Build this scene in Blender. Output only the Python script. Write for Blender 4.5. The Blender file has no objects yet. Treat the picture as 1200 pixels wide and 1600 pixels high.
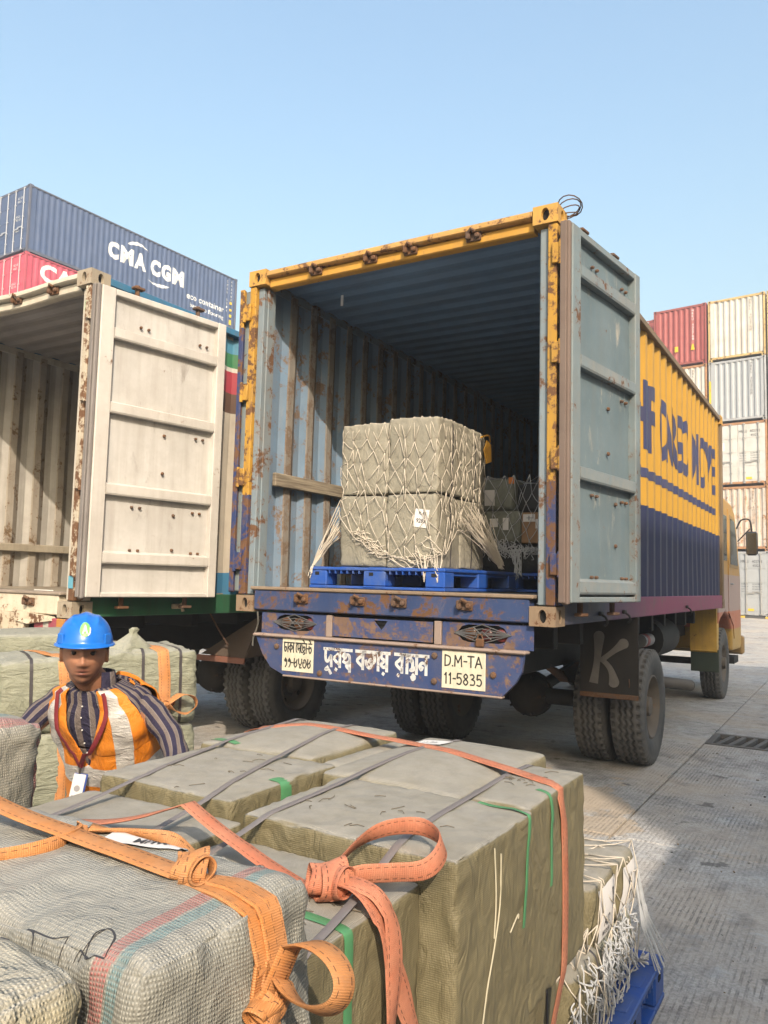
import bpy, bmesh, math, random
from mathutils import Vector, Matrix, Quaternion, noise
from mathutils.bvhtree import BVHTree
sc = bpy.context.scene
COL = sc.collection
R = math.radians
rnd = random.Random(7)

# ------------------------------------------------------------ camera, sky, sun
HC = 1.53
def look_basis(p, r):
    cp, sp, cr, sr = math.cos(p), math.sin(p), math.cos(r), math.sin(r)
    fwd = Vector((0, cp, sp)); up = Vector((0, -sp, cp)); rt = Vector((1, 0, 0))
    return cr*rt + sr*up, -sr*rt + cr*up, fwd
cam = bpy.data.cameras.new('camera'); cam_o = bpy.data.objects.new('camera', cam); COL.objects.link(cam_o)
cam.sensor_fit = 'VERTICAL'; cam.sensor_height = 36; cam.lens = 1241.3/1600*36
cam.clip_start = 0.05; cam.clip_end = 2000
rx, ux, fx = look_basis(.087, .0251)
M = Matrix(((rx.x, ux.x, -fx.x), (rx.y, ux.y, -fx.y), (rx.z, ux.z, -fx.z)))
cam_o.matrix_world = Matrix.Translation((0, 0, HC)) @ M.to_4x4()
sc.camera = cam_o
sc.view_settings.view_transform = 'Standard'; sc.view_settings.look = 'None'
sc.view_settings.exposure = 1.08; sc.view_settings.gamma = 1; sc.view_settings.use_curve_mapping = False
SUN_EL = R(35.4); SUN_H = Vector((.177, -.984)).normalized()          # horizontal direction towards the sun
world = bpy.data.worlds.new('World'); sc.world = world; world.use_nodes = True
wn = world.node_tree.nodes; wl = world.node_tree.links
sky = wn.new('ShaderNodeTexSky'); sky.sky_type = 'NISHITA'; sky.sun_disc = False
sky.sun_elevation = SUN_EL; sky.sun_rotation = math.atan2(SUN_H.x, SUN_H.y)
sky.air_density = 2.15; sky.dust_density = 6.6; sky.ozone_density = 4.2; sky.altitude = 0
wl.new(sky.outputs[0], wn['Background'].inputs[0]); wn['Background'].inputs[1].default_value = 0.15
sl = bpy.data.lights.new('sun', 'SUN'); sl.energy = 2.9; sl.angle = R(.6); sl.color = (1, .87, .72)
so = bpy.data.objects.new('sun', sl); COL.objects.link(so)
sd = Vector((-SUN_H.x*math.cos(SUN_EL), -SUN_H.y*math.cos(SUN_EL), -math.sin(SUN_EL)))
so.rotation_euler = sd.to_track_quat('-Z', 'Y').to_euler(); so.location = (0, -5, 30)

# ------------------------------------------------------------ naming helpers
def tag(o, label=None, cat=None, group=None, kind=None):
    if label: o['label'] = label
    if cat: o['category'] = cat
    if group: o['group'] = group
    if kind: o['kind'] = kind
    return o
def thing(name, label, cat, loc=(0, 0, 0), rz=0, group=None):
    o = bpy.data.objects.new(name, None); COL.objects.link(o); o.empty_display_size = .2
    o.location = loc; o.rotation_euler = (0, 0, rz)
    return tag(o, label, cat, group)
def kids(o): return [c for c in COL.objects if c.parent == o]
def copy_tree(o, parent=None):
    c = o.copy(); COL.objects.link(c); c.parent = parent
    for ch in kids(o): copy_tree(ch, c)
    return c

# ------------------------------------------------------------ mesh builder
class MB:
    def __init__(s): s.v = []; s.f = []; s.m = []; s.uv = {}
    def add(s, vs, fs, mi=0):
        b = len(s.v); s.v += [tuple(p) for p in vs]
        for f in fs: s.f.append(tuple(i+b for i in f)); s.m.append(mi)
        return b
    def box(s, x0, x1, y0, y1, z0, z1, b=.004, mi=0, X=None):
        hx, hy, hz = (x1-x0)/2, (y1-y0)/2, (z1-z0)/2; c = Vector(((x0+x1)/2, (y0+y1)/2, (z0+z1)/2))
        b = min(b, hx*.9, hy*.9, hz*.9); vs = []; ix = {}
        for i in (-1, 1):
            for j in (-1, 1):
                for k in (-1, 1):
                    for a in range(3):
                        d = [hx-b, hy-b, hz-b]; d[a] += b
                        p = c + Vector((i*d[0], j*d[1], k*d[2]))
                        ix[(i, j, k, a)] = len(vs); vs.append(X @ p if X else p)
        fs = []; S = (-1, 1)
        for a in range(3):
            for sg in S:
                o1, o2 = (a+1) % 3, (a+2) % 3; q = []
                for (p, r) in ((-1, -1), (1, -1), (1, 1), (-1, 1)):
                    t = [0, 0, 0]; t[a] = sg; t[o1] = p; t[o2] = r; q.append(ix[(*t, a)])
                fs.append(q if sg > 0 else q[::-1])
        for a in range(3):
            o1, o2 = (a+1) % 3, (a+2) % 3
            for p in S:
                for r in S:
                    t0 = [0, 0, 0]; t0[a] = -1; t0[o1] = p; t0[o2] = r; t1 = list(t0); t1[a] = 1
                    q = [ix[(*t0, o1)], ix[(*t1, o1)], ix[(*t1, o2)], ix[(*t0, o2)]]
                    fs.append(q[::-1] if p*r > 0 else q)
        for i in S:
            for j in S:
                for k in S:
                    q = [ix[(i, j, k, 0)], ix[(i, j, k, 1)], ix[(i, j, k, 2)]]
                    fs.append(q if i*j*k > 0 else q[::-1])
        s.add(vs, fs, mi)
    def obox(s, c, size, X=None, b=.004, mi=0):
        s.box(c[0]-size[0]/2, c[0]+size[0]/2, c[1]-size[1]/2, c[1]+size[1]/2, c[2]-size[2]/2, c[2]+size[2]/2, b, mi, X)
    def tube(s, pts, r, n=6, mi=0, closed=False, ry=None, up=None):
        pts = [Vector(p) for p in pts]; N = len(pts)
        if N < 2: return
        rs = r if isinstance(r, (list, tuple)) else [r]*N
        base = len(s.v); prev = None
        for i in range(N):
            if closed: t = pts[(i+1) % N]-pts[i-1]
            else: t = pts[min(i+1, N-1)]-pts[max(i-1, 0)]
            if t.length < 1e-9: t = Vector((0, 0, 1))
            t.normalize()
            if prev is None:
                a = Vector(up) if up else (Vector((0, 0, 1)) if abs(t.z) < .9 else Vector((1, 0, 0)))
                nrm = (a - t*a.dot(t)).normalized()
            else:
                nrm = prev - t*prev.dot(t)
                nrm = nrm.normalized() if nrm.length > 1e-6 else t.orthogonal().normalized()
            prev = nrm; bn = t.cross(nrm)
            for k in range(n):
                a = 2*math.pi*k/n
                s.v.append(tuple(pts[i] + nrm*(math.cos(a)*(ry if ry else rs[i])) + bn*(math.sin(a)*rs[i])))
        L = N if closed else N-1
        for i in range(L):
            for k in range(n):
                a = base+i*n+k; b = base+i*n+(k+1) % n; j = (i+1) % N
                s.f.append((a, b, base+j*n+(k+1) % n, base+j*n+k)); s.m.append(mi)
        if not closed:
            s.f.append(tuple(base+k for k in range(n))[::-1]); s.m.append(mi)
            s.f.append(tuple(base+(N-1)*n+k for k in range(n))); s.m.append(mi)
    def lathe(s, prof, n, X=None, mi=0, mis=None, caps=True):
        # prof: (radius, height along local z)
        base = len(s.v)
        for (r, h) in prof:
            for k in range(n):
                a = 2*math.pi*k/n; p = Vector((r*math.cos(a), r*math.sin(a), h)); s.v.append(tuple(X @ p if X else p))
        for i in range(len(prof)-1):
            for k in range(n):
                s.f.append((base+i*n+k, base+i*n+(k+1) % n, base+(i+1)*n+(k+1) % n, base+(i+1)*n+k)); s.m.append(mis[i] if mis else mi)
        if caps:
            s.f.append(tuple(base+k for k in range(n))[::-1]); s.m.append(mi)
            s.f.append(tuple(base+(len(prof)-1)*n+k for k in range(n))); s.m.append(mis[-1] if mis else mi)
    def prism(s, poly, ext, mi=0):
        poly = [Vector(p) for p in poly]; n = len(poly); e = Vector(ext)
        s.add(poly + [p+e for p in poly], [tuple(range(n))[::-1], tuple(range(n, 2*n))] + [(i, (i+1) % n, n+(i+1) % n, n+i) for i in range(n)], mi)
    def ribbon(s, pts, side, w, t=.003, mi=0, closed=False, vs=1.0):
        pts = [Vector(p) for p in pts]; N = len(pts); base = len(s.v); acc = 0
        ws = w if isinstance(w, (list, tuple)) else [w]*N
        for i in range(N):
            if closed: tg = pts[(i+1) % N]-pts[i-1]
            else: tg = pts[min(i+1, N-1)]-pts[max(i-1, 0)]
            tg.normalize()
            sv = Vector(side[i]) if isinstance(side, list) else Vector(side)
            sv = sv - tg*sv.dot(tg); sv = sv.normalized() if sv.length > 1e-5 else tg.orthogonal().normalized()
            nm = sv.cross(tg).normalized()
            if i: acc += (pts[i]-pts[i-1]).length
            for (a, b) in ((-.5, .5), (-.44, 1), (.44, 1), (.5, .5), (.44, 0), (-.44, 0)):
                s.uv[len(s.v)] = (a+.5, acc*vs); s.v.append(tuple(pts[i]+sv*(a*ws[i])+nm*(b*t)))
        L = N if closed else N-1
        for i in range(L):
            j = (i+1) % N
            for k in range(6):
                s.f.append((base+i*6+k, base+j*6+k, base+j*6+(k+1) % 6, base+i*6+(k+1) % 6)); s.m.append(mi)
        if not closed:
            s.f.append(tuple(base+k for k in range(6))); s.m.append(mi)
            s.f.append(tuple(base+(N-1)*6+k for k in range(6))[::-1]); s.m.append(mi)
    def grid(s, P, mi=0, closed_u=False, flip=False, uv=None):
        # P[i][j] points
        nu, nv = len(P), len(P[0]); base = len(s.v)
        for i, row in enumerate(P):
            for j, p in enumerate(row):
                if uv: s.uv[len(s.v)] = uv(i, j)
                s.v.append(tuple(p))
        for i in range(nu if closed_u else nu-1):
            for j in range(nv-1):
                a, b = base+i*nv+j, base+((i+1) % nu)*nv+j
                f = (a, b, b+1, a+1); s.f.append(f[::-1] if flip else f); s.m.append(mi(i, j) if callable(mi) else mi)
    def build(s, name, mats, parent=None, loc=None, smooth=None, rot=None):
        me = bpy.data.meshes.new(name); me.from_pydata(s.v, [], s.f)
        for m in (mats if isinstance(mats, (list, tuple)) else [mats]): me.materials.append(m)
        if any(s.m): me.polygons.foreach_set('material_index', s.m)
        if s.uv:
            ul = me.uv_layers.new(name='uv'); li = [0]*len(me.loops); me.loops.foreach_get('vertex_index', li)
            fl = []
            for i in li: fl += s.uv.get(i, (0, 0))
            ul.data.foreach_set('uv', fl)
        me.update()
        if smooth is not None:
            me.polygons.foreach_set('use_smooth', [True]*len(me.polygons))
            if smooth < 180: me.set_sharp_from_angle(angle=R(smooth))
        o = bpy.data.objects.new(name, me); COL.objects.link(o)
        if parent: o.parent = parent
        if loc: o.location = loc
        if rot: o.rotation_euler = rot
        return o
def catmull(pts, sub=6, closed=False):
    pts = [Vector(p) for p in pts]; out = []; N = len(pts)
    for i in range(N if closed else N-1):
        if closed: p0, p1, p2, p3 = pts[i-1], pts[i], pts[(i+1) % N], pts[(i+2) % N]
        else: p0, p1, p2, p3 = pts[max(i-1, 0)], pts[i], pts[i+1], pts[min(i+2, N-1)]
        for k in range(sub):
            t = k/sub
            out.append(.5*((2*p1)+(p2-p0)*t+(2*p0-5*p1+4*p2-p3)*t*t+(3*p1-p0-3*p2+p3)*t**3))
    if not closed: out.append(pts[-1])
    return out
def share(o, name=None, loc=None, parent=None, rot=None):     # another object on the same mesh
    c = o.copy(); COL.objects.link(c)
    if parent is not None: c.parent = parent
    if loc is not None: c.location = loc
    if rot is not None: c.rotation_euler = rot
    return c

# ------------------------------------------------------------ material helper
ALB = .78        # one common factor on every base colour
class NB:
    def __init__(s, name):
        s.m = bpy.data.materials.new(name); s.m.use_nodes = True; s.t = s.m.node_tree; s.n = s.t.nodes; s.l = s.t.links
        s.b = s.n['Principled BSDF']; s._c = None
    def put(s, sock, v):
        if hasattr(v, 'is_output') or isinstance(v, bpy.types.NodeSocket): s.l.new(v, sock)
        elif isinstance(v, (tuple, list)) and len(v) == 3 and sock.type == 'RGBA': sock.default_value = (*v, 1)
        else: sock.default_value = v
    def co(s, kind='Object'):
        if s._c is None: s._c = s.n.new('ShaderNodeTexCoord')
        return s._c.outputs[kind]
    def mapv(s, vec, scale=(1, 1, 1), loc=(0, 0, 0), rot=(0, 0, 0)):
        m = s.n.new('ShaderNodeMapping'); s.l.new(vec, m.inputs[0]); m.inputs[1].default_value = loc; m.inputs[2].default_value = rot; m.inputs[3].default_value = scale
        return m.outputs[0]
    def noise(s, scale, detail=4, rough=.55, vec=None, dist=0, col=False):
        m = s.n.new('ShaderNodeTexNoise'); s.l.new(vec or s.co(), m.inputs['Vector'])
        m.inputs['Scale'].default_value = scale; m.inputs['Detail'].default_value = detail; m.inputs['Roughness'].default_value = rough; m.inputs['Distortion'].default_value = dist
        return m.outputs[1 if col else 0]
    def wave(s, scale, vec=None, dirn='X', dist=0, prof='SIN', dscale=1):
        m = s.n.new('ShaderNodeTexWave'); s.l.new(vec or s.co(), m.inputs['Vector']); m.bands_direction = dirn; m.wave_profile = prof
        m.inputs['Scale'].default_value = scale; m.inputs['Distortion'].default_value = dist; m.inputs['Detail Scale'].default_value = dscale
        return m.outputs[1]
    def ramp(s, fac, stops, interp='LINEAR'):
        m = s.n.new('ShaderNodeValToRGB'); s.l.new(fac, m.inputs[0]); e = m.color_ramp.elements; m.color_ramp.interpolation = interp
        while len(e) < len(stops): e.new(.5)
        for el, (p, c) in zip(e, sorted(stops, key=lambda q: q[0])):
            el.position = p; el.color = (*c, 1) if isinstance(c, (tuple, list)) else (c, c, c, 1)
        return m.outputs[0]
    def mix(s, fac, a, b, mode='MIX'):
        m = s.n.new('ShaderNodeMix'); m.data_type = 'RGBA'; m.blend_type = mode
        s.put(m.inputs[0], fac); s.put(m.inputs[6], a); s.put(m.inputs[7], b); return m.outputs[2]
    def math(s, op, a, b=0.0, c=None, clamp=False):
        m = s.n.new('ShaderNodeMath'); m.operation = op; m.use_clamp = clamp; s.put(m.inputs[0], a); s.put(m.inputs[1], b)
        if c is not None: s.put(m.inputs[2], c)
        return m.outputs[0]
    def sep(s, vec):
        m = s.n.new('ShaderNodeSeparateXYZ'); s.l.new(vec, m.inputs[0]); return m.outputs
    def comb(s, x, y, z):
        m = s.n.new('ShaderNodeCombineXYZ'); s.put(m.inputs[0], x); s.put(m.inputs[1], y); s.put(m.inputs[2], z); return m.outputs[0]
    def bump(s, h, strength=.3, dist=.01, nrm=None):
        m = s.n.new('ShaderNodeBump'); m.inputs['Strength'].default_value = strength; m.inputs['Distance'].default_value = dist
        s.l.new(h, m.inputs['Height'])
        if nrm is not None: s.l.new(nrm, m.inputs['Normal'])
        return m.outputs[0]
    def out(s, col=None, rough=None, metal=None, nrm=None, spec=None):
        if col is not None: s.put(s.b.inputs['Base Color'], s.mix(1.0, col, (ALB, ALB, ALB), 'MULTIPLY'))
        if rough is not None: s.put(s.b.inputs['Roughness'], rough)
        if metal is not None: s.put(s.b.inputs['Metallic'], metal)
        if nrm is not None: s.l.new(nrm, s.b.inputs['Normal'])
        if spec is not None: s.b.inputs['Specular IOR Level'].default_value = spec
        return s.m
RUST_D = (.055, .026, .014); RUST_L = (.23, .115, .055)
_mc = {}
def paint(name, col, rust=.3, zones=None, rough=.55, var=.25, dirt=.35, dirtc=(.13, .105, .08), streak=.3, scale=1.0, bump=.25, rustc=None, fade=None, spec=.3, scr=0, scrc=(.45, .43, .38)):
    if name in _mc: return _mc[name]
    b = NB(name); P = b.co()
    base = col
    if zones:
        z = b.sep(P)[2]; wob = b.math('MULTIPLY_ADD', b.noise(9, 3), .02, -.01); z = b.math('ADD', z, wob)
        base = zones[0][1]
        for (h, c) in zones[1:]:
            base = b.mix(b.math('GREATER_THAN', z, h), base, c)
    n1 = b.noise(2.2*scale, 6, .6)
    base = b.mix(b.ramp(n1, [(.3, 0), (.7, 1)]), base, fade or tuple(min(1, c*(1+var)+.02) for c in (col if not zones else (.5, .5, .5))) if not zones or fade else base)
    hv = b.mix(b.noise(14*scale, 5, .7), (.72, .72, .72), (1.15, 1.15, 1.15)); base = b.mix(var, base, b.mix(1.0, base, hv, 'MULTIPLY'))
    if streak > 0:
        sv = b.mapv(P, (16*scale, 16*scale, .9)); st = b.ramp(b.noise(1.0, 5, .6, vec=sv), [(.45, 0), (.75, 1)])
        base = b.mix(b.math('MULTIPLY', st, streak), base, dirtc)
    dn = b.ramp(b.noise(3.3*scale, 8, .7), [(.42, 0), (.78, 1)]); base = b.mix(b.math('MULTIPLY', dn, dirt), base, dirtc)
    if scr > 0:     # scrapes and rubbed patches
        sm = b.ramp(b.noise(1.0, 9, .75, vec=b.mapv(P, (7*scale, 7*scale, 2.4*scale)), dist=.5), [(.57, 0), (.64, 1)]); pm = b.ramp(b.noise(1.4, 4, .6), [(.42, 0), (.62, 1)])
        base = b.mix(b.math('MULTIPLY', b.math('MULTIPLY', sm, pm), scr), base, scrc)
        fl = b.ramp(b.noise(1.0, 7, .8, vec=b.mapv(P, (60*scale, 60*scale, 3.5*scale))), [(.66, 0), (.70, 1)]); base = b.mix(b.math('MULTIPLY', fl, scr*.8), base, scrc)
    rm = None
    if rust > 0:
        a = b.noise(4.6*scale, 9, .72, dist=.4); c2 = b.noise(26*scale, 6, .7)
        s_ = b.math('MULTIPLY_ADD', c2, .35, b.math('MULTIPLY', a, .75))
        th = .80 - .38*rust
        rm = b.ramp(s_, [(th-.012, 0), (th+.02, 1)])
        rc = b.mix(b.noise(11*scale, 6, .7), *(rustc or (RUST_D, RUST_L)))
        halo = b.ramp(s_, [(th-.05, 0), (th, 1)])
        base = b.mix(b.math('MULTIPLY', halo, .28), base, RUST_L)
        base = b.mix(rm, base, rc)
        rough_s = b.math('MULTIPLY_ADD', rm, .85-rough, rough)
        h = b.math('MULTIPLY_ADD', b.noise(60*scale, 4), .3, b.math('MULTIPLY', rm, -.6))
    else:
        rough_s = rough; h = b.noise(50*scale, 4)
    m = b.out(base, rough_s, 0, b.bump(h, bump, .006), spec)
    _mc[name] = m
    return m
def plain(name, col, rough=.6, metal=0, var=.2, scale=8, bump=.15, spec=.4):
    if name in _mc: return _mc[name]
    b = NB(name); n = b.noise(scale, 6, .65)
    c = b.mix(n, tuple(v*(1-var) for v in col), tuple(min(1, v*(1+var)) for v in col))
    _mc[name] = b.out(c, b.math('MULTIPLY_ADD', n, .15, rough-.07), metal, b.bump(b.noise(scale*9, 4), bump, .004), spec)
    return _mc[name]
# ------------------------------------------------------------ shared materials
rubber = plain('tyre rubber', (.03, .029, .028), .75, var=.5, scale=5, bump=.3)
def dusty_rubber():
    b = NB('dusty tyre'); n = b.ramp(b.noise(5, 7, .7), [(.35, 0), (.75, 1)])
    c = b.mix(b.math('MULTIPLY', n, .6), (.045, .045, .046), (.15, .14, .125))
    s = b.sep(b.co()); rr_ = b.math('SQRT', b.math('ADD', b.math('MULTIPLY', s[1], s[1]), b.math('MULTIPLY', s[2], s[2])))
    c = b.mix(b.math('MULTIPLY', b.ramp(rr_, [(.488, 0), (.494, 1)]), .75), c, (.125, .12, .115)); c = b.mix(b.math('MULTIPLY', b.ramp(rr_, [(.40, 0), (.43, 1), (.47, 1), (.48, 0)]), .4), c, (.15, .14, .125))
    return b.out(c, .8, 0, b.bump(b.noise(70, 4), .25, .003))
tyre_m = dusty_rubber()
steel_dark = paint('dark chassis steel', (.012, .0115, .0115), rust=.16, dirt=.4, dirtc=(.03, .025, .021), rough=.7)
rust_m = paint('rusty steel', (.10, .055, .035), rust=.65, dirt=.5, rough=.8)
rim_m = paint('dusty wheel rim', (.10, .085, .07), rust=.35, dirt=.6, dirtc=(.15, .12, .09), rough=.75)
void_m = plain('dark hollow', (.012, .012, .013), .9)
chrome_m = plain('worn bright steel', (.35, .35, .35), .35, .8)
glass_m = plain('dark window glass', (.02, .025, .03), .06, 0, var=.1, spec=.6)
def wood_mat():
    b = NB('weathered wood'); v = b.mapv(b.co(), (2, 1.2, 22))
    n = b.noise(3, 6, .6, vec=v); c = b.ramp(n, [(.3, (.13, .10, .07)), (.55, (.30, .25, .18)), (.75, (.42, .37, .28))])
    return b.out(c, .85, 0, b.bump(n, .5, .006))
wood_m = wood_mat()
cream_p = (.60, .55, .43)

# ------------------------------------------------------------ lettering
_tc = {}
def text_geo(s, size=1.0, bold=0.0, sx=1.0, res=3):
    k = (s, size, bold, sx)
    if k in _tc: return _tc[k]
    c = bpy.data.curves.new('t', 'FONT'); c.body = s; c.size = size; c.offset = bold*size; c.resolution_u = res
    o = bpy.data.objects.new('t', c); COL.objects.link(o); bpy.context.view_layer.update()
    me = bpy.data.meshes.new_from_object(o.evaluated_get(bpy.context.evaluated_depsgraph_get()))
    vs = [(v.co.x*sx, v.co.y) for v in me.vertices]; fs = [tuple(p.vertices) for p in me.polygons]
    bpy.data.objects.remove(o); bpy.data.meshes.remove(me); bpy.data.curves.remove(c)
    _tc[k] = (vs, fs); return vs, fs
def lay(geo, fn):            # flat lettering laid on a surface: fn(x, y) -> point
    mb = MB(); mb.add([fn(x, y) for x, y in geo[0]], geo[1]); return mb
def cut_geo(geo, xs):        # cut flat geometry along vertical lines so that it can follow a corrugated wall
    bm = bmesh.new(); vv = [bm.verts.new((x, y, 0)) for x, y in geo[0]]
    for f in geo[1]:
        try: bm.faces.new([vv[i] for i in f])
        except ValueError: pass
    lo = min(x for x, y in geo[0]); hi = max(x for x, y in geo[0])
    for x in xs:
        if lo < x < hi:
            bmesh.ops.bisect_plane(bm, geom=bm.verts[:]+bm.edges[:]+bm.faces[:], plane_co=(x, 0, 0), plane_no=(1, 0, 0), dist=1e-5)
    bm.verts.index_update(); r = ([(v.co.x, v.co.y) for v in bm.verts], [tuple(v.index for v in f.verts) for f in bm.faces]); bm.free()
    return r
def stroke_geo(strokes, w, sx=1, sy=1, ox=0, oy=0):      # brush strokes as flat bands
    vs, fs = [], []
    for st in strokes:
        P = [Vector((x*sx+ox, y*sy+oy)) for x, y in st]
        if len(P) > 2: P = [Vector((q.x, q.y)) for q in catmull([(p.x, p.y, 0) for p in P], 4)]
        b = len(vs)
        for i, p in enumerate(P):
            t = (P[min(i+1, len(P)-1)]-P[max(i-1, 0)])
            t = t.normalized() if t.length > 1e-9 else Vector((1, 0)); n = Vector((-t.y, t.x))
            e = t*(-w*.3 if i == 0 else (w*.3 if i == len(P)-1 else 0))
            vs += [tuple(p+n*w/2+e), tuple(p-n*w/2+e)]
        for i in range(len(P)-1): fs.append((b+2*i, b+2*i+1, b+2*i+3, b+2*i+2))
    return vs, fs
B_ = [[(.55, .85), (.3, .66), (.08, .45), (.55, .12)], [(.55, 1), (.55, 0)]]
GL = {
 'ba': B_, 'ra': B_+[[(.22, -.14), (.3, -.18)]],
 'ka': B_+[[(.55, .62), (.8, .74), (.95, .5), (.8, .3)]],
 'aa': [[(.2, 1), (.2, 0)]], 'ee': [[(.35, 1), (.12, .7), (.1, .25), (.3, .04)]],
 'ta': [[(.1, .62), (.25, .8), (.36, .6), (.2, .5)], [(.36, .7), (.62, .7), (.66, .3), (.4, .02), (.1, .2)]],
 'tba': [[(.05, .62), (.2, .8), (.3, .6), (.16, .52)], [(.3, .72), (.55, .72), (.6, .42), (.35, .25), (.1, .35)], [(.62, .3), (.35, .1), (.62, -.1)], [(.62, .5), (.62, -.22)]],
 'ja': [[(.05, .5), (.15, .22), (.38, .1), (.55, .35), (.42, .6), (.3, .42)], [(.55, .35), (.78, .5), (.7, .85)]],
 'ya': [[(.12, 1), (.12, .72), (.36, .58), (.1, .36), (.3, .2), (.55, .3)], [(.55, 1), (.55, 0)], [(.25, -.14), (.32, -.18)]],
 'kha': [[(.1, .88), (.22, .72), (.08, .6), (.28, .72), (.28, .3), (.12, .18), (.35, .2), (.58, .4)], [(.6, 1), (.6, 0)]],
 'na': [[(.6, .55), (.3, .62), (.1, .45), (.22, .25), (.32, .4)], [(.6, 1), (.6, 0)]],
 'da': [[(.1, .9), (.12, .4), (.3, .28), (.55, .62)], [(.55, .62), (.6, 0)]],
 'uu': [[(.3, -.06), (.1, -.22), (.36, -.2), (.55, -.42)]], 'u': [[(.3, -.06), (.46, -.2), (.3, -.32), (.22, -.18)]],
 'dha': [[(.1, 1), (.1, .4), (.3, .04), (.6, .3), (.45, .58), (.22, .42)]],
 'ma': [[(.12, 1), (.12, .4), (.25, .28)], [(.12, .42), (.6, .48)], [(.6, 1), (.6, 0)]],
 'tta': [[(.1, 1.36), (.42, 1.2), (.36, 1)], [(.12, .78), (.1, .3), (.35, .02), (.64, .3), (.5, .66), (.28, .5)]],
 'ttra': [[(.1, 1.36), (.42, 1.2), (.36, 1)], [(.12, .78), (.1, .4), (.35, .2), (.62, .4), (.5, .68), (.28, .54)], [(.1, .04), (.35, .16), (.6, -.04), (.3, -.12)]],
 'd1': [[(.3, .82), (.16, .68), (.32, .58), (.4, .76), (.26, .95), (.5, .7), (.5, .3), (.3, 0)]],
 'd5': [[(.15, .95), (.1, .4), (.3, .05), (.58, .3), (.45, .6), (.2, .45)], [(.45, .6), (.6, .85)]],
 'd8': [[(.12, .95), (.14, .5), (.4, .3), (.62, .6), (.62, .95)], [(.4, .3), (.3, .02), (.6, .05)]],
 'd3': [[(.1, .6), (.14, .2), (.4, .05), (.64, .4), (.5, .85), (.25, .85), (.3, .55)]],
 'hy': [[(.05, .5), (.35, .5)]], 'sp': [],
 'D': [[(.1, 1), (.1, 0)], [(.1, 1), (.55, .85), (.62, .5), (.5, .12), (.1, 0)]], 'dot': [[(.08, .03), (.14, .03)]],
 'M': [[(.06, 0), (.1, 1)], [(.1, 1), (.38, .35)], [(.38, .35), (.68, 1)], [(.68, 1), (.74, 0)]],
 'T': [[(0, 1), (.62, 1)], [(.31, 1), (.31, 0)]], 'A': [[(0, 0), (.3, 1)], [(.3, 1), (.62, 0)], [(.12, .36), (.5, .36)]],
 '1': [[(.1, .78), (.26, 1)], [(.26, 1), (.26, 0)]], '5': [[(.55, 1), (.14, 1)], [(.14, 1), (.1, .58)], [(.1, .56), (.4, .64), (.58, .34), (.4, .02), (.08, .08)]],
 '8': [[(.32, .54), (.12, .75), (.32, 1), (.52, .76), (.32, .54), (.08, .26), (.32, 0), (.56, .26), (.32, .54)]],
 '3': [[(.1, .94), (.36, 1), (.5, .76), (.26, .56)], [(.26, .56), (.56, .42), (.5, .08), (.1, .05)]],
}
ADV = {'aa': .34, 'ee': .4, 'uu': 0, 'u': 0, 'hy': .42, 'sp': .4, 'dot': .26, 'M': .9, 'ka': 1.02, 'ja': .86, '1': .5, 'd1': .62}
NOBAR = {'d1', 'd5', 'd8', 'd3', 'hy', 'sp', 'D', 'dot', 'M', 'T', 'A', '1', '5', '8', '3', 'u', 'uu'}
def letters(seq, width, h, w):
    tot = sum(ADV.get(g, .74) for g in seq); sx = width/tot; x = 0; vs, fs = [], []
    last = None
    for g in seq:
        a = ADV.get(g, .74)
        st = [list(s) for s in GL[g]]
        if g not in NOBAR: st.append([(-.03, 1), (a+.03, 1)])
        ox = x if g not in ('u', 'uu') else x-.72*sx
        gv, gf = stroke_geo(st, w, sx, h, ox, 0); b = len(vs); vs += gv; fs += [tuple(i+b for i in f) for f in gf]
        x += a*sx
    return vs, fs

# ------------------------------------------------------------ corrugated steel
def corr(y0, y1, pitch=.278, depth=.036, edge=.02):
    k = pitch/.278; out = []; n = int((y1-y0)/pitch); st = y0+((y1-y0)-n*pitch)/2
    out.append((y0, 0, 0))
    for i in range(n):
        a = st+i*pitch
        for (d, o, m) in ((.001, 0, 0), (.072, 0, 0), (.128, -depth*.82, 1), (.140, -depth, 1), (.175, -depth, 1), (.210, -depth, 1)):
            out.append((a+d*k, o, m))
    out.append((st+n*pitch, 0, 0)); out.append((y1, 0, 0))
    return out
def corr_off(pr, y):
    for (a, b) in zip(pr, pr[1:]):
        if a[0] <= y <= b[0]:
            return a[1] + (b[1]-a[1])*((y-a[0])/max(1e-9, b[0]-a[0]))
    return 0
def wall_mesh(mb, pr, z0, z1, fn, mi_out=0, mi_in=None, mi_edge=None, zsub=1, dent=0):
    # fn(y, off, z) -> point
    def jit(y, z): return dent*(noise.noise((y*.9, z*.9, 3.1)))
    for pas, (dx, mi) in enumerate(((0, mi_out), (-.005, mi_in))):
        if mi is None: continue
        P = [[fn(y, o+dx+jit(y, z0+(z1-z0)*k/zsub), z0+(z1-z0)*k/zsub) for k in range(zsub+1)] for (y, o, m) in pr]
        mf = (lambda i, j, mi=mi: (mi_edge if (mi_edge is not None and pas == 1 and pr[i][2]) else mi))
        mb.grid(P, mi=mf, flip=(pas == 1))
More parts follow.
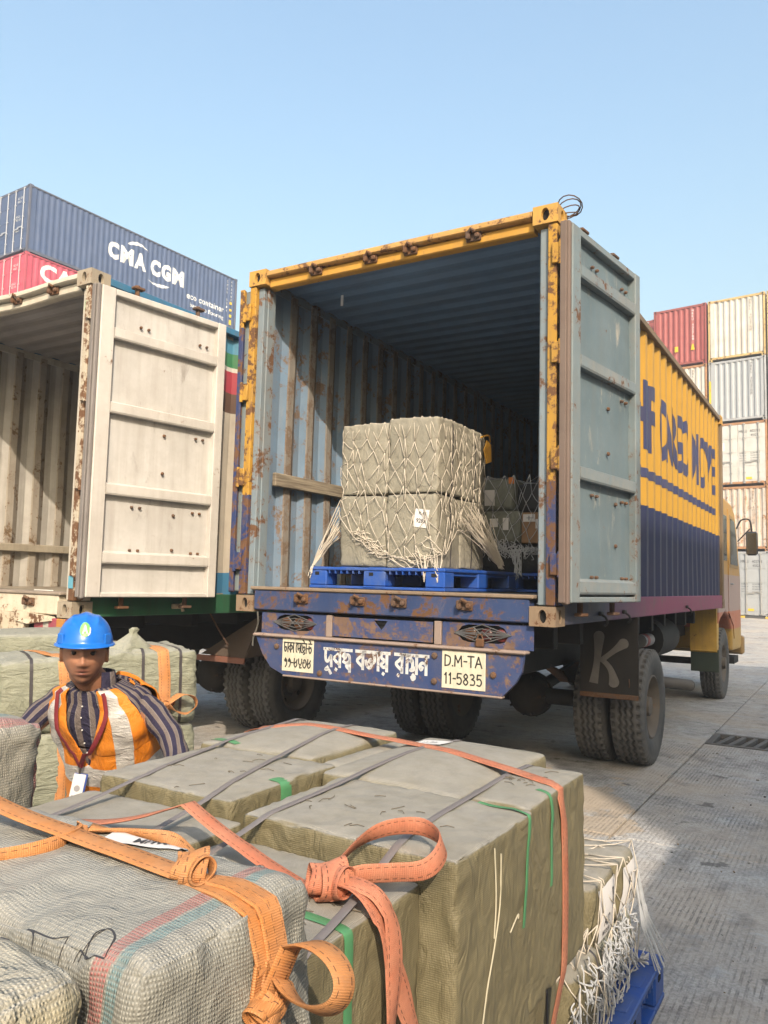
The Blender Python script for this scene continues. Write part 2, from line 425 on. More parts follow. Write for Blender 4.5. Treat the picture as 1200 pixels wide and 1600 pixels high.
def casting(name, mats, parent, c, s=(.162, .178, .118), sx=1, sy=1, sz=1):
    # ISO corner block with slotted holes; local origin at its outer corner, sx/sy/sz = sign of the outward directions
    mb = MB(); a, b, h = s; out = ((0, sx), (1, sy), (2, sz)); dims = (a, b, h)
    def face(ax, sg):
        o1, o2 = [i for i in range(3) if i != ax]; W1, W2 = dims[o1], dims[o2]
        n = 16; hr1, hr2 = (.026, .041) if ax != 2 else (.03, .05); ring, hole, deep = [], [], []
        for k in range(n):
            an = 2*math.pi*k/n; ca, sa = math.cos(an), math.sin(an); m = max(abs(ca), abs(sa))
            for L, r1, r2, dp in ((ring, W1/2/m, W2/2/m, 0), (hole, hr1, hr2, 0), (deep, hr1*.95, hr2*.95, -.03)):
                p = [0, 0, 0]; p[ax] = sg*(dims[ax]/2+dp); p[o1] = ca*r1; p[o2] = sa*r2; L.append(Vector(p))
        fs = [(k, (k+1) % n, n+(k+1) % n, n+k) for k in range(n)]+[(n+k, n+(k+1) % n, 2*n+(k+1) % n, 2*n+k) for k in range(n)]
        mb.add(ring+hole+deep, fs, 0); mb.add(deep, [tuple(range(n))], 1)
    for ax, sg in out: face(ax, sg)
    for ax, sg in out:   # plain inner faces
        o1, o2 = [i for i in range(3) if i != ax]; q = []
        for p1, p2 in ((-1, -1), (1, -1), (1, 1), (-1, 1)):
            p = [0, 0, 0]; p[ax] = -sg*dims[ax]/2; p[o1] = p1*dims[o1]/2; p[o2] = p2*dims[o2]/2; q.append(p)
        mb.add(q, [(0, 1, 2, 3)], 0)
    return mb.build(name, mats, parent, (c[0]-sx*a/2, c[1]-sy*b/2, c[2]-sz*h/2))
def add_castings(root, L, W, z0, H, mats, p=.004, sub=None):
    for sx in (-1, 1):
        for sy in (-1, 1):
            for sz in (-1, 1):
                casting('corner_casting', mats, root, ((W+p) if sx > 0 else -p, (L+p) if sy > 0 else -p, z0+((H+p) if sz > 0 else -p)), sx=sx, sy=sy, sz=sz)

# ------------------------------------------------------------ road truck parts
def tyre_mesh():
    mb = MB(); n = 168; P = []
    side = [(.105, .262), (.128, .30), (.140, .375), (.137, .44), (.128, .474)]
    xs = [-(x) for x, r in side]; rs = [r for x, r in side]
    tr = [-.118+.236*k/25 for k in range(26)]
    for k in range(n):
        th = 2*math.pi*k/n; ph = (k/n*42) % 1; tri = abs(ph*2-1)*2-1; row = []
        def add(x, r): row.append((x, r*math.cos(th), r*math.sin(th)))
        lug = -.022 if ph < .36 else 0
        for x, r in zip(xs, rs): add(x, r+(lug*.8 if r > .46 else (lug*.35 if r > .43 else 0)))
        for x in tr:
            r = .5-.10*x*x*3
            if abs(x) > .084: r += lug*(min(1, (abs(x)-.084)/.012))
            for gx in (-.045, .0, .045):
                if abs(x-gx-.011*tri) < .0085: r -= .017
            add(x, r)
        for x, r in zip(xs[::-1], rs[::-1]): add(-x, r+(lug*.8 if r > .46 else (lug*.35 if r > .43 else 0)))
        P.append(row)
    mb.grid(P, closed_u=True)
    return mb
def rim_mesh(front=False):
    X = Matrix.Rotation(R(90), 4, 'Y'); mb = MB()
    d = .03 if front else -.02
    mb.lathe([(.20, -.10), (.275, -.115), (.275, -.10), (.25, -.07), (.245, .07), (.25, .085), (.275, .10), (.275, .118), (.262, .122), (.25, .10), (.235, .075), (.21, .03+d), (.15, .01+d), (.11, .01+d), (.105, .06+d), (.085, .075+d), (.08, .12+d), (.03, .125+d)], 36, X)
    for k in range(8):
        a = 2*math.pi*k/8; mb.lathe([(.016, .0+d), (.016, .04+d), (.009, .045+d)], 6, X @ Matrix.Translation((.135*math.cos(a), .135*math.sin(a), 0)))
    for k in range(5):      # ventilation openings, set into the disc
        a = 2*math.pi*(k+.5)/5; mb.lathe([(.026, .028+d*.9), (.022, .031+d*.9)], 10, X @ Matrix.Translation((.19*math.cos(a), .19*math.sin(a), 0)), mi=1)
    return mb
_wheel = {}
def wheel(root, u, v, face=1, front=False, label=None):
    k = front
    if k not in _wheel:
        r = rim_mesh(front).build('wheel', [rim_m, void_m], None, smooth=40)
        t = tyre_mesh().build('tyre', tyre_m, r, smooth=38) if not _wheel else share(list(_wheel.values())[0][1], parent=r)
        _wheel[k] = (r, t); w = r
    else:
        w = share(_wheel[k][0]); share(_wheel[k][1], parent=w)
    w.parent = root; w.location = (u, v, .495); w.rotation_euler = (rnd.uniform(0, 6), 0, 0 if face > 0 else math.pi)
    if face < 0: w.rotation_euler = Quaternion((0, 0, 1), math.pi).to_matrix().to_euler()
    return w
def chain(name, p0, p1, n, parent, m, r=.006, sag=.05):
    mb = MB(); p0, p1 = Vector(p0), Vector(p1)
    for i in range(n):
        t = (i+.5)/n; c = p0.lerp(p1, t)+Vector((0, 0, -sag*4*t*(1-t))); d = (p1-p0)/n*.72
        s = Vector((1, 0, 0)) if i % 2 else Vector((0, 1, 0)); s = (s-d.normalized()*s.dot(d.normalized())).normalized()*d.length*.3
        mb.tube([c+d*math.cos(a)*.8+s*math.sin(a) for a in [2*math.pi*k/8 for k in range(8)]], r, 5, closed=True)
    return mb.build(name, m, parent, smooth=60)

def container_body(root, zc, L, W, H, m, keepers=(.6, 1.07, 1.39, 1.86), header_dent=0.0, zsill=.18, zhead=2.449):
    pr = corr(.16, L-.16)
    # side walls
    for nm, x, sg in (('left_wall', .03, -1), ('right_wall', W-.03, 1)):
        mb = MB(); wall_mesh(mb, pr, zc+.16, zc+H-.06, lambda y, o, z, x=x, sg=sg: (x+sg*o, y, z), 0, 1, 2, zsub=8, dent=.012)
        if sg < 0: mb.f = [f[::-1] for f in mb.f]
        mb.build(nm, [m['ext'], m['int'], m['edge']], root)
    mb = MB(); wall_mesh(mb, corr(.1, W-.1, .25), zc+.16, zc+H-.06, lambda y, o, z: (y, L-.05+o, z), 0, 1, 2); mb.build('front_wall', [m['ext'], m['int'], m['edge']], root)
    # roof, corrugated across, with its lining of grime
    mb = MB(); rp = corr(.12, L-.1, .209, .02, .01)
    for dz, mi, fl in ((0, 0, False), (-.005, 1, True)):
        mb.grid([[(x, y, zc+H-.012+o*1.0+dz+.004*noise.noise((x*1.3, y*.8, 5))) for x in (.05, .45, .85, 1.22, 1.6, 2.0, W-.05)] for (y, o, q) in rp], mi=mi, flip=not fl)
    mb.build('roof', [m['roof'], m['int_roof']], root)
    # rails and posts
    for x0, x1 in ((.0, .06), (W-.06, W)):
        mb = MB(); mb.box(x0, x1, .17, L-.17, zc+H-.075, zc+H-.015, .006); mb.build('top_rail', m['rail_top'], root)
        mb = MB(); mb.box(x0+.004, x1-.004, .17, L-.17, zc, zc+.165, .006); mb.build('bottom_rail', m['rail_bot'], root)
        xi = .062 if x0 < 1 else W-.07
        mb = MB(); mb.box(xi, xi+.008, .17, L-.1, zc+H-.10, zc+H-.03, .002); mb.build('rail_liner', m['jamb'], root)
    for x0, sg in ((.0, 1), (W, -1)):
        def bx(mb, a, b, y0, y1, z0, z1, mi=0): mb.box(min(x0+sg*a, x0+sg*b), max(x0+sg*a, x0+sg*b), y0, y1, z0, z1, .005, mi)
        mb = MB(); bx(mb, .002, .062, .005, .16, zc+.12, zc+H-.12, 0)
        mb.build('corner_post', m['post'], root)
        mb = MB(); bx(mb, .064, .12, .035, .165, zc+.12, zc+H-.13, 0); bx(mb, .121, .135, .07, .16, zc+.17, zc+H-.13, 0); mb.build('door_jamb', m['jamb'], root)
        for zz in (.30, .93, 1.58, 2.2):
            mb = MB(); bx(mb, -.022, .03, -.018, .004, zc+zz, zc+zz+.13)
            mb.tube([(x0-sg*.028, -.016, zc+zz-.01), (x0-sg*.028, -.016, zc+zz+.14)], .013, 8)
            mb.build('hinge', m['post'], root, smooth=40)
        mb = MB(); bx(mb, .0, .08, L-.12, L-.003, zc+.11, zc+H-.11); mb.build('front_post', m['rail_top'], root)
    # header: worn lip over a recessed face
    nseg = 14; mb = MB()
    def dz(u): return header_dent*(math.sin(u/W*math.pi*2.2+.6)*.6+math.sin(u*7)*.4)
    for (ya, yb, za, zb) in ((.002, .12, H-.058, H-.008), (.045, .115, zhead, H-.059)):
        P = []
        for i in range(nseg+1):
            u = .165+(W-.33)*i/nseg; d = dz(u)
            sl = .012
            P.append([(u, ya+sl, zc+za+d), (u, ya, zc+za+.008+d), (u, ya+.0, zc+zb-.014+d), (u, ya+.016, zc+zb+d), (u, yb, zc+zb+d), (u, yb, zc+za+d), (u, ya+sl, zc+za+d)])
        mb.grid(P, mi=(1 if ya < .01 else 0))
    mb.build('header', [m['header'], m.get('header_lip', m['header'])], root, smooth=50)
    for u in keepers:
        for zz, nm in ((zhead+.055, 0), (.105, 1)):
            mb = MB(); z = zc+zz; y = .04 if nm == 0 else -.004
            mb.box(u-.045, u-.012, y-.045, y, z-.028, z+.03, .008); mb.box(u+.014, u+.05, y-.035, y, z-.022, z+.012, .008)
            mb.box(u-.05, u+.055, y-.012, y+.002, z-.034, z+.026, .004); mb.tube([(u-.03, y-.03, z+.01), (u+.0, y-.05, z+.035), (u+.02, y-.03, z+.02)], .012, 6)
            mb.build('cam_keeper', rust_m, root, smooth=40)
    mb = MB(); mb.box(.16, W-.16, .0, .14, zc+.012, zc+zsill-.022, .008); mb.build('door_sill', m['sill'], root)
    mb = MB(); mb.box(.13, W-.13, -.012, .17, zc+zsill-.024, zc+zsill, .006); mb.build('threshold', m['lip'], root)
    mb = MB(); nb = 8
    for i in range(nb):
        a = .06+(W-.12)*i/nb; mb = MB(); mb.box(a+.002, a+(W-.12)/nb-.002, .172, L-.1, zc+.13, zc+zsill-.004, .003); mb.build('floor_plank', m['floor'], root)
    add_castings(root, L, W, zc, H, [m['cast'], void_m])

def cargo_door(root, loc, ang, z0, z1, w, m, mirror=False, rods=True, ribs=(.10, .345, .645, .945)):
    # door leaf seen from its inside: local x away from the hinge, local -y = inside face
    h = z1-z0; s = -1 if mirror else 1
    P = MB(); P.grid([[(x, s*(.0+.013*noise.noise((x*2.2, z*1.5, 1))), z0+z) for z in [h*k/12 for k in range(13)]] for x in [.06+(w-.12)*i/6 for i in range(7)]])
    P.grid([[(x, s*.02, z0+z) for z in (0, h)] for x in (.02, w-.02)], mi=1)
    d = P.build('door', [m['panel'], m['out']], root, loc, rot=(0, 0, ang))
    def part(nm, mb, mat): return mb.build(nm, mat, d)
    def bb(mb, x0, x1, y0, y1, za, zb, b=.006): mb.box(x0, x1, min(s*y0, s*y1), max(s*y0, s*y1), za, zb, b)
    for x0, x1 in ((.0, .115), (w-.085, w)):
        mb = MB(); bb(mb, x0, x1, -.05, .03, z0, z1); part('door_stile', mb, m['frame'])
    for za, zb in ((z1-.05, z1), (z0, z0+.035)):
        mb = MB(); bb(mb, .116, w-.086, -.046, .028, za, zb); part('door_rail', mb, m['frame'])
    for f in ribs:
        zt = z1-h*f; hh = .075
        mb = MB(); x0, x1 = .117, w-.087
        poly = [(x0, s*.0, zt+.02), (x0, s*-.052, zt), (x0, s*-.052, zt-hh+.012), (x0, s*-.046, zt-hh), (x0, s*.0, zt-hh)]
        mb.prism(poly, (x1-x0, 0, 0)); part('rib', mb, m['rib'])
    mb = MB(); bb(mb, -.035, -.002, -.045, .0, z0-.01, z1+.005, .008); bb(mb, -.05, -.037, -.03, .012, z0, z1, .004); part('door_gasket', mb, m['gasket'])
    mb = MB()
    for f in ribs:
        for x in (.36, .43, w-.24, w-.17):
            if f in (ribs[0], ribs[2]) or x > .5 or f == ribs[-1]:
                zt = z1-h*f-(.15 if f != ribs[-1] else -.03+.0)
                mb.lathe([(.011, 0), (.011, .016), (.004, .022)], 6, Matrix.Translation((x, s*-.004, zt+.22*(f == ribs[0]))) @ Matrix.Rotation(R(90*s), 4, 'X'))
    for x, zt in ((.62, .55), (.62, .42), (.74, .28), (.74, .16)):
        mb.lathe([(.014, 0), (.012, .012), (.004, .016)], 7, Matrix.Translation((x, s*-.004, z0+h*zt)) @ Matrix.Rotation(R(90*s), 4, 'X'))
    part('bolt', mb, rust_m)['kind'] = 'stuff'
    if rods:
        for x in (.36, w-.22):
            mb = MB(); mb.tube([(x, s*.065, z0-.09), (x, s*.065, z1+.12)], .019, 8)
            for zz in (z0-.09, z1+.085):
                mb.box(x-.045, x+.05, min(s*.03, s*.085), max(s*.03, s*.085), zz, zz+.022, .005)
            for zz in (.3, .9, 1.6, 2.1): mb.box(x-.04, x+.04, min(s*.021, s*.08), max(s*.021, s*.08), z0+zz, z0+zz+.05, .006)
            part('lock_rod', mb, rust_m)
    return d

def cab(root, m, u0=.09, u1=2.35, v0=7.1):
    pf = [(0, 1.05), (0, 2.72), (.07, 2.82), (.25, 2.87), (1.45, 2.83), (1.8, 2.72), (2.0, 2.45), (2.3, 1.85), (2.4, 1.7), (2.42, .68), (2.36, .6), (1.38, .62), (1.33, .92), (1.1, 1.13), (.65, 1.22), (.2, 1.13)]
    mb = MB(); mb.prism([(u0, v0+a, z) for a, z in pf], (u1-u0, 0, 0)); c = mb.build('cab', m['cab'], root)
    bv = c.modifiers.new('bevel', 'BEVEL'); bv.width = .035; bv.segments = 2; bv.limit_method = 'ANGLE'
    for u, s in ((u1, 1), (u0, -1)):
        e = u+s*.004
        def sheet(nm, pts, mat, th=.006, par=c):
            mb = MB(); mb.prism([(u+s*.001, v0+a, z) for a, z in pts], (s*th, 0, 0)); return mb.build(nm, mat, par)
        d = sheet('cab_door', [(.95, 1.2), (.95, 2.72), (1.6, 2.70), (1.85, 2.45), (2.12, 1.86), (2.12, .85), (1.5, .80), (1.42, 1.0)], m['cab'], .012)
        sheet('window_frame', [(1.05, 1.86), (1.05, 2.64), (1.58, 2.62), (1.78, 2.40), (2.0, 1.86)], m['trim'], .017)
        sheet('window', [(1.10, 1.91), (1.10, 2.59), (1.55, 2.57), (1.73, 2.37), (1.94, 1.91)], glass_m, .021)
        sheet('quarter_window', [(.25, 1.95), (.25, 2.6), (.82, 2.6), (.82, 1.95)], glass_m, .008)
        sheet('side_step', [(1.5, .42), (1.5, .52), (2.0, .52), (2.0, .42)], steel_dark, -.25)
        mb = MB(); mb.tube([(u+s*.012, v0+1.12, 1.62), (u+s*.035, v0+1.14, 1.62), (u+s*.035, v0+1.26, 1.62), (u+s*.012, v0+1.28, 1.62)], .012, 6); mb.build('door_handle', chrome_m, c, smooth=60)
        # mirror on its bracket
        mb = MB(); mb.tube(catmull([(u, v0+2.0, 2.5), (u+s*.06, v0+2.08, 2.64), (u+s*.18, v0+2.1, 2.64), (u+s*.21, v0+2.1, 2.45)], 5), .014, 6); mb.tube([(u, v0+2.1, 2.3), (u+s*.18, v0+2.1, 2.50)], .010, 6); k = mb.build('mirror_arm', steel_dark, c, smooth=60)
        mb = MB(); mb.box(u+s*.21-.085, u+s*.21+.085, v0+2.06, v0+2.13, 2.08, 2.46, .03); mb.build('side_mirror', plain('mirror housing', (.03, .032, .035), .4), c, smooth=40)
        mb = MB(); mb.box(u+s*.21-.07, u+s*.21+.07, v0+2.052, v0+2.058, 2.10, 2.44, .002); mb.build('mirror_glass', plain('mirror glass', (.5, .52, .54), .08, 1.0, var=.05), c)
    mb = MB(); mb.add([(u0+.15, v0+2.05, 2.40), (u1-.15, v0+2.05, 2.40), (u1-.1, v0+2.315, 1.9), (u0+.1, v0+2.315, 1.9)], [(0, 1, 2, 3)]); mb.build('windscreen', glass_m, c)
    mb = MB(); mb.box(u0-.03, u1+.03, v0+2.42, v0+2.6, .5, .8, .03); mb.build('front_bumper', m['trim'], root)
    for s in (0, 1):
        a, b = (u1-.36, u1-.02) if s else (u0+.02, u0+.36)   # mudguards behind the front wheels
        mb = MB(); mb.prism([(a, v0-.06, 1.28), (a, v0-.06, .70), (a, v0+.0, .66), (a, v0+.09, .72), (a, v0+.15, 1.28)], (b-a, 0, 0)); mb.build('mudguard', m['guard'], root)
        mb = MB(); mb.box(a, b+.02*s, v0-.03, v0-.005, .42, .72, .004); mb.build('front_mudflap', plain('green rubber flap', (.035, .05, .035), .7), root)
def underbody(root, W=2.438, L=6.99, va=2.75, front=7.75, frame_m=steel_dark):
    for u in (.80, 1.64):
        mb = MB(); mb.box(u-.04, u+.04, .12, 9.3, .82, 1.08, .008); mb.build('chassis_rail', frame_m, root)
        mb = MB()
        for i in range(5):
            zz = .74-.022*i; hl = .62-.09*i
            mb.grid([[(u-.045+.09*k, va+hl*t, zz-.11*(1-t*t)+.10+q) for k in (0, 1)] for q in (0,) for t in [-1+j/5 for j in range(11)]])
            mb.grid([[(u-.045+.09*k, va+hl*t, zz-.11*(1-t*t)+.118) for k in (0, 1)] for t in [-1+j/5 for j in range(11)]], flip=True)
        mb.build('leaf_spring', rust_m, root)
    for v in [.25+i*.62 for i in range(11)]:
        mb = MB(); mb.box(.30, W-.30, v, v+.09, 1.085, zc_cur[0]-.002, .006); mb.build('cross_bearer', frame_m, root)
    for v in (.3, 1.6, 3.8, 5.2):
        mb = MB(); mb.box(.845, 1.595, v, v+.12, .86, 1.02, .006); mb.build('cross_member', frame_m, root)
    for v, r in ((va, .075), (front, .05)):
        mb = MB(); mb.tube([(.2, v, .5), (W-.2, v, .5)], r, 12); mb.build('axle', frame_m, root, smooth=40)
    X = Matrix.Translation((1.27, va+.16, .50)) @ Matrix.Rotation(R(90), 4, 'X')
    mb = MB(); mb.lathe([(.10, -.1), (.18, -.02), (.215, .08), (.215, .12), (.205, .125), (.20, .17), (.195, .20), (.16, .27), (.09, .31), (.03, .32)], 20, X)
    for k in range(10):
        a = 2*math.pi*k/10; mb.lathe([(.012, .12), (.012, .14)], 6, X @ Matrix.Translation((.207*math.cos(a), .207*math.sin(a), 0)))
    for k in range(5):
        a = 2*math.pi*k/5; mb.box(.05, .19, -.01, .01, .2, .262, .004, 0, X @ Matrix.Rotation(a, 4, 'Z'))
    mb.build('differential', paint('greasy axle housing', (.025, .021, .019), rust=.25, dirt=.6, dirtc=(.075, .06, .05), rough=.75), root, smooth=35)
    mb = MB(); mb.tube([(1.25, va+.3, .52), (1.22, 5.5, .75)], .06, 10); mb.build('drive_shaft', frame_m, root, smooth=40)
    for u in (.15, .47, W-.47, W-.15): wheel(root, u, va, 1 if u > 1.2 else -1)
    for u in (.25, W-.24): wheel(root, u, front, 1 if u > 1.2 else -1, True)
    mb = MB(); mb.tube(catmull([(1.5, 3.4, .62), (1.65, 4.2, .56), (1.95, 4.55, .52), (2.36, 4.92, .46)], 5), .062, 12); mb.tube([(2.33, 4.895, .465), (2.37, 4.93, .457)], .05, 12, 1); mb.build('exhaust_pipe', [plain('sooty exhaust steel', (.11, .10, .09), .7, var=.4), void_m], root, smooth=40)
    mb = MB(); mb.tube([(1.98, 4.3, .98), (1.98, 5.2, .98)], .21, 20); mb.build('fuel_tank', frame_m, root, smooth=40)
    mb = MB(); mb.tube([(2.1, 3.62, 1.0), (2.1, 4.0, 1.0)], .065, 14, 0); mb.tube([(2.1, 3.70, 1.0), (2.1, 3.80, 1.0)], .068, 14, 1); mb.build('air_tank', [plain('pale tank paint', (.25, .25, .25), .5), plain('red tank band', (.3, .03, .03), .5)], root, smooth=40)
    mb = MB(); mb.box(.2, .55, 3.9, 5.0, .7, 1.06, .02); mb.build('battery_box', frame_m, root)
    mb = MB(); mb.box(.9, 1.54, 7.0, 8.9, .65, 1.2, .05); mb.build('engine', frame_m, root)
zc_cur = [1.29]
# ------------------------------------------------------------ ground
YAW = .5367
RT = lambda a, b, z=0: Vector((a*math.cos(YAW)+b*math.sin(YAW), -a*math.sin(YAW)+b*math.cos(YAW), z))     # yard frame -> world
def concrete(name, dirn, tint=1.0, groove=1.0):
    b = NB(name); P = b.co(); n = b.noise(.55, 8, .65); n2 = b.noise(7, 8, .72); n3 = b.noise(60, 5, .7)
    c = b.mix(b.ramp(n, [(.3, 0), (.7, 1)]), tuple(t*tint for t in (.33, .325, .315)), tuple(t*tint for t in (.52, .50, .47)))
    c = b.mix(.8, c, b.mix(1, c, b.ramp(n2, [(.28, .5), (.5, 1), (.75, 1.35)]), 'MULTIPLY'))
    c = b.mix(.65, c, b.mix(1, c, b.ramp(n3, [(.3, .45), (.6, 1.25)]), 'MULTIPLY')); tan = b.ramp(b.noise(.8, 5, .6, vec=b.mapv(P, (1, 1, 1), (3.3, 1.2, 0))), [(.45, 0), (.62, 1)]); c = b.mix(b.math('MULTIPLY', tan, .6), c, (.50, .42, .33)); spill = b.ramp(b.noise(1.9, 8, .72, vec=b.mapv(P, (1, 1, 1), (9.1, 4, 0))), [(.56, 0), (.66, 1)]); c = b.mix(b.math('MULTIPLY', spill, .55), c, (.52, .55, .57))
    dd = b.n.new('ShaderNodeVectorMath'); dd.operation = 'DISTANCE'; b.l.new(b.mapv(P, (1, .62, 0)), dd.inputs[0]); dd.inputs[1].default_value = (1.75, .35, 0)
    sunlit_m = b.ramp(b.math('MULTIPLY_ADD', b.noise(1.6, 6, .65), .9, dd.outputs['Value']), [(.95, 1), (1.0, .95)]) if False else b.ramp(b.math('MULTIPLY_ADD', b.noise(1.8, 6, .65), 1.1, b.math('MULTIPLY', dd.outputs['Value'], .5)), [(.95, 1), (1.3, 0)]); c = b.mix(b.math('MULTIPLY', sunlit_m, .75), c, (.47, .375, .27))      # warm tone of the sunlit ground behind the bales, painted into the concrete
    blot = b.ramp(b.noise(1.7, 7, .7), [(.55, 0), (.62, .6), (.70, 1)]); c = b.mix(b.math('MULTIPLY', blot, .5), c, (.10, .095, .09))
    oil = b.ramp(b.noise(3.9, 5, .6), [(.64, 0), (.67, 1)]); c = b.mix(b.math('MULTIPLY', oil, .6), c, (.055, .052, .05))
    v = b.mapv(P, (1, 1, 1)); w = b.wave(11.5, v, dirn, 1.6, 'SIN', 2.5); w2 = b.wave(31, v, dirn, 2.2, 'SIN', 3)
    wear = b.ramp(b.noise(1.3, 6, .65), [(.40, .05), (.60, 1)]); brk = b.ramp(b.noise(16, 3), [(.35, 0), (.6, 1)])
    g = b.math('MULTIPLY', b.math('MULTIPLY', b.ramp(b.math('MULTIPLY_ADD', w2, .35, b.math('MULTIPLY', w, .65)), [(.55, 0), (.75, 1)]), wear), brk)
    c = b.mix(b.math('MULTIPLY', g, .62*groove), c, (.10, .098, .092))
    h = b.math('MULTIPLY_ADD', g, -.9*groove, b.math('MULTIPLY_ADD', n3, .5, b.math('MULTIPLY', n2, .6)))
    return b.out(c, .88, 0, b.bump(h, .55, .012), .25)
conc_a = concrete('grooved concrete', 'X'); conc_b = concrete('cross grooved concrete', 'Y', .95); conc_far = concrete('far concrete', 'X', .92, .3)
O0 = Vector((-1.0764, 5.9449, 0))        # yard origin: the left rear corner of the blue-tailed truck
us = [-14, -9.4, -5.0, -.7, 2.62, 6.2, 10.5]; vs_ = [-9.5, -6.2, -2.9, .55, 4.05, 4.75, 8.2, 11.8, 15.4]
def gz(v): t = min(1, max(0, (v-17)/16)); return .36*t*t*(3-2*t)
gu = [-300, -100, -40, -14, 10.5, 40, 100, 300]; gv = [-300, -60, -9.5, 15.4, 18, 21, 24, 27, 30, 33, 60, 300]
mb = MB(); P = [[(u, v, gz(v)) for v in gv] for u in gu]; base = mb.add([p for r in P for p in r], [])
for i in range(len(gu)-1):
    for j in range(len(gv)-1):
        if gu[i] == -14 and gv[j] == -9.5: continue
        a = i*len(gv)+j; b_ = a+len(gv); mb.f.append((a, b_, b_+1, a+1)); mb.m.append(0)
x0, x1, y0, y1 = -14, 10.5, -9.5, 15.4
mb.add([(x0, y0, 0), (x1, y0, 0), (x1, y1, 0), (x0, y1, 0), (x0, y0, -.3), (x1, y0, -.3), (x1, y1, -.3), (x0, y1, -.3)], [(0, 1, 5, 4), (1, 2, 6, 5), (2, 3, 7, 6), (3, 0, 4, 7), (4, 5, 6, 7)])
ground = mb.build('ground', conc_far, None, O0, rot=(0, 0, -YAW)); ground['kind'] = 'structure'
for i in range(len(us)-1):
    for j in range(len(vs_)-1):
        if vs_[j] == 4.05 and us[i] >= 2.6 and us[i] < 6: continue
        u0, u1, v0, v1 = us[i], us[i+1], vs_[j], vs_[j+1]
        mb = MB(); mb.box(u0+.006, u1-.006, v0+.006, v1-.006, -.28, rnd.uniform(-.003, .0015), .006)
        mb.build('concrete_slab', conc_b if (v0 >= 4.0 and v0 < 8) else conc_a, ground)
# drain with an iron grating in its trench
gr = thing('drain_grate', 'long iron drain grating set in the concrete at the right edge', 'drain grate', O0 + RT(2.62, 4.05), -YAW)
iron = paint('worn cast iron', (.10, .098, .095), rust=.25, dirt=.5, rough=.6)
mb = MB(); mb.box(.01, 3.55, .015, .07, -.05, .004, .004); mb.box(.01, 3.55, .63, .685, -.05, .004, .004); mb.box(.01, .07, .071, .629, -.05, .004, .004); mb.build('grate_frame', iron, gr)
for i in range(30):
    x = .15+i*.112; X = Matrix.Translation((x, .35, -.02)) @ Matrix.Rotation(R(-8), 4, 'Z')
    mb = MB(); mb.box(-.022, .022, -.279, .279, -.028, .02, .004, 0, X); mb.build('grate_bar', iron, gr)

# ------------------------------------------------------------ the yellow and blue truck
ZC = 1.29; WID = 2.438; LEN = 6.99; HGT = 2.5834
truck = thing('container_truck', 'yellow and navy container truck with its empty looking box open and blue rusty bumper', 'truck', O0, -YAW)
YEL = (.52, .28, .03); NAVY = (.017, .024, .075); BLUE = (.022, .045, .20); SLATE = (.13, .205, .295)
floor_m = paint('worn grey floor', (.15, .145, .14), rust=.1, dirt=.4, dirtc=(.2, .18, .16), rough=.85)
m1 = dict(
    ext=paint('yellow over navy side paint', YEL, rust=.06, zones=[(0, NAVY), (ZC+.955, YEL)], var=.12, dirt=.12, streak=.12, rough=.5, bump=.12),
    int=paint('slate inner wall paint', SLATE, rust=.48, var=.3, dirt=.3, dirtc=(.26, .24, .21), streak=.3, scr=.5, scrc=(.36, .34, .30), rough=.7, rustc=((.09, .055, .035), (.28, .20, .14))),
    edge=paint('scuffed inner wall ridge', (.19, .175, .155), rust=.60, var=.3, dirt=.5, dirtc=(.33, .28, .22), streak=.4, rough=.85, scale=1.6, scr=.6, scrc=(.40, .36, .29), rustc=((.09, .06, .042), (.30, .22, .155))),
    int_roof=paint('slate ceiling paint', (.12, .215, .36), rust=.12, dirt=.3, streak=0, rough=.65), roof=paint('yellow roof paint', YEL, rust=.3),
    floor=floor_m, rail_top=paint('brown scuffed rail', (.20, .135, .075), rust=.3, dirt=.4, rough=.7),
    rail_bot=paint('navy to magenta rail paint', (.025, .03, .07), rust=.22, dirt=.3, dirtc=(.12, .10, .09), rough=.6),
    post=paint('yellow post paint over blue', YEL, rust=.62, zones=[(0, (.018, .04, .14)), (ZC+.86, YEL)], dirt=.35, rough=.65, scale=1.3, scr=.5, scrc=(.36, .25, .14)),
    jamb=paint('slate jamb', (.17, .22, .25), rust=.5, dirt=.5, dirtc=(.25, .21, .17), rough=.7),
    header=paint('yellow header paint', (.48, .25, .03), rust=.36, dirt=.3, dirtc=(.25, .14, .06), rough=.6, scale=1.3),
    header_lip=paint('worn orange lip', (.45, .25, .06), rust=.5, dirt=.6, dirtc=(.38, .24, .13), rough=.75, scale=1.6, scr=.6, scrc=(.5, .38, .22)),
    sill=paint('chipped blue sill', (.022, .046, .13), rust=.58, dirt=.15, dirtc=(.16, .12, .095), rough=.65, streak=.1, scr=.5, scrc=(.26, .2, .16)),
    lip=paint('brown worn threshold', (.24, .175, .12), rust=.45, dirt=.5, rough=.8),
    cast=paint('worn casting', (.24, .165, .10), rust=.45, dirt=.4, rough=.75))
b = NB('magenta fade rail'); y = b.sep(b.co())[1]; f = b.ramp(b.math('MULTIPLY_ADD', b.noise(2, 4), .18, b.math('MULTIPLY', y, .14)), [(.22, 0), (.5, 1)])
c = b.mix(f, (.026, .03, .07), (.25, .035, .10)); c = b.mix(b.ramp(b.noise(5, 8, .7), [(.5, 0), (.7, .7)]), c, (.13, .09, .08)); m1['rail_bot'] = b.out(c, .6, 0, b.bump(b.noise(30, 4), .2, .005))
zc_cur[0] = ZC
container_body(truck, ZC, LEN, WID, HGT, m1)
castY = paint('yellow worn casting', (.55, .30, .05), rust=.42, dirt=.4, rough=.7)
for o in kids(truck):
    if o.name.startswith('corner_casting') and o.location.z > ZC+1: o.data = o.data.copy(); o.data.materials[0] = castY
underbody(truck, WID, LEN)
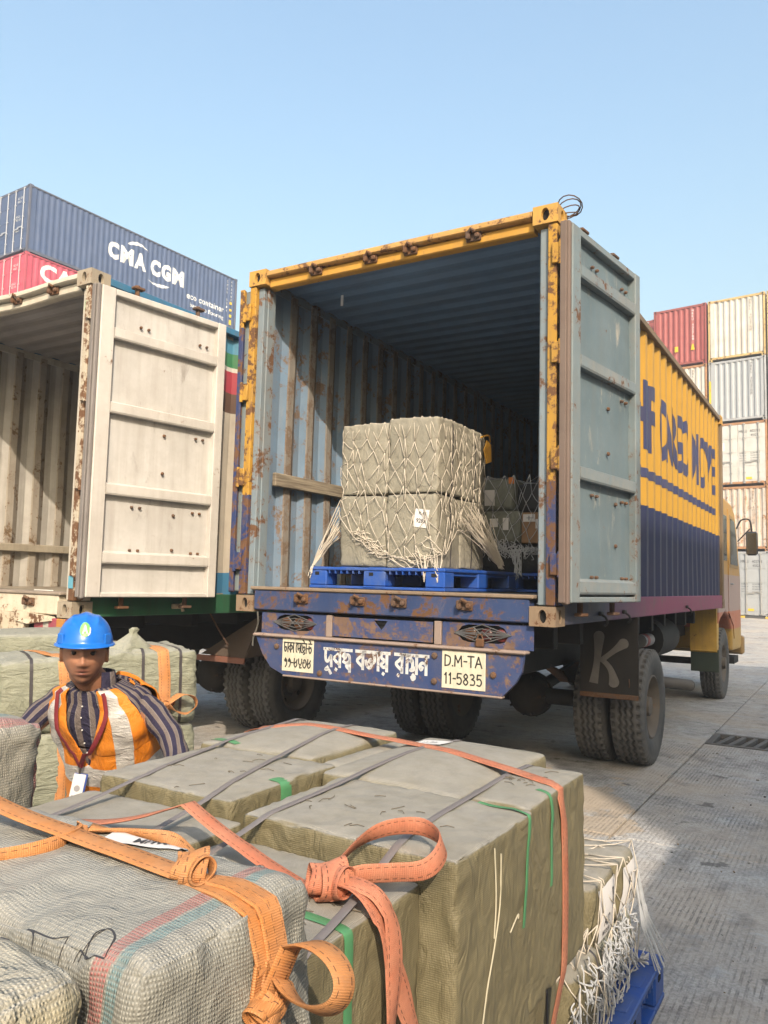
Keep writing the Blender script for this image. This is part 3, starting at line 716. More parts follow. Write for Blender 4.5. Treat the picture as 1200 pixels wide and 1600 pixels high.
cabp = paint('faded cab paint', (.56, .32, .06), rust=.2, zones=[(0, (.50, .30, .05)), (.95, (.55, .16, .07)), (1.22, (.42, .30, .27)), (1.75, (.50, .275, .06))], var=.25, dirt=.3, dirtc=(.4, .34, .3), rough=.5)
cab(truck, dict(cab=cabp, trim=paint('cab trim', (.30, .19, .07), rust=.2), guard=paint('yellow mudguard', (.55, .33, .05), rust=.3, dirt=.4)))
dm = dict(panel=paint('slate door panel', (.115, .16, .18), rust=.22, dirt=.25, dirtc=(.20, .20, .18), streak=.3, rough=.5, var=.3, scr=1.0, scrc=(.40, .37, .31)), out=m1['ext'],
          frame=paint('slate door frame', (.16, .205, .22), rust=.46, dirt=.45, dirtc=(.30, .25, .20), rough=.6), rib=paint('slate rib', (.17, .21, .225), rust=.42, dirt=.5, dirtc=(.36, .30, .23), rough=.6),
          gasket=paint('brown gasket', (.15, .105, .085), rust=.2, dirt=.5, dirtc=(.22, .18, .15), rough=.85))
cargo_door(truck, (WID+.045, .02, ZC), math.pi/2-.145, .14, 2.45, 1.075, dm)
dml = dict(dm); dml['gasket'] = m1['post']; cargo_door(truck, (-.045, .03, ZC), math.pi/2+.03, .14, 2.45, 1.16, dml, mirror=True)
# painted lettering and stripe that follow the corrugated side
pr = corr(.16, LEN-.16); side_x = lambda v: WID-.03+corr_off(pr, v)+.002
mark_m = paint('navy lettering', (.03, .035, .10), rust=.08, dirt=.2, rough=.5, bump=.1)
def fit(s, w, h, bold=.0):
    vs, fs = text_geo(s, 1, bold); x0 = min(v[0] for v in vs); x1 = max(v[0] for v in vs); y0 = min(v[1] for v in vs); y1 = max(v[1] for v in vs)
    return [((x-x0)/(x1-x0)*w, (y-y0)/(y1-y0)*h) for x, y in vs], fs
def on_side(geo, v, z, name, mat, root, pr=pr, fx=side_x, zb=ZC, rot=False):
    g = ([(x+v, y+z) for x, y in geo[0]], geo[1]); g = cut_geo(g, [p[0] for p in pr])
    return lay(g, lambda x, y: (fx(x)+.015, x, zb+y) if fx is None else (fx(x), x, zb+y)).build(name, mat, root)
def wall_dent(y, z): return .012*noise.noise((y*.9, z*.9, 3.1))
def on_dented(geo, v, z, name, mat, root):
    g = ([(x+v, y+z) for x, y in geo[0]], geo[1]); g = cut_geo(g, [p[0] for p in pr]+[.3*k for k in range(30)])
    bm_z = [.16+ZC+(HGT-.22)*k/8 for k in range(9)]
    def q(x, y):
        zz = ZC+y; k = (zz-bm_z[0])/(bm_z[1]-bm_z[0]); i = max(0, min(7, int(k))); t = k-i
        d = []
        for (a, b2) in zip(pr, pr[1:]):
            if a[0] <= x <= b2[0]:
                s = (x-a[0])/max(1e-9, b2[0]-a[0])
                for zz2 in (bm_z[i], bm_z[i+1]):
                    d.append((a[1]+wall_dent(a[0], zz2))*(1-s)+(b2[1]+wall_dent(b2[0], zz2))*s)
                break
        return (WID-.03+d[0]*(1-t)+d[1]*t+.003, x, zz)
    return lay(g, q).build(name, mat, root)
for s, v, w in (('HF', 2.16, .80), ('CARGO', 3.08, 1.56), ('MOVE', 4.86, 1.62)):
    on_dented(fit(s, w, .62, .036), v, 1.45, 'lettering', mark_m, truck)
on_dented(([(0, 0), (6.3, 0), (6.3, .085), (0, .085)], [(0, 1, 2, 3)]), .3, 1.2, 'stripe', mark_m, truck)

# tail below the box: lamp panels, hatch, bumper, number plates
tailm = paint('chipped blue tail', (.022, .046, .145), rust=.54, dirt=.45, dirtc=(.16, .145, .14), rough=.6, scale=1.0, streak=.12, scr=.55, scrc=(.30, .24, .20), rustc=((.10, .06, .045), (.27, .17, .12)))
ridge = paint('brown bumper lip', (.27, .20, .165), rust=.4, dirt=.5, dirtc=(.3, .24, .2), rough=.8)
def holed(mb, u0, u1, z0, z1, hole, y, th=.012, n=32):
    c = Vector((sum(p[0] for p in hole)/len(hole), sum(p[1] for p in hole)/len(hole)))
    def hit(poly, d):
        best = None
        for i in range(len(poly)):
            a = Vector(poly[i])-c; e = Vector(poly[(i+1) % len(poly)])-Vector(poly[i]); den = d.x*e.y-d.y*e.x
            if abs(den) < 1e-9: continue
            t = (a.x*e.y-a.y*e.x)/den; s = (a.x*d.y-a.y*d.x)/den
            if t > 0 and -1e-6 <= s <= 1+1e-6 and (best is None or t > best): best = t
        return c+d*(best or .01)
    rect = [(u0, z0), (u1, z0), (u1, z1), (u0, z1)]
    an = sorted(set([2*math.pi*k/n for k in range(n)]+[math.atan2(p[1]-c.y, p[0]-c.x) % (2*math.pi) for p in rect+list(hole)]))
    o = [hit(rect, Vector((math.cos(a), math.sin(a)))) for a in an]; h = [hit(hole, Vector((math.cos(a), math.sin(a)))) for a in an]; N = len(an)
    mb.add([(p.x, y, p.y) for p in o]+[(p.x, y, p.y) for p in h]+[(p.x, y+th, p.y) for p in h], [(k, (k+1) % N, N+(k+1) % N, N+k) for k in range(N)]+[(N+k, N+(k+1) % N, 2*N+(k+1) % N, 2*N+k) for k in range(N)])
def hexa(u, z, hw, hh): return [(u-hw, z), (u-hw*.8, z+hh*.75), (u-hw*.55, z+hh), (u+hw*.6, z+hh), (u+hw*.82, z+hh*.75), (u+hw, z-hh*.1), (u+hw*.85, z-hh*.8), (u+hw*.6, z-hh), (u-hw*.55, z-hh), (u-hw*.8, z-hh*.8)]
amber = plain('amber lamp', (.20, .075, .02), .3, spec=.5); redl = plain('red lamp', (.15, .025, .02), .3, spec=.5)
for (a, b_, c_) in ((.22, .79, .52), (1.69, 2.30, 1.965)):
    mb = MB(); holed(mb, a, b_, ZC-.153, ZC-.004, hexa(c_, ZC-.07, .175, .055), .03)
    mb.build('lamp_panel', tailm, truck)
    mb = MB(); mb.box(c_-.2, c_+.2, .06, .16, ZC-.15, ZC-.01, .01); mb.build('lamp_box', void_m, truck)
    for k, (du, mm) in enumerate(((-.09, amber), (.02, amber if a < 1 else redl), (.12, redl))):
        mb = MB(); mb.lathe([(.040, 0), (.040, .012), (.030, .02), (.0101, .022)], 14, Matrix.Translation((c_+du, .058, ZC-.075)) @ Matrix.Rotation(R(90), 4, 'X')); mb.build('tail_lamp', mm, truck, smooth=50)
    mb = MB(); y = .026
    for k in range(3):
        for sgn in (-1, 1):
            pts = [(c_-.19+.38*t/8, y, ZC-.07+sgn*.058*(1-k*.45)*(1-abs(t/4-1))) for t in range(9)]
            mb.tube(pts, .0035, 5)
    mb.tube([(c_-.06, y, ZC-.10), (c_+.0, y, ZC-.055), (c_+.06, y, ZC-.10)], .0035, 5); mb.tube([(c_-.06, y, ZC-.03), (c_+.0, y, ZC-.08), (c_+.06, y, ZC-.03)], .0035, 5)
    mb.build('lamp_guard', chrome_m, truck)
mb = MB(); mb.box(1.93, 1.985, .0, .022, ZC-.15, ZC-.10, .006); mb.tube([(1.94, .012, ZC-.1), (1.945, .012, ZC-.075), (1.97, .012, ZC-.075), (1.975, .012, ZC-.1)], .005, 6); mb.build('padlock', rust_m, truck)
mb = MB(); mb.box(.795, .845, .018, .05, ZC-.153, ZC-.004, .004); mb.box(1.635, 1.685, .018, .05, ZC-.153, ZC-.004, .004); mb.box(.846, 1.634, .06, .07, ZC-.15, ZC-.006, .002, 1); mb.build('hatch_frame', [ridge, void_m], truck)
mb = MB(); tri = [(1.18, ZC-.022), (1.29, ZC-.022), (1.265, ZC-.06), (1.24, ZC-.085), (1.205, ZC-.05)]; holed(mb, .852, 1.628, ZC-.143, ZC-.012, tri, .02); mb.build('hatch', tailm, truck)
mb = MB(); mb.prism([(.205, -.015, ZC-.17), (2.255, -.015, ZC-.17), (2.24, -.015, ZC-.28), (2.2, -.015, ZC-.35), (2.12, -.015, ZC-.432), (.46, -.015, ZC-.432), (.35, -.015, ZC-.39), (.27, -.015, ZC-.30)][::-1], (0, .03, 0))
bump = mb.build('bumper', tailm, truck)
mb = MB(); mb.box(.19, 2.27, -.038, .06, ZC-.176, ZC-.154, .008); mb.build('bumper_lip', ridge, truck)
mb = MB(); mb.box(.46, 2.12, -.022, .03, ZC-.447, ZC-.433, .005); mb.build('bumper_edge', ridge, truck)
mb = MB()
for u, z in ((1.66, -.22), (1.66, -.38), (2.06, -.31), (.40, -.24), (.78, -.40)): mb.lathe([(.022, 0), (.02, .008), (.012, .013)], 8, Matrix.Translation((u, -.0155, ZC+z)) @ Matrix.Rotation(R(90), 4, 'X'))
mb.build('bolt', rust_m, bump)['kind'] = 'stuff'
plate_m = paint('cream plate paint', (.66, .61, .47), rust=.27, dirt=.25, dirtc=(.3, .22, .13), rough=.6, scale=2.2)
ink = paint('black plate lettering', (.03, .03, .028), rust=.1, dirt=.1, streak=0, rough=.7); white_l = paint('white brush lettering', (.62, .62, .60), rust=.5, dirt=.15, dirtc=(.04, .06, .2), rough=.6, scale=2.6)
for (a, b_, z0, z1, l1, l2) in ((.455, .725, -.405, -.178, ('dha', 'aa', 'ka', 'aa', 'sp', 'ee', 'ma', 'ee', 'ttra', 'aa', 'hy', 'tta'), ('d1', 'd1', 'hy', 'd5', 'd8', 'd3', 'd5')),
                              (1.715, 2.01, -.412, -.18, ('D', 'dot', 'M', 'hy', 'T', 'A'), ('1', '1', 'hy', '5', '8', '3', '5'))):
    mb = MB(); mb.box(a, b_, -.019, -.0152, ZC+z0, ZC+z1, .0008); pl = mb.build('number_plate', plate_m, bump)
    w = b_-a-.03
    for seq, zz in ((l1, z1-.095), (l2, z0+.028)):
        g = letters(seq, w, .066, .0095); lay(g, lambda x, y, zz=zz, a=a: (a+.015+x, -.0200, ZC+zz+y)).build('lettering', ink, bump)
g1 = letters(('da', 'uu', 'ra', 'tba'), .22, .115, .021); g2 = letters(('ba', 'ja', 'aa', 'ya'), .255, .115, .021); g3 = letters(('ra', 'aa', 'kha', 'u', 'na'), .24, .115, .021)
for g, u in ((g1, .815), (g2, 1.075), (g3, 1.375)):
    lay(g, lambda x, y, u=u: (u+x, -.0162, ZC-.345+y)).build('painted_lettering', white_l, bump)
# mudflaps; the right one carries a pale K emblem
flapm = paint('dusty black flap', (.016, .015, .0145), rust=.08, dirt=.5, dirtc=(.045, .034, .027), rough=.85, streak=.3)
for a, b_ in ((1.955, 2.435), (.0, .48)):
    mb = MB(); mb.box(a, b_, 2.10, 2.115, .62, 1.284, .004); mf = mb.build('mudflap', flapm, truck)
    mb = MB(); mb.box(a, b_, 2.092, 2.0985, .62, .66, .003); mb.build('flap_strip', rust_m, mf)
km = plain('pale grey emblem', (.17, .16, .15), .8, var=.35, scale=14)
def bone(p0, p1, r0, r1, curve=0, n=10):
    p0, p1 = Vector(p0), Vector(p1); d = (p1-p0); nn = Vector((-d.y, d.x)).normalized(); L, Rr = [], []
    for i in range(n+1):
        t = i/n; c = p0.lerp(p1, t)+nn*curve*math.sin(math.pi*t); w = r0+(r1-r0)*t; w *= 1-.35*math.sin(math.pi*t)
        L.append(c+nn*w); Rr.append(c-nn*w)
    cap = [p1+d.normalized()*r1*math.sin(a)+nn*r1*math.cos(a) for a in [math.pi*k/7 for k in range(1, 7)]]
    return L+cap+Rr[::-1]
for (p0, p1, r0, r1, cv) in (((2.07, .735), (2.115, 1.12), .036, .045, -.008), ((2.13, .92), (2.315, 1.07), .022, .042, .0), ((2.125, .94), (2.235, .755), .022, .045, .03)):
    mb = MB(); mb.prism([(p.x, 2.0995, p.y) for p in bone(p0, p1, r0, r1, cv)], (0, -.008, 0)); mb.build('letter_emblem', km, mf if False else bpy.data.objects['mudflap'])
mb = MB(); mb.tube([(2.36, 2.095, .79), (2.365, 2.088, .74), (2.36, 2.095, .72)], .004, 5); mb.build('wire_hook', rust_m, bpy.data.objects['mudflap'])
# plank wedged along the inside of the left wall, wire coil on the roof corner, hooks along the bottom rail
mb = MB(); mb.box(.078, .115, .26, 1.95, ZC+.955, ZC+1.06, .006); mb.build('wood_plank', wood_m, truck)
mb = MB()
for k in range(4):
    mb.tube([(WID-.02+.075*math.cos(a)+.01*k, .22+.09*math.sin(a), ZC+HGT+.02+.018*k+.03*math.sin(a+k)) for a in [2*math.pi*i/14 for i in range(14)]], .004, 5, closed=True)
mb.build('wire_coil', rust_m, truck)
mb = MB(); mb.box(.44, .465, .60, .602, ZC+2.44, ZC+2.53, .0008); mb.build('paint_patch', plain('white drip', (.8, .8, .8), .6), truck)
for v in (.95, 1.6, 4.2):
    mb = MB(); mb.tube(catmull([(WID+.005, v, ZC+.05), (WID+.04, v, ZC+.03), (WID+.045, v+.03, ZC-.01), (WID+.02, v+.05, ZC-.03)], 4), .008, 6); mb.box(WID-.002, WID+.02, v-.03, v+.03, ZC+.04, ZC+.07, .005)
    mb.build('rope_hook', steel_dark, truck)

# grit and scraps lying about the yard
mb = MB(); rg = random.Random(21)
for k in range(300):
    a_, b_ = rg.uniform(-1.5, 3.2), rg.uniform(2.2, 9.5); p = RT(a_, b_, .002); s = rg.uniform(.003, .009)*(1.8 if k % 40 == 0 else 1)
    X = Matrix.Translation(p) @ Matrix.Rotation(rg.uniform(0, 6), 4, 'Z') @ Matrix.Rotation(rg.uniform(-.6, .6), 4, 'X')
    mb.box(-s, s*.8, -s*.7, s*.7, -s*.3, s*.5, s*.25, (0, 2, 0, 2, 0, 1)[k % 6], X)
gt = mb.build('grit', [plain('pale grit', (.34, .31, .27), .9), plain('dark grit', (.08, .075, .07), .9), plain('tan grit', (.30, .22, .14), .9)]); gt['kind'] = 'stuff'; gt['label'] = 'grit and small scraps scattered over the concrete'
# ------------------------------------------------------------ the cream coloured truck on the left
Y2 = .547; ZL = 1.213
c2, s2 = math.cos(Y2), math.sin(Y2)
corner = Vector((-2.217, 5.732, 0)); O2 = corner - Vector((c2, -s2, 0))*WID
truck2 = thing('container_truck', 'cream coloured truck with worn white door swung back beside the yellow truck', 'truck', O2, -Y2)
CRM = (.60, .54, .43); cream_int = (.46, .42, .36)
m2 = dict(
    ext=paint('banded side paint', CRM, rust=.22, zones=[(0, (.04, .20, .36)), (1.57, (.56, .49, .39)), (3.02, (.13, .07, .045)), (3.20, (.42, .05, .07)), (3.40, (.6, .56, .48)), (3.44, (.04, .20, .08)), (3.57, (.07, .27, .40))], dirt=.3, streak=.3, rough=.6),
    int=paint('cream inner wall', (.37, .35, .315), rust=.12, dirt=.45, dirtc=(.17, .15, .125), streak=.5, rough=.75, rustc=((.05, .035, .025), (.25, .17, .10))),
    edge=paint('stained inner ridge', (.31, .275, .225), rust=.5, dirt=.5, dirtc=(.2, .15, .1), rough=.8, scale=1.4, rustc=((.04, .03, .025), (.30, .19, .09))),
    int_roof=paint('grey ceiling', (.25, .235, .23), rust=.05, dirt=.45, dirtc=(.15, .13, .12), streak=0), roof=paint('cream roof', CRM, rust=.3),
    floor=wood_m, rail_top=paint('blue top rail', (.03, .16, .29), rust=.25, dirt=.3), rail_bot=paint('green bottom rail', (.018, .115, .05), rust=.25, dirt=.35, dirtc=(.08, .07, .05)),
    post=paint('scabbed cream post', (.45, .40, .31), rust=.66, dirt=.45, dirtc=(.22, .16, .10), rough=.75, scale=1.3), jamb=paint('cream jamb', (.46, .42, .35), rust=.3, dirt=.5),
    header=paint('cream header', (.50, .455, .37), rust=.34, dirt=.45, dirtc=(.28, .21, .15), rough=.7), sill=paint('chalky cream sill', (.52, .46, .36), rust=.45, dirt=.4, dirtc=(.33, .26, .17), rough=.8),
    lip=paint('grey brown threshold', (.26, .21, .165), rust=.3, dirt=.5), cast=paint('brown cream casting', (.36, .30, .22), rust=.4, dirt=.5))
zc_cur[0] = ZL
container_body(truck2, ZL, LEN, WID, HGT, m2, keepers=(1.02, 1.5, 1.96), header_dent=.012)
underbody(truck2, WID, LEN)
cab(truck2, dict(cab=paint('old cab paint', (.32, .10, .05), rust=.3, dirt=.4), trim=steel_dark, guard=steel_dark))
dm2 = dict(panel=paint('white door panel', (.52, .50, .47), rust=.18, dirt=.45, dirtc=(.34, .30, .26), streak=.4, rough=.65, var=.2, scr=.65, scrc=(.27, .24, .21), rustc=((.08, .05, .04), (.25, .18, .12))), out=m2['ext'],
           frame=paint('white door frame', (.52, .49, .45), rust=.3, dirt=.35, dirtc=(.33, .28, .23), rough=.7), rib=paint('white rib', (.52, .49, .45), rust=.3, dirt=.35, dirtc=(.33, .28, .23), rough=.7),
           gasket=paint('grey gasket', (.20, .18, .17), rust=.1, dirt=.5, rough=.8))
cargo_door(truck2, (WID+.06, .03, ZL), math.pi/2-.143, .15, 2.45, 1.16, dm2, ribs=(.13, .375, .64, .86))
cargo_door(truck2, (-.05, .03, ZL), math.pi/2+.04, .15, 2.45, 1.16, dm2, mirror=True)
refl = NB('banded reflector'); x = refl.sep(refl.co())[0]
cc = refl.ramp(refl.math('MULTIPLY', refl.math('SUBTRACT', x, 2.03), 2.56), [(0, (.42, .04, .07)), (.27, (.45, .42, .36)), (.43, (.33, .05, .08)), (.66, (.45, .20, .04)), (.9, (.30, .06, .06))], 'CONSTANT')
cc = refl.mix(refl.ramp(refl.noise(9, 6, .7), [(.45, 0), (.75, .6)]), cc, (.2, .15, .12)); refl_m = refl.out(cc, .5)
mb = MB(); mb.box(2.03, 2.42, -.01, .02, ZL-.172, ZL-.012, .006); mb.build('reflector_board', refl_m, truck2)
# broken cream channel below the sill
chm = paint('broken cream steel', (.52, .45, .34), rust=.45, dirt=.4, dirtc=(.33, .25, .15), rough=.8)
mb = MB(); mb.prism([(1.61, -.03, ZL+.02), (1.89, -.03, ZL+.01), (1.96, -.035, ZL-.03), (1.93, -.03, ZL-.10), (1.90, -.02, ZL-.22), (1.86, -.02, ZL-.235), (1.68, -.02, ZL-.225), (1.66, -.02, ZL-.1)][::-1], (0, .05, 0)); mb.build('bumper_bracket', chm, truck2)
mb = MB(); mb.prism([(1.46, -.03, ZL+.02), (1.62, -.03, ZL+.015), (1.63, -.03, ZL-.05), (1.61, -.02, ZL-.2), (1.46, -.02, ZL-.23)][::-1], (0, .04, 0)); mb.build('bumper_bracket', chm, truck2)
mb = MB(); mb.prism([(1.86, -.04, ZL+.03), (2.22, -.035, ZL-.0), (2.24, -.03, ZL-.03), (2.0, -.05, ZL-.06), (1.84, -.04, ZL-.04)][::-1], (0, .06, 0)); mb.build('bent_flange', chm, truck2)
mb = MB(); mb.box(.25, 1.45, -.02, .03, ZL-.23, ZL+.0, .01); mb.build('bumper', chm, truck2)
# folded steel guard behind the right wheels with its chain
gm = paint('dusty brown guard', (.085, .06, .045), rust=.35, dirt=.6, dirtc=(.13, .095, .07), rough=.85)
mb = MB()
g0, g1, g2, g3, g4 = (1.80, 1.86, .84), (2.46, 1.80, .76), (2.46, 2.0, 1.25), (2.13, 1.93, 1.0), (1.80, 2.0, .88)
mb.prism([(1.86, 1.92, .80), (2.44, 1.88, .80), (2.44, 2.10, 1.19)], (0, .012, 0)); mb.prism([(1.86, 1.92, .80), (2.44, 2.10, 1.19), (2.0, 2.12, .95)], (0, .012, 0)); mb.prism([(2.446, 1.88, .80), (2.446, 2.5, .82), (2.446, 2.5, 1.19), (2.446, 2.12, 1.19)], (.006, 0, 0))
gd = mb.build('wheel_guard', gm, truck2)
mb = MB(); mb.box(1.86, 2.45, 1.86, 1.875, .745, .80, .004); mb.build('guard_lip', paint('red brown lip', (.22, .085, .055), rust=.4), gd)
chain('chain', (2.16, 1.7, 1.205), (2.22, 1.90, .90), 14, truck2, rust_m, .005, .01)
for v in (1.0, 2.05):
    mb = MB(); mb.box(WID, WID+.03, v-.05, v+.05, ZL+.05, ZL+.09, .006); mb.tube([(WID+.02, v, ZL+.06), (WID+.05, v+.01, ZL+.09), (WID+.06, v+.03, ZL+.03)], .014, 6)
    mb.build('rope_hook', paint('flaking cream hook', (.45, .36, .25), rust=.4), truck2)
mb = MB(); mb.tube(catmull([(WID+.05, 2.0, ZL+.13), (WID+.04, 1.99, ZL+.05), (WID+.06, 1.98, ZL-.1), (WID+.03, 1.96, ZL-.22), (WID+.05, 1.93, ZL-.30)], 5), .008, 6); tag(mb.build('hanging_rope', plain('pale rope', (.55, .52, .46), .9), None, O2, rot=(0, 0, -Y2)), 'short pale rope hanging from the green bottom rail of the cream truck', 'rope')
mb = MB(); mb.box(1.72, 1.95, .19, .2, ZL+.178, ZL+.186, .002); mb.build('floor_strip', plain('white strip', (.7, .68, .64), .6), truck2)
mb = MB(); mb.box(.085, .12, .4, 2.6, ZL+.52, ZL+.60, .008); mb.build('lashing_rail', paint('stained lashing rail', (.33, .29, .22), rust=.35, dirt=.5), truck2)
mb = MB(); mb.box(WID-.058, WID-.006, -.001, .003, ZL+.21, ZL+.30, .001); mb.box(WID-.058, WID-.006, -.001, .003, ZL+2.27, ZL+2.34, .001, 1); mb.build('painted_patch', [plain('pale blue patch', (.12, .34, .45), .6), plain('pale green patch', (.35, .45, .30), .6)], truck2)
# an unseen copy of the cream truck, added to the right behind the photographer: its box throws the shade over the near ground
t3 = copy_tree(truck2); t3['label'] = 'unseen copy of the cream truck, added to the right behind the camera for its shade'; t3.location = RT(2.50, -4.8); t3.rotation_euler = (0, 0, -YAW)
# ------------------------------------------------------------ stacked containers
cast_s = paint('stack casting', (.22, .15, .11), rust=.4)
rodm = plain('galvanised rod', (.42, .41, .39), .5, .4)
grp_far = None
def box_container(label, loc, yaw, L, H, wall, frame, face='front', rust_face=None, rods=rodm):
    t = thing('shipping_container', label, 'container', loc, -yaw)
    W = WID
    pr_ = corr(.12, L-.12, depth=.026)
    for nm, x, sg in (('side_wall', .03, -1), ('side_wall', W-.03, 1)):
        mb = MB(); wall_mesh(mb, pr_, .14, H-.07, lambda y, o, z, x=x, sg=sg: (x+sg*o, y, z))
        if sg < 0: mb.f = [f[::-1] for f in mb.f]
        mb.build(nm, wall, t)
    pe = corr(.10, W-.10, .25, .045)
    for y, sg in ((0, -1), (L, 1)):
        if sg < 0 and face == 'doors':
            for k in (0, 1):
                a, b_ = (.075, W/2-.006) if k == 0 else (W/2+.006, W-.075)
                mb = MB(); mb.box(a, b_, .012, .05, .16, H-.13, .006); d = mb.build('door', rust_face or wall, t)
                for i in range(4):
                    z0 = .2+(H-.38)*i/4; mb = MB(); mb.box(a+.06, b_-.06, .002, .011, z0+.06, z0+(H-.38)/4-.04, .004); mb.build('door_panel', rust_face or wall, d)
                for f in (.24, .76):
                    x = a+(b_-a)*f; mb = MB(); mb.tube([(x, -.03, .1), (x, -.03, H-.09)], .022, 6)
                    for z in (.12, .55, 1.0, 1.5, 2.1, H-.14): mb.box(x-.05, x+.05, -.045, .004, z, z+.05, .006)
                    mb.build('lock_rod', rods, d)
                    s = 1 if f < .5 else -1
                    mb = MB(); mb.box(min(x, x+s*.34), max(x, x+s*.34), -.05, -.035, 1.0+.1*f, 1.05+.1*f, .004); mb.build('door_handle', rods, d)
        else:
            mb = MB(); wall_mesh(mb, pe, .2, H-.1, lambda u, o, z, y=y, sg=sg: (u, y+sg*(-.015+o), z))
            if sg > 0: mb.f = [f[::-1] for f in mb.f]
            mb.build('end_wall', rust_face or wall, t)
    mb = MB(); mb.grid([[(x, y, H-.02) for x in (.03, W-.03)] for y in (.06, L-.06)], flip=True); mb.grid([[(x, y, .13) for x in (.03, W-.03)] for y in (.06, L-.06)]); mb.build('roof', wall, t)
    mb = MB()
    for x in (.0, W-.075):
        for y in (0, L-.1): mb.box(x, x+.075, y, y+.1, .115, H-.115, .008)
        mb.box(x+.008, x+.068, .15, L-.15, .02, .15, .006); mb.box(x+.006, x+.066, .15, L-.15, H-.085, H-.02, .006)
    for y in (.008, L-.108): mb.box(.15, W-.15, y, y+.1, .09, .19, .006); mb.box(.15, W-.15, y, y+.1, H-.12, H-.015, .006)
    mb.build('frame', frame, t)
    for sx in (0, 1):
        for sy in (0, 1):
            for sz in (0, 1):
                x, y, z = (-.004, W-.17)[sx], (-.004, L-.18)[sy], (-.001, H-.119)[sz]
                mb = MB(); mb.box(x, x+.174, y, y+.184, z, z+.12, .008)
                if sy == 0: mb.box(x+.055, x+.12, y-.001, y+.01, z+.025, z+.095, .0, 1)
                mb.build('corner_casting', [frame, void_m], t)
    return t, pr_, pe
def end_text(t, s, x, z, w, h, mat, y=-.004, name='marking', vertical=False):
    vs, fs = fit(s, w, h)
    if vertical: vs = [(a, b) for a, b in vs]
    lay((vs, fs), lambda a, b: (x+a, y, z+b)).build(name, mat, t)
def column_text(t, s, x, z, ch, mat, y, name='marking'):      # characters one below the other
    mb = MB()
    for i, c in enumerate(s):
        if c == ' ': continue
        vs, fs = fit(c, ch*.62, ch*.8); mb.add([(x+a, y, z-i*ch+b) for a, b in vs], fs)
    mb.build(name, mat, t)
def lay_corr(t, geo, x, z, mat, prx, W=WID, name='lettering', base=None):
    g = ([(a+x, b+z) for a, b in geo[0]], geo[1]); g = cut_geo(g, [p[0] for p in prx])
    return lay(g, lambda a, b: (W-.03+corr_off(prx, a)+.004, a, b)).build(name, mat, t)
def patch(t, x0, x1, z0, z1, mat, y, name='sticker'):
    mb = MB(); mb.box(x0, x1, y-.004, y, z0, z1, .001); mb.build(name, mat, t)
blk = plain('faded black marking', (.07, .07, .07), .7); wht = plain('white marking', (.78, .78, .76), .6); yel_s = plain('yellow sticker', (.75, .50, .02), .6)
red_w = paint('oxide red container', (.30, .062, .058), rust=.06, var=.15, dirt=.2, dirtc=(.35, .18, .15), streak=.15, rough=.55)
red_f = paint('oxide red frame', (.27, .06, .05), rust=.2, dirt=.2)
wh_r = paint('rust stained white container', (.52, .515, .48), rust=.26, dirt=.3, dirtc=(.5, .30, .14), streak=.35, rough=.6, scale=.8, rustc=((.20, .085, .03), (.42, .20, .06)))
wh_rr = paint('heavily rusted white container', (.50, .47, .43), rust=.46, dirt=.45, dirtc=(.5, .25, .09), streak=.7, rough=.7, scale=.8, rustc=((.22, .085, .025), (.45, .21, .06)))
wh_f = paint('rusty yellowed frame', (.52, .38, .16), rust=.5, dirt=.4, dirtc=(.45, .25, .08))
wh_d = paint('white container doors', (.52, .52, .50), rust=.1, dirt=.2, dirtc=(.5, .36, .2), streak=.2, rough=.55)
gry_w = paint('light grey container', (.37, .39, .41), rust=.03, dirt=.12, dirtc=(.4, .38, .34), streak=.12, rough=.5, var=.08)
gry_f = paint('grey frame', (.36, .37, .38), rust=.12, dirt=.2)
HQ = 2.892
S0 = Vector((14.766, 35.831, .365)); SY = .67
SU = Vector((math.cos(SY), -math.sin(SY), 0)); SV = Vector((math.sin(SY), math.cos(SY), 0))
def stack(ci, ri, label, wall, frame, face='front', dv=0, L=6.06):
    return box_container(label, S0+SU*(2.52*ci)+SV*dv+Vector((0, 0, HQ*ri)), SY, L, HQ-.012, wall, frame, face)
wh_f2 = paint('brown rusted frame', (.40, .20, .09), rust=.5, dirt=.4)
rightst = {
 (0, 4): ('white container with rust blotches and yellowed corner posts, top of the far right stack', wh_r, wh_f, 'front'),
 (0, 3): ('clean light grey corrugated container directly under the rust blotched white one', gry_w, gry_f, 'front'),
 (0, 2): ('white container showing its double doors in the middle of the right stack', wh_d, wh_f2, 'doors'),
 (0, 1): ('white corrugated container streaked heavily with orange rust', wh_rr, wh_f2, 'front'),
 (0, 0): ('pale grey container with closed doors standing at ground level', gry_w, gry_f, 'doors'),
 (-1, 4): ('oxide red container on top of the stack right of the yellow truck', red_w, red_f, 'front'),
 (-1, 3): ('white container with rusty post tucked below the oxide red one', wh_r, wh_f2, 'front'),
 (-1, 2): ('grey container hidden behind the yellow truck, third from the ground', gry_w, gry_f, 'front'),
 (-1, 1): ('oxide red container hidden behind the yellow truck, second from the ground', red_w, red_f, 'front'),
 (-1, 0): ('white container hidden behind the yellow truck at ground level', wh_d, wh_f2, 'front'),
 (1, 4): ('white container cut by the right picture edge, top row', wh_r, wh_f, 'front'),
 (1, 3): ('grey container cut by the right picture edge, second row from the top', gry_w, gry_f, 'front'),
 (1, 2): ('white doored container cut by the right picture edge, middle row', wh_d, wh_f, 'doors'),
 (1, 1): ('rusty white container cut by the right picture edge, second row from the ground', wh_rr, wh_f2, 'front'),
 (1, 0): ('grey container cut by the right picture edge, at ground level', gry_w, gry_f, 'doors')}
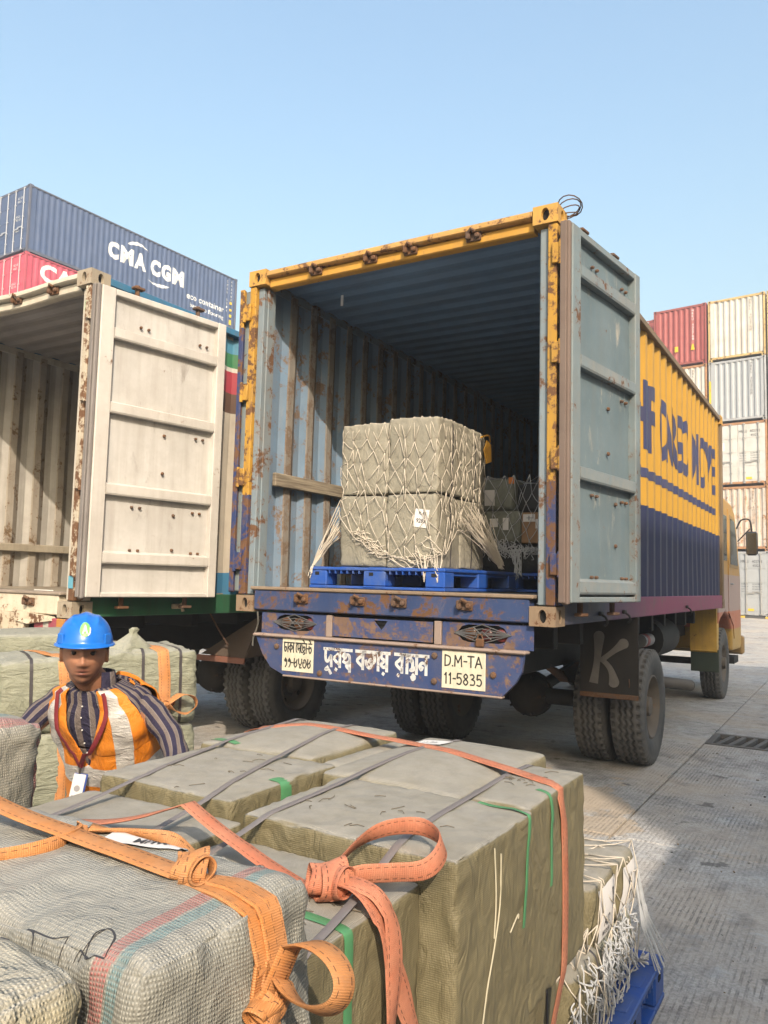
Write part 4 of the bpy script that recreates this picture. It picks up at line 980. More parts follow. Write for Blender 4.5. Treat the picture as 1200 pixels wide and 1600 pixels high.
for (ci, ri), (lb, w_, f_, fc) in rightst.items():
    t, p_, e_ = stack(ci, ri, lb, w_, f_, fc)
    if fc == 'front':
        col_m = wht if w_ is red_w else blk
        column_text(t, 'MRKU 402768', 1.80, HQ-.35, .135, col_m, -.018)
        if ci == -1 and ri == 4: patch(t, 1.0, 1.16, .72, .98, yel_s, -.02); mb = MB(); mb.prism([(1.74, -.02, .72), (1.92, -.02, .72), (1.86, -.02, 1.0), (1.80, -.02, 1.0)], (0, -.004, 0)); mb.build('sticker', yel_s, t)
        if ri == 3 and ci >= 0: patch(t, .02, .11, .95, 2.0, yel_s, -.004); end_text(t, '9', .04, 1.5, .05, .14, blk, -.0095)
    else:
        end_text(t, 'MRKU', 1.28, HQ-.52, .34, .12, blk, -.006); end_text(t, '402768', 1.74, HQ-.52, .42, .12, blk, -.006); end_text(t, '45G1', 1.76, HQ-.70, .3, .11, blk, -.006)
        for k in range(4): end_text(t, 'MAX.GR.' if k == 0 else ('TARE' if k == 1 else 'NET CU.'), 1.30, 1.42-.11*k, .28, .05, blk, -.006); end_text(t, '32.500 KGS', 1.74, 1.42-.11*k, .40, .05, blk, -.006)
        patch(t, 1.55, 1.8, .28, .38, yel_s, .0)
        if ri == 2: patch(t, .42, .66, 1.62, 1.98, wht, .0)
t, p_, e_ = box_container('dark red container peeping over the yellow truck roof, set back in the row', S0+SU*(-5.2)+SV*.9+Vector((0, 0, HQ*4-.05)), SY, 12.19, HQ-.012, red_w, red_f, 'doors')
for k in range(4):
    box_container('grey container supporting the set back dark red one, level %s' % ('one', 'two', 'three', 'four')[k], S0+SU*(-5.2)+SV*.9+Vector((0, 0, HQ*k-.05)), SY, 12.19, HQ-.012, gry_w, gry_f)
# kerb blocks painted yellow and black in front of the stack
kb = NB('yellow black kerb paint'); kx = kb.math('FRACT', kb.math('MULTIPLY', kb.sep(kb.co())[0], .62)); kerb_m = kb.out(kb.mix(kb.math('GREATER_THAN', kx, .5), (.07, .07, .07), (.55, .38, .04)), .8)
mb = MB(); mb.box(-6, 9, -.75, -.45, -.1, .07, .02); tag(mb.build('kerb', kerb_m, None, S0, rot=(0, 0, -SY)), 'yellow and black painted kerb along the foot of the right stack', 'kerb')

# the high stack behind the cream truck
nav_w = paint('navy container', (.052, .085, .175), rust=.05, dirt=.25, dirtc=(.13, .15, .20), streak=.25, rough=.55, var=.2, scale=.6)
nav_f = paint('navy frame rusty', (.07, .085, .13), rust=.3, dirt=.35, dirtc=(.2, .15, .12))
pnk_w = paint('faded crimson container', (.46, .06, .10), rust=.05, dirt=.2, dirtc=(.5, .2, .2), streak=.12, rough=.55)
pnk_f = paint('faded crimson frame', (.40, .06, .09), rust=.25, dirt=.2)
L0c = Vector((-15.017, 31.694, 14.737)); LY = .588; LU = Vector((math.cos(LY), -math.sin(LY), 0)); HL = 2.896
base_c = L0c - LU*WID
nv, npr, _ = box_container('navy blue forty foot container on top of the stack, white lettering on its side', base_c, LY, 12.192, HL-.01, nav_w, nav_f, 'doors', rods=plain('pale rod', (.4, .42, .46), .5))
pk, ppr, _ = box_container('crimson container with white letters, below the navy one', base_c-Vector((0, 0, HL)), LY, 12.192, HL-.01, pnk_w, pnk_f, 'doors', rods=plain('pinkish rod', (.55, .36, .38), .5))
for k in range(4):
    box_container('grey container low in the left stack, hidden behind the cream truck, level %s' % ('one', 'two', 'three', 'four')[k], base_c-Vector((0, 0, HL*(5-k))), LY, 12.192, HL-.01, gry_w, gry_f)
# neighbours that continue the top rows to the left
for k in (0, 1):
    box_container(('navy container at the left picture edge in the top row', 'crimson container at the left picture edge in the second row')[k], base_c-LU*2.55-Vector((0, 0, HL*k)), LY, 12.192, HL-.01, (nav_w, pnk_w)[k], (nav_f, pnk_f)[k], 'doors')
for k in range(4):
    box_container('grey container low beside the left stack, hidden from view, level %s' % ('one', 'two', 'three', 'four')[k], base_c-LU*2.55-Vector((0, 0, HL*(5-k))), LY, 12.192, HL-.01, gry_w, gry_f)
for ch, x, w in (('C', 3.95, .62), ('M', 4.66, .74), ('A', 5.45, .66), ('C', 6.38, .60), ('G', 7.06, .60), ('M', 7.74, .76)): lay_corr(nv, fit(ch, w, .80, .06), x, 1.2, wht, npr)
def crescent(x0, x1, z, h, sg, th):
    n = 14; up = [(x0+(x1-x0)*i/n, z+sg*h*math.sin(math.pi*i/n)**.8) for i in range(n+1)]; lo = [(x, y-sg*th*math.sin(math.pi*(i/n)**(.6 if sg > 0 else 1.5))) for i, (x, y) in enumerate(up)]
    return up+lo, [(i, i+1, n+1+i+1, n+1+i) for i in range(n)]
lay_corr(nv, crescent(5.0, 6.25, 2.2, .26, 1, .16), 0, 0, wht, npr, name='logo_arc'); lay_corr(nv, crescent(6.2, 7.6, .95, .22, -1, .16), 0, 0, wht, npr, name='logo_arc')
lay_corr(nv, fit('eco container', 2.6, .30, .014), 8.72, .78, wht, npr); lay_corr(nv, fit('bamboo flooring', 2.35, .28, .012), 8.95, .34, wht, npr)
for x, s, z in ((11.45, 'CMAU 5214', 2.5), (11.75, '453087', 2.55)):
    mb = MB()
    for i, c in enumerate(s):
        if c != ' ':
            g = fit(c, .08, .11); mb.add([(WID-.03+.004, x+a, z-.2*i+b) for a, b in g[0]], g[1])
    mb.build('marking', wht, nv)
for z0, z1 in ((1.36, 1.5), (1.0, 1.12), (.66, .82), (.25, .52)):
    mb = MB(); mb.box(WID-.029, WID-.024, 11.70, 11.86, z0, z1, .001); mb.build('sticker', yel_s, nv)
lay_corr(pk, fit('CAI', 1.75, .78, .04), .72, 1.88, wht, ppr)
for x, z, w in ((1.62, 2.35, .34), (1.62, 2.2, .25), (1.55, 1.55, .3), (1.55, 1.42, .36), (1.55, .95, .28)):
    for tt in (nv, pk): end_text(tt, '452 103' if w > .3 else '45G1', x, z, w, .09, wht, -.006)
# tall stack to the right, out of view, that throws the shade over the yard
for k in range(4):
    box_container('grey container in the tall stack outside the frame on the right, level %s' % ('one', 'two', 'three', 'four')[k], RT(0, 0)+Vector((.859*7.15-.511*4.15, -.511*7.15-.859*4.15, 2.9*k)), YAW, 9.75, 2.89, gry_w, gry_f)
# ------------------------------------------------------------ bales, straps, nets
def boxuv(b):
    N = b.sep(b.co('Normal')); P = b.sep(b.co())
    az = b.math('GREATER_THAN', b.math('ABSOLUTE', N[2]), .62); ax = b.math('GREATER_THAN', b.math('ABSOLUTE', N[0]), b.math('ABSOLUTE', N[1]))
    side = b.mix(ax, b.comb(P[0], P[2], 0.0), b.comb(P[1], P[2], 0.0))
    return b.mix(az, side, b.comb(P[0], P[1], 0.0)), N
def fabric(name, col, top, weave=85, wdep=.35, crease=.5, stripes=None, wcol=.25, sheen=.55, stretch=(1, 1, 1), flat=0.0):
    b = NB(name); uv, N = boxuv(b); P = b.co()
    n1 = b.noise(3.2, 7, .65); n2 = b.noise(18, 6, .7)
    c = b.mix(b.ramp(n1, [(.3, 0), (.7, 1)]), tuple(v*.84 for v in col), tuple(v*1.13 for v in col))
    up = b.ramp(N[2], [(.45, 0), (.85, 1)]); dust = b.math('MULTIPLY', up, b.ramp(b.noise(6, 8, .7), [(.25, .55), (.6, 1)]))
    c = b.mix(dust, c, top)
    c = b.mix(.5, c, b.mix(1, c, b.ramp(n2, [(.25, .62), (.5, 1), (.8, 1.22)]), 'MULTIPLY'))
    stain = b.ramp(b.noise(2.6, 8, .75), [(.56, 0), (.72, .55)]); c = b.mix(stain, c, tuple(v*.55 for v in col))
    s = b.sep(uv)
    wx = b.wave(weave, uv, 'X', .35, 'SIN', 6); wy = b.wave(weave*.8, uv, 'Y', .35, 'SIN', 6)
    wv = b.math('MULTIPLY', wx, wy)
    gap = b.ramp(wv, [(.0, 1), (.28, 0)])
    c = b.mix(b.math('MULTIPLY', gap, wcol), c, tuple(v*.35 for v in col))
    if stripes:
        for (x0, x1, sc_) in stripes:
            jx = b.math('MULTIPLY_ADD', n2, .008, P_x(b)); m = b.math('MULTIPLY', b.math('GREATER_THAN', jx, x0), b.math('LESS_THAN', jx, x1))
            m = b.math('MULTIPLY', m, b.ramp(wv, [(.1, .35), (.5, 1)])); c = b.mix(b.math('MULTIPLY', m, .75), c, sc_)
    cr1 = b.noise(7, 5, .55, vec=b.mapv(P, (1.7*stretch[0], 1.7*stretch[1], 1.0*stretch[2]), rot=(.5, .4, 0)), dist=1.4); ridge = b.math('ABSOLUTE', b.math('SUBTRACT', cr1, .5))
    cr2 = b.noise(24, 5, .6, vec=b.mapv(P, (1, 1, .5), rot=(.4, .6, .3)), dist=.8)
    fl_ = b.math('MULTIPLY_ADD', b.ramp(N[2], [(.5, 0), (.9, 1)]), -flat, 1.0); ridge = b.math('MULTIPLY', ridge, fl_); cr2 = b.math('MULTIPLY', cr2, fl_); nr = b.bump(ridge, crease, .03); nr = b.bump(cr2, crease*.7, .008, nr); nr = b.bump(wv, wdep, .0025, nr)
    return b.out(c, sheen, 0, nr, .35)
def P_x(b): return b.sep(b.co())[0]
wrap_m = fabric('olive wrapped fabric', (.225, .192, .108), (.395, .372, .325), 95, .4, .55, wcol=.32, flat=.85)
wrap_t = fabric('tan wrapped fabric', (.32, .295, .23), (.36, .335, .28), 60, .25, .5)
wrap_g = fabric('pale green wrapped fabric', (.27, .275, .20), (.36, .355, .30), 60, .2, .75, stretch=(.45, .45, 2.6))
wrap_d = fabric('dull green wrapped fabric', (.20, .205, .16), (.22, .22, .18), 60, .2, .6)
wrap_k = fabric('black wrapped fabric', (.035, .035, .035), (.05, .05, .05), 60, .2, .6)
sack_m = fabric('woven plastic sack', (.325, .315, .27), (.385, .375, .335), 74, .55, .5, stripes=[(.352, .374, (.42, .10, .09)), (.377, .396, (.12, .26, .28))], wcol=.38, sheen=.5)
sack_n = fabric('woven plastic sack plain', (.42, .37, .25), (.46, .44, .38), 66, .5, .8, wcol=.3, sheen=.5)
sack_b = fabric('woven sack with coloured threads', (.36, .34, .28), (.42, .40, .35), 60, .6, .6, stripes=[(.12, .16, (.40, .10, .10)), (.165, .20, (.10, .25, .25)), (.24, .27, (.40, .10, .12))], wcol=.6)
card_m = plain('brown carton', (.33, .19, .095), .75, scale=5)
paper_m = plain('white paper', (.74, .71, .68), .7, var=.06, bump=.05)
ink_m = plain('marker ink', (.05, .05, .055), .7)
green_t = plain('green packing tape', (.09, .27, .12), .4, var=.25)
band_m = plain('dark strapping band', (.055, .048, .05), .5)
gband_m = plain('grey strapping band', (.20, .18, .175), .5, var=.15)

def bale_mb(w, d, h, seed, n=16, r=.03, bulge=.012, wr=.006, sag=.008, drape_r=0):
    mb = MB(); H = Vector((w/2, d/2, h/2)); key = {}; off = Vector((seed*3.7, seed*1.3, seed*2.1))
    cnt = [max(3, int(n*s/max(w, d, h))) for s in (w, d, h)]
    def cl(v, m): return max(-m, min(m, v))
    def prm(i, m, hw):   # denser towards the edges
        t = i/m*2-1; return math.copysign(1-(1-abs(t))**1.25, t)
    def vert(q):
        k = tuple(round(c, 5) for c in q)
        if k in key: return key[k]
        p = Vector((q[0]*H.x, q[1]*H.y, q[2]*H.z)); inn = Vector((cl(p.x, H.x-r), cl(p.y, H.y-r), cl(p.z, H.z-r))); dv = p-inn
        nrm = dv.normalized() if dv.length > 1e-9 else Vector((0, 0, 1)); p = inn+nrm*min(dv.length, r) if dv.length > r else p
        a = [abs(c) for c in q]; m = max(range(3), key=lambda i: a[i]); o = sorted(a)[1]
        fn = Vector((0, 0, 0)); fn[m] = math.copysign(1, q[m])
        b1 = 1
        for i in range(3):
            if i != m: b1 *= 1-a[i]**2
        p = p+fn*bulge*b1
        s = p+off
        p = p+noise.noise_vector(s*2.1)*sag
        e = .25+.75*o**5
        if m == 2: fold = .35+.4*noise.noise(Vector((s.x*15, s.y*15, s.z*4)))
        else:
            al = s.y if m == 0 else s.x
            fold = .55*noise.noise(Vector((al*12+s.z*7, s.z*8-al*3, seed)))+.6*noise.noise(Vector((al*17-s.z*15, s.z*9+al*6, seed+5)))
        rid = (1-abs(fold)*2.2); p = p+nrm*(wr*e*(rid-.4))+fn*wr*.35*noise.noise(s*26)
        if drape_r and m == 0 and q[0] > 0:      # loose cloth hanging in folds on this side
            fo = noise.noise(Vector((s.y*9+s.z*5.5, s.z*2.2-s.y*1.5, 7.7))); fo2 = noise.noise(Vector((s.y*17-s.z*9, s.z*6, 2.2))); kx = min(1, max(0, (.75-q[2])*1.2)); p.x += drape_r*kx*((1-abs(fo)*2.6)*.8+.35*(1-abs(fo2)*2.4))-drape_r*.3*kx
        p.z += h/2; key[k] = len(mb.v); mb.v.append(tuple(p)); return key[k]
    for ax in range(3):
        o1, o2 = (ax+1) % 3, (ax+2) % 3; n1, n2 = cnt[o1], cnt[o2]
        for sg in (-1, 1):
            g = []
            for i in range(n1+1):
                row = []
                for j in range(n2+1):
                    q = [0, 0, 0]; q[ax] = sg; q[o1] = prm(i, n1, 0); q[o2] = prm(j, n2, 0); row.append(vert(q))
                g.append(row)
            for i in range(n1):
                for j in range(n2):
                    f = (g[i][j], g[i+1][j], g[i+1][j+1], g[i][j+1]); f = f if sg > 0 else f[::-1]
                    if len(set(f)) == 4: mb.f.append(f); mb.m.append(0)
    return mb
def bale(label, w, d, h, loc, rz, mat, seed, group, n=14, name='bale', cat='bale', **k):
    o = bale_mb(w, d, h, seed, n, **k).build(name, mat, None, loc, smooth=180, rot=(0, 0, rz))
    return tag(o, label, cat, group)
def fbale(label, a0, a1, b0, b1, z0, z1, mat, seed, group, tilt=0, **k):      # bale given in the yard frame
    return bale(label, a1-a0, b1-b0, z1-z0, RT((a0+a1)/2, (b0+b1)/2, z0), -YAW+tilt, mat, seed, group, **k)
def bvh(objs):
    V, F = [], []
    bpy.context.view_layer.update()
    for o in objs:
        b0 = len(V); M = o.matrix_world; V += [M @ v.co for v in o.data.vertices]; F += [tuple(i+b0 for i in p.vertices) for p in o.data.polygons]
    return BVHTree.FromPolygons(V, F)
def drape(tree, guide, lift=.004, step=.02, smooth=3, zoff=1.0):
    # guide: list of (point, ray direction); rays are shot from well outside towards the goods
    out = []
    for (p0, d0), (p1, d1) in zip(guide, guide[1:]):
        p0, p1, d0, d1 = Vector(p0), Vector(p1), Vector(d0), Vector(d1); n = max(1, int((p1-p0).length/step))
        for i in range(n): out.append((p0.lerp(p1, i/n), d0.lerp(d1, i/n).normalized()))
    out.append((Vector(guide[-1][0]), Vector(guide[-1][1]).normalized()))
    pts, nr = [], []
    for p, d in out:
        hit = tree.ray_cast(p-d*.35, d, .8)
        pts.append((hit[0] if hit[0] else p)-d*lift); nr.append(-d)
    for it in range(smooth):     # taut: bridge the hollows only
        for i in range(1, len(pts)-1):
            m = (pts[i-1]+pts[i+1])/2; h = (m-pts[i]).dot(nr[i])
            if h > 0: pts[i] = pts[i]+nr[i]*h
    return pts, nr
DN = Vector((0, 0, -1)); RA = Vector((math.cos(YAW), -math.sin(YAW), 0)); FB = Vector((math.sin(YAW), math.cos(YAW), 0))
def strap_on(name, tree, guide, w, t, mat, parent=None, lift=.003, smooth=40, vs=1.0, twist=0, step=.02):
    pts, nr = drape(tree, guide, lift, step, smooth); N = len(pts); side = []
    for i in range(N):
        tg = (pts[min(i+1, N-1)]-pts[max(i-1, 0)]).normalized(); side.append(tg.cross(nr[i]).normalized()*-1)
    mb = MB(); mb.ribbon(pts, side, w, t, vs=vs); return mb.build(name, mat, parent, smooth=50)
def webbing(name, col, worn):
    b = NB(name); uvn = b.n.new('ShaderNodeUVMap'); uvn.uv_map = 'uv'; s = b.sep(uvn.outputs[0])
    rib = b.math('SINE', b.math('MULTIPLY', s[1], 1900.0)); rib2 = b.math('SINE', b.math('MULTIPLY', s[0], 60.0))
    n = b.noise(9, 6, .7); c = b.mix(b.ramp(n, [(.3, 0), (.7, 1)]), col, worn); c = b.mix(b.ramp(b.noise(30, 5, .7), [(.45, 0), (.8, .45)]), c, (.16, .10, .07))
    st = None
    for u in (.2, .8):
        m = b.math('LESS_THAN', b.math('ABSOLUTE', b.math('SUBTRACT', s[0], u)), .022); st = m if st is None else b.math('MAXIMUM', st, m)
    st = b.math('MULTIPLY', st, b.math('GREATER_THAN', b.math('SINE', b.math('MULTIPLY', s[1], 420.0)), -.25))
    c = b.mix(b.math('MULTIPLY', st, .8), c, (.06, .03, .02))
    h = b.math('MULTIPLY_ADD', rib2, .25, rib)
    return b.out(c, .62, 0, b.bump(h, .35, .0012), .3)
coral_m = webbing('coral webbing', (.53, .165, .085), (.58, .25, .15)); amber_m = webbing('amber webbing', (.56, .215, .055), (.58, .29, .13))

def pallet(label, loc, rz, w, d, h=.15, group=None, m=None):
    # moulded plastic pallet: deck, nine hollow feet, bottom runners
    t = thing('plastic_pallet', label, 'pallet', loc, rz, group); m = m or blue_pl
    mb = MB(); mb.box(0, w, 0, d, h-.022, h, .005)
    n = 9
    deck = mb.build('deck', m, t)
    for i in range(5):
        mb = MB(); x = .06+(w-.12)*i/4; mb.box(x-.05, x+.05, .02, d-.02, h, h+.004, .002); mb.build('deck_slat', m, t)
    fx = [0, w/2-.09, w-.15]; fw = [.15, .18, .15]
    for i in range(3):
        for j in range(3):
            y = [0, d/2-.09, d-.15][j]; dd = [.15, .18, .15][j]
            mb = MB(); mb.box(fx[i]+.002, fx[i]+fw[i]-.002, y+.002, y+dd-.002, .022, h-.0225, .008)
            ft = mb.build('foot', m, t)
            if j == 0:
                mb = MB(); mb.box(fx[i]+.05, fx[i]+.085, -.0005, .01, h*.62, h*.78, .001); mb.build('strap_slot', void_m, ft)
    for i in range(3):
        mb = MB(); mb.box(fx[i], fx[i]+fw[i], 0, d, 0, .0215, .004); mb.build('runner', m, t)
    for j in (0, 2):
        y = [0, d/2-.09, d-.15][j]; mb = MB(); mb.box(.151, w-.151, y, y+.15, .001, .02, .004); mb.build('runner', m, t)
    mb = MB()
    for i in range(22):
        x = .02+(w-.04)*i/21; mb.box(x-.004, x+.004, .004, d-.004, h-.045, h-.0225, .001)
    r_ = mb.build('deck_ribs', m, t); r_['kind'] = 'stuff'
    return t
blue_pl = NB('blue pallet plastic'); blue_pl = blue_pl.out(blue_pl.mix(blue_pl.ramp(blue_pl.noise(5, 9, .75), [(.44, 0), (.7, .75)]), (.016, .085, .40), (.12, .16, .27)), .45, 0, blue_pl.bump(blue_pl.noise(50, 4), .1, .003), .4)

# main pile in front: coral strapped olive bales, three rows deep, two wide
GP = 'olive bales strapped with coral webbing'
top = [
 fbale('low olive bale nearest the camera with the coral knot lying on it', -1.22, -.745, 1.045, 1.425, .50, .95, wrap_m, 1, GP, n=56, r=.014, wr=.0070, sag=.009, bulge=.006),
 fbale('big olive bale mid pile with bare dusty top and sheer right face', -1.205, -.672, 1.432, 1.845, .52, 1.0, wrap_m, 2, GP, n=60, r=.012, wr=.0075, sag=.009, bulge=.006),
 fbale('domed olive bale with a white paper label on top, right row far end', -1.29, -.865, 1.855, 2.50, .52, 1.0, wrap_m, 3, GP, n=44, r=.02, bulge=.026, wr=.0035),
 fbale('narrow end bale under the bend of the coral strap at the far right corner', -.858, -.682, 1.86, 2.31, .52, 1.0, wrap_m, 4, GP, n=40, r=.014, bulge=.006, wr=.006),
 fbale('low olive bale of the left row tucked behind the grey woven sack', -1.765, -1.25, 1.05, 1.49, .48, .958, wrap_m, 5, GP, n=36, r=.014, wr=.004, bulge=.006),
 fbale('olive bale with a green tape strip on its right face beside the worker', -1.765, -1.30, 1.50, 1.95, .52, 1.0, wrap_m, 6, GP, n=48, r=.012, wr=.0070, bulge=.006),
 fbale('far left olive bale with the coral strap crossing its domed top', -1.84, -1.40, 1.96, 2.50, .52, 1.0, wrap_m, 7, GP, n=36, r=.018, bulge=.024, wr=.0035),
 fbale('small olive bale at the far end between the two rows', -1.392, -1.30, 1.99, 2.44, .52, .985, wrap_m, 8, GP, n=24, r=.02, bulge=.006)]
low = []
ll = ['in the near right corner', 'under the big middle bale', 'at the far right, showing dark bands', 'in the near left corner', 'under the bale beside the worker', 'at the far left']
for k, (a0, a1, b0, b1) in enumerate(((-1.2, -.76, 1.06, 1.42), (-1.2, -.735, 1.43, 1.84), (-1.28, -.74, 1.85, 2.28), (-1.75, -1.25, 1.06, 1.48), (-1.75, -1.25, 1.49, 1.93), (-1.82, -1.3, 1.95, 2.45))):
    low.append(fbale('lower tier olive bale '+ll[k], a0, a1, b0, b1, .15, .515-(.02 if k in (0,) else (.04 if k == 3 else 0)), wrap_m, 20+k, 'lower tier of the coral strapped pile', n=20, wr=.007, bulge=.0))
pile = bvh(top+low)
for k, lb in enumerate(('near', 'far')):
    pallet('blue plastic pallet under the %s half of the coral strapped pile' % lb, RT(-1.84, (1.04, 1.86)[k]), -YAW, 1.12, (.80, .66)[k], .148, 'pallets under the strapped pile')
# green tape strips, seams and paper labels are parts of their bales
def part_strip(o, tree, guide, w, mat, name='tape', t=.0012, lift=.0015, smooth=14, step=.008):
    p = strap_on(name, tree, guide, w, t, mat, None, lift, smooth, step=step)
    p.parent = o; p.matrix_parent_inverse = o.matrix_world.inverted(); return p
g = lambda a, b, z, d: (RT(a, b, z), d)
TR = (-RA+DN*.9)
part_strip(top[0], pile, [g(-.85, 1.175, 1.0, DN), g(-.74, 1.17, .97, TR), g(-.7, 1.165, .85, -RA), g(-.7, 1.15, .55, -RA)], .026, green_t)
part_strip(top[1], pile, [g(-.80, 1.83, 1.05, DN), g(-.68, 1.822, 1.03, TR), g(-.62, 1.80, .93, -RA), g(-.62, 1.775, .76, -RA)], .016, green_t)
part_strip(top[3], pile, [g(-.72, 2.02, 1.05, DN), g(-.67, 2.015, .99, TR), g(-.62, 2.01, .93, -RA), g(-.62, 2.0, .78, -RA)], .018, green_t)
part_strip(top[5], bvh([top[5]]), [g(-1.31, 1.715, 1.03, TR), g(-1.25, 1.71, .93, -RA), g(-1.25, 1.70, .8, -RA)], .045, green_t)
part_strip(top[6], pile, [g(-1.83, 2.02, 1.05, DN), g(-1.70, 1.99, 1.05, DN)], .03, green_t)
def paper(o, tree, c, ax, ay, d, w, h, lines=(), name='paper_label', ink=None, seed=0):
    # a sheet laid on the surface: c centre, ax/ay in-plane axes
    n = 8; P = []
    for i in range(n+1):
        r_ = []
        for j in range(n+1):
            p = Vector(c)+ax*(w*(i/n-.5))+ay*(h*(j/n-.5)); hit = tree.ray_cast(p-d*.3, d, .7); r_.append((hit[0] if hit[0] else p)-d*.004)
        P.append(r_)
    mb = MB(); mb.grid(P, flip=(ax.cross(ay).dot(d) > 0)); s = mb.build(name, paper_m, None, smooth=180)
    s.parent = o; s.matrix_parent_inverse = o.matrix_world.inverted()
    for (txt, x, y, tw, th) in lines:
        vs, fs = fit(txt, tw, th, .012)
        def f(a, b):
            q = Vector(c)+ax*(w*(x-.5)+a)+ay*(h*(y-.5)+b); hit = tree.ray_cast(q-d*.3, d, .7); return (hit[0] if hit[0] else q)-d*.0055
        m2_ = lay((vs, fs), f).build('writing', ink or ink_m, None); m2_.parent = s
    return s
for o_, (bb, z0_, z1_) in ((low[1], (1.80, .2, .5)), (low[2], (1.92, .2, .5)), (low[2], (2.16, .2, .5))): part_strip(o_, bvh([o_]), [(RT(-.6, bb, z1_), -RA), (RT(-.6, bb+.01, z0_), -RA)], .013, band_m, 'band', .002)
paper(top[2], pile, RT(-1.19, 2.34, 1.0), RA, FB, DN, .105, .10, (('15 82', .25, .3, .05, .02),))
# grey strapping bands running the length of the pile
def long_band(label, ptsab):
    gd = [g(a, b, 1.05, DN) for a, b in ptsab]
    a0, b0 = ptsab[0]; gd = [g(a0+.01, b0-.09, .55, FB), g(a0+.005, b0-.09, .86, FB), g(a0, b0-.07, .95, FB+DN)] + gd
    a1, b1 = ptsab[-1]; gd += [g(a1, b1+.05, .95, -FB+DN), g(a1, b1+.1, .7, -FB)]
    o = strap_on('strapping_band', pile, gd, .018, .0018, gband_m, smooth=60); return tag(o, label, 'band', 'grey strapping bands over the pile')
long_band('grey flat band crossing the left edge of the big middle bale', [(-1.13, 1.07), (-1.14, 1.4), (-1.165, 1.9), (-1.16, 2.48)])
long_band('grey flat band passing under the coral knot along the right row', [(-.752, 1.06), (-.78, 1.25), (-.82, 1.5), (-.842, 2.1), (-.84, 2.28)])
long_band('grey flat band nearest the worker on the left row', [(-1.60, 1.08), (-1.64, 1.55), (-1.745, 1.985), (-1.80, 2.42)])
long_band('grey flat band along the middle of the left row', [(-1.31, 1.08), (-1.36, 1.48), (-1.46, 1.85), (-1.53, 2.2), (-1.57, 2.45)])
# loose wisps of thread and straw lying on the tops
mb = MB()
for k in range(60):
    a, b_ = rnd.choice([(-1.0+rnd.gauss(0, .09), 1.62+rnd.gauss(0, .07)), (-.78+rnd.gauss(0, .03), 2.08+rnd.gauss(0, .05)), (-1.5+rnd.gauss(0, .12), 1.75+rnd.gauss(0, .12)), (-.95+rnd.gauss(0, .1), 1.22+rnd.gauss(0, .06))])
    h = pile.ray_cast(RT(a, b_, 1.4), DN, 1)
    if h[0]:
        an = rnd.uniform(0, 6.3); L = rnd.uniform(.004, .022); dv = Vector((math.cos(an), math.sin(an), 0))*L
        mb.tube([h[0]-dv+Vector((0, 0, .002)), h[0]+Vector((dv.y*.3, -dv.x*.3, .004)), h[0]+dv+Vector((0, 0, .002))], .0009, 4)
o = mb.build('straw', plain('dark straw wisp', (.14, .11, .07), .8)); o['kind'] = 'stuff'; o['label'] = 'loose wisps of straw and thread on the bale tops'
mb = MB()
for pts in ([(-.66, 1.60, .98), (-.66, 1.605, .88), (-.66, 1.60, .80)], [(-.66, 1.635, .96), (-.66, 1.63, .86), (-.655, 1.60, .78), (-.66, 1.57, .70), (-.655, 1.55, .58)], [(-.66, 1.69, .78), (-.655, 1.74, .80), (-.652, 1.745, .79)]):
    q = []
    for a, b_, z in pts:
        h = pile.ray_cast(RT(a+.2, b_, z), -RA, .6); q.append((h[0] if h[0] else RT(a, b_, z))+RA*.002)
    mb.tube(catmull(q, 5), .0018, 5)
p = mb.build('loose_thread', plain('pale thread', (.55, .50, .36), .8)); p.parent = top[1]; p.matrix_parent_inverse = top[1].matrix_world.inverted(); p['kind'] = 'stuff'

def knot(name, c, X, s, mat, parent=None, seed=0):
    # a bunched overhand knot of flat webbing: a few fat overlapping turns
    r_ = random.Random(seed); mb = MB(); c = Vector(c)
    for k, (ax, rad, wd, off, sq) in enumerate((((1, .25, .1), .46, .80, -.30, .8), ((.75, .65, .15), .56, .85, .05, .82), ((.8, -.55, .3), .50, .75, .34, .85), ((.2, .9, .4), .40, .6, .1, .9))):
        ax = (X @ Vector(ax)).normalized(); u = ax.orthogonal().normalized(); v = ax.cross(u); N = 28; o_ = X @ Vector((off*s, 0, 0))
        pts = [c+o_+(u*math.cos(a)+v*math.sin(a)*sq)*(s*rad*(1+.06*math.sin(3*a+k)))+ax*(s*.16*math.sin(a*1.0+k)) for a in [2*math.pi*i/N for i in range(N)]]
        mb.ribbon(pts, [(ax+.22*math.sin(2*6.28*i/N+k)*(p-c).normalized()).normalized() for i, p in enumerate(pts)], s*wd, .005, closed=True)
    o = mb.build(name, mat, parent, smooth=60)
    sb = o.modifiers.new('soft', 'SUBSURF'); sb.levels = 1; sb.render_levels = 1
    return o
# coral webbing across the far end of the pile
o = strap_on('lashing_strap', pile, [g(-1.93, 2.12, .55, RA), g(-1.93, 2.14, .85, RA), g(-1.87, 2.17, 1.0, RA+DN), g(-1.80, 2.24, 1.05, DN), g(-1.687, 2.34, 1.05, DN), g(-1.3, 2.29, 1.05, DN), g(-.863, 2.157, 1.05, DN), g(-.72, 2.10, 1.05, DN), g(-.665, 2.09, .99, TR), g(-.64, 2.105, .9, -RA), g(-.64, 2.115, .63, -RA), g(-.64, 2.12, .2, -RA)], .048, .003, coral_m, smooth=60)
tag(o, 'coral webbing strap across the far end of the front pile and down its right corner', 'strap', 'coral lashing straps')
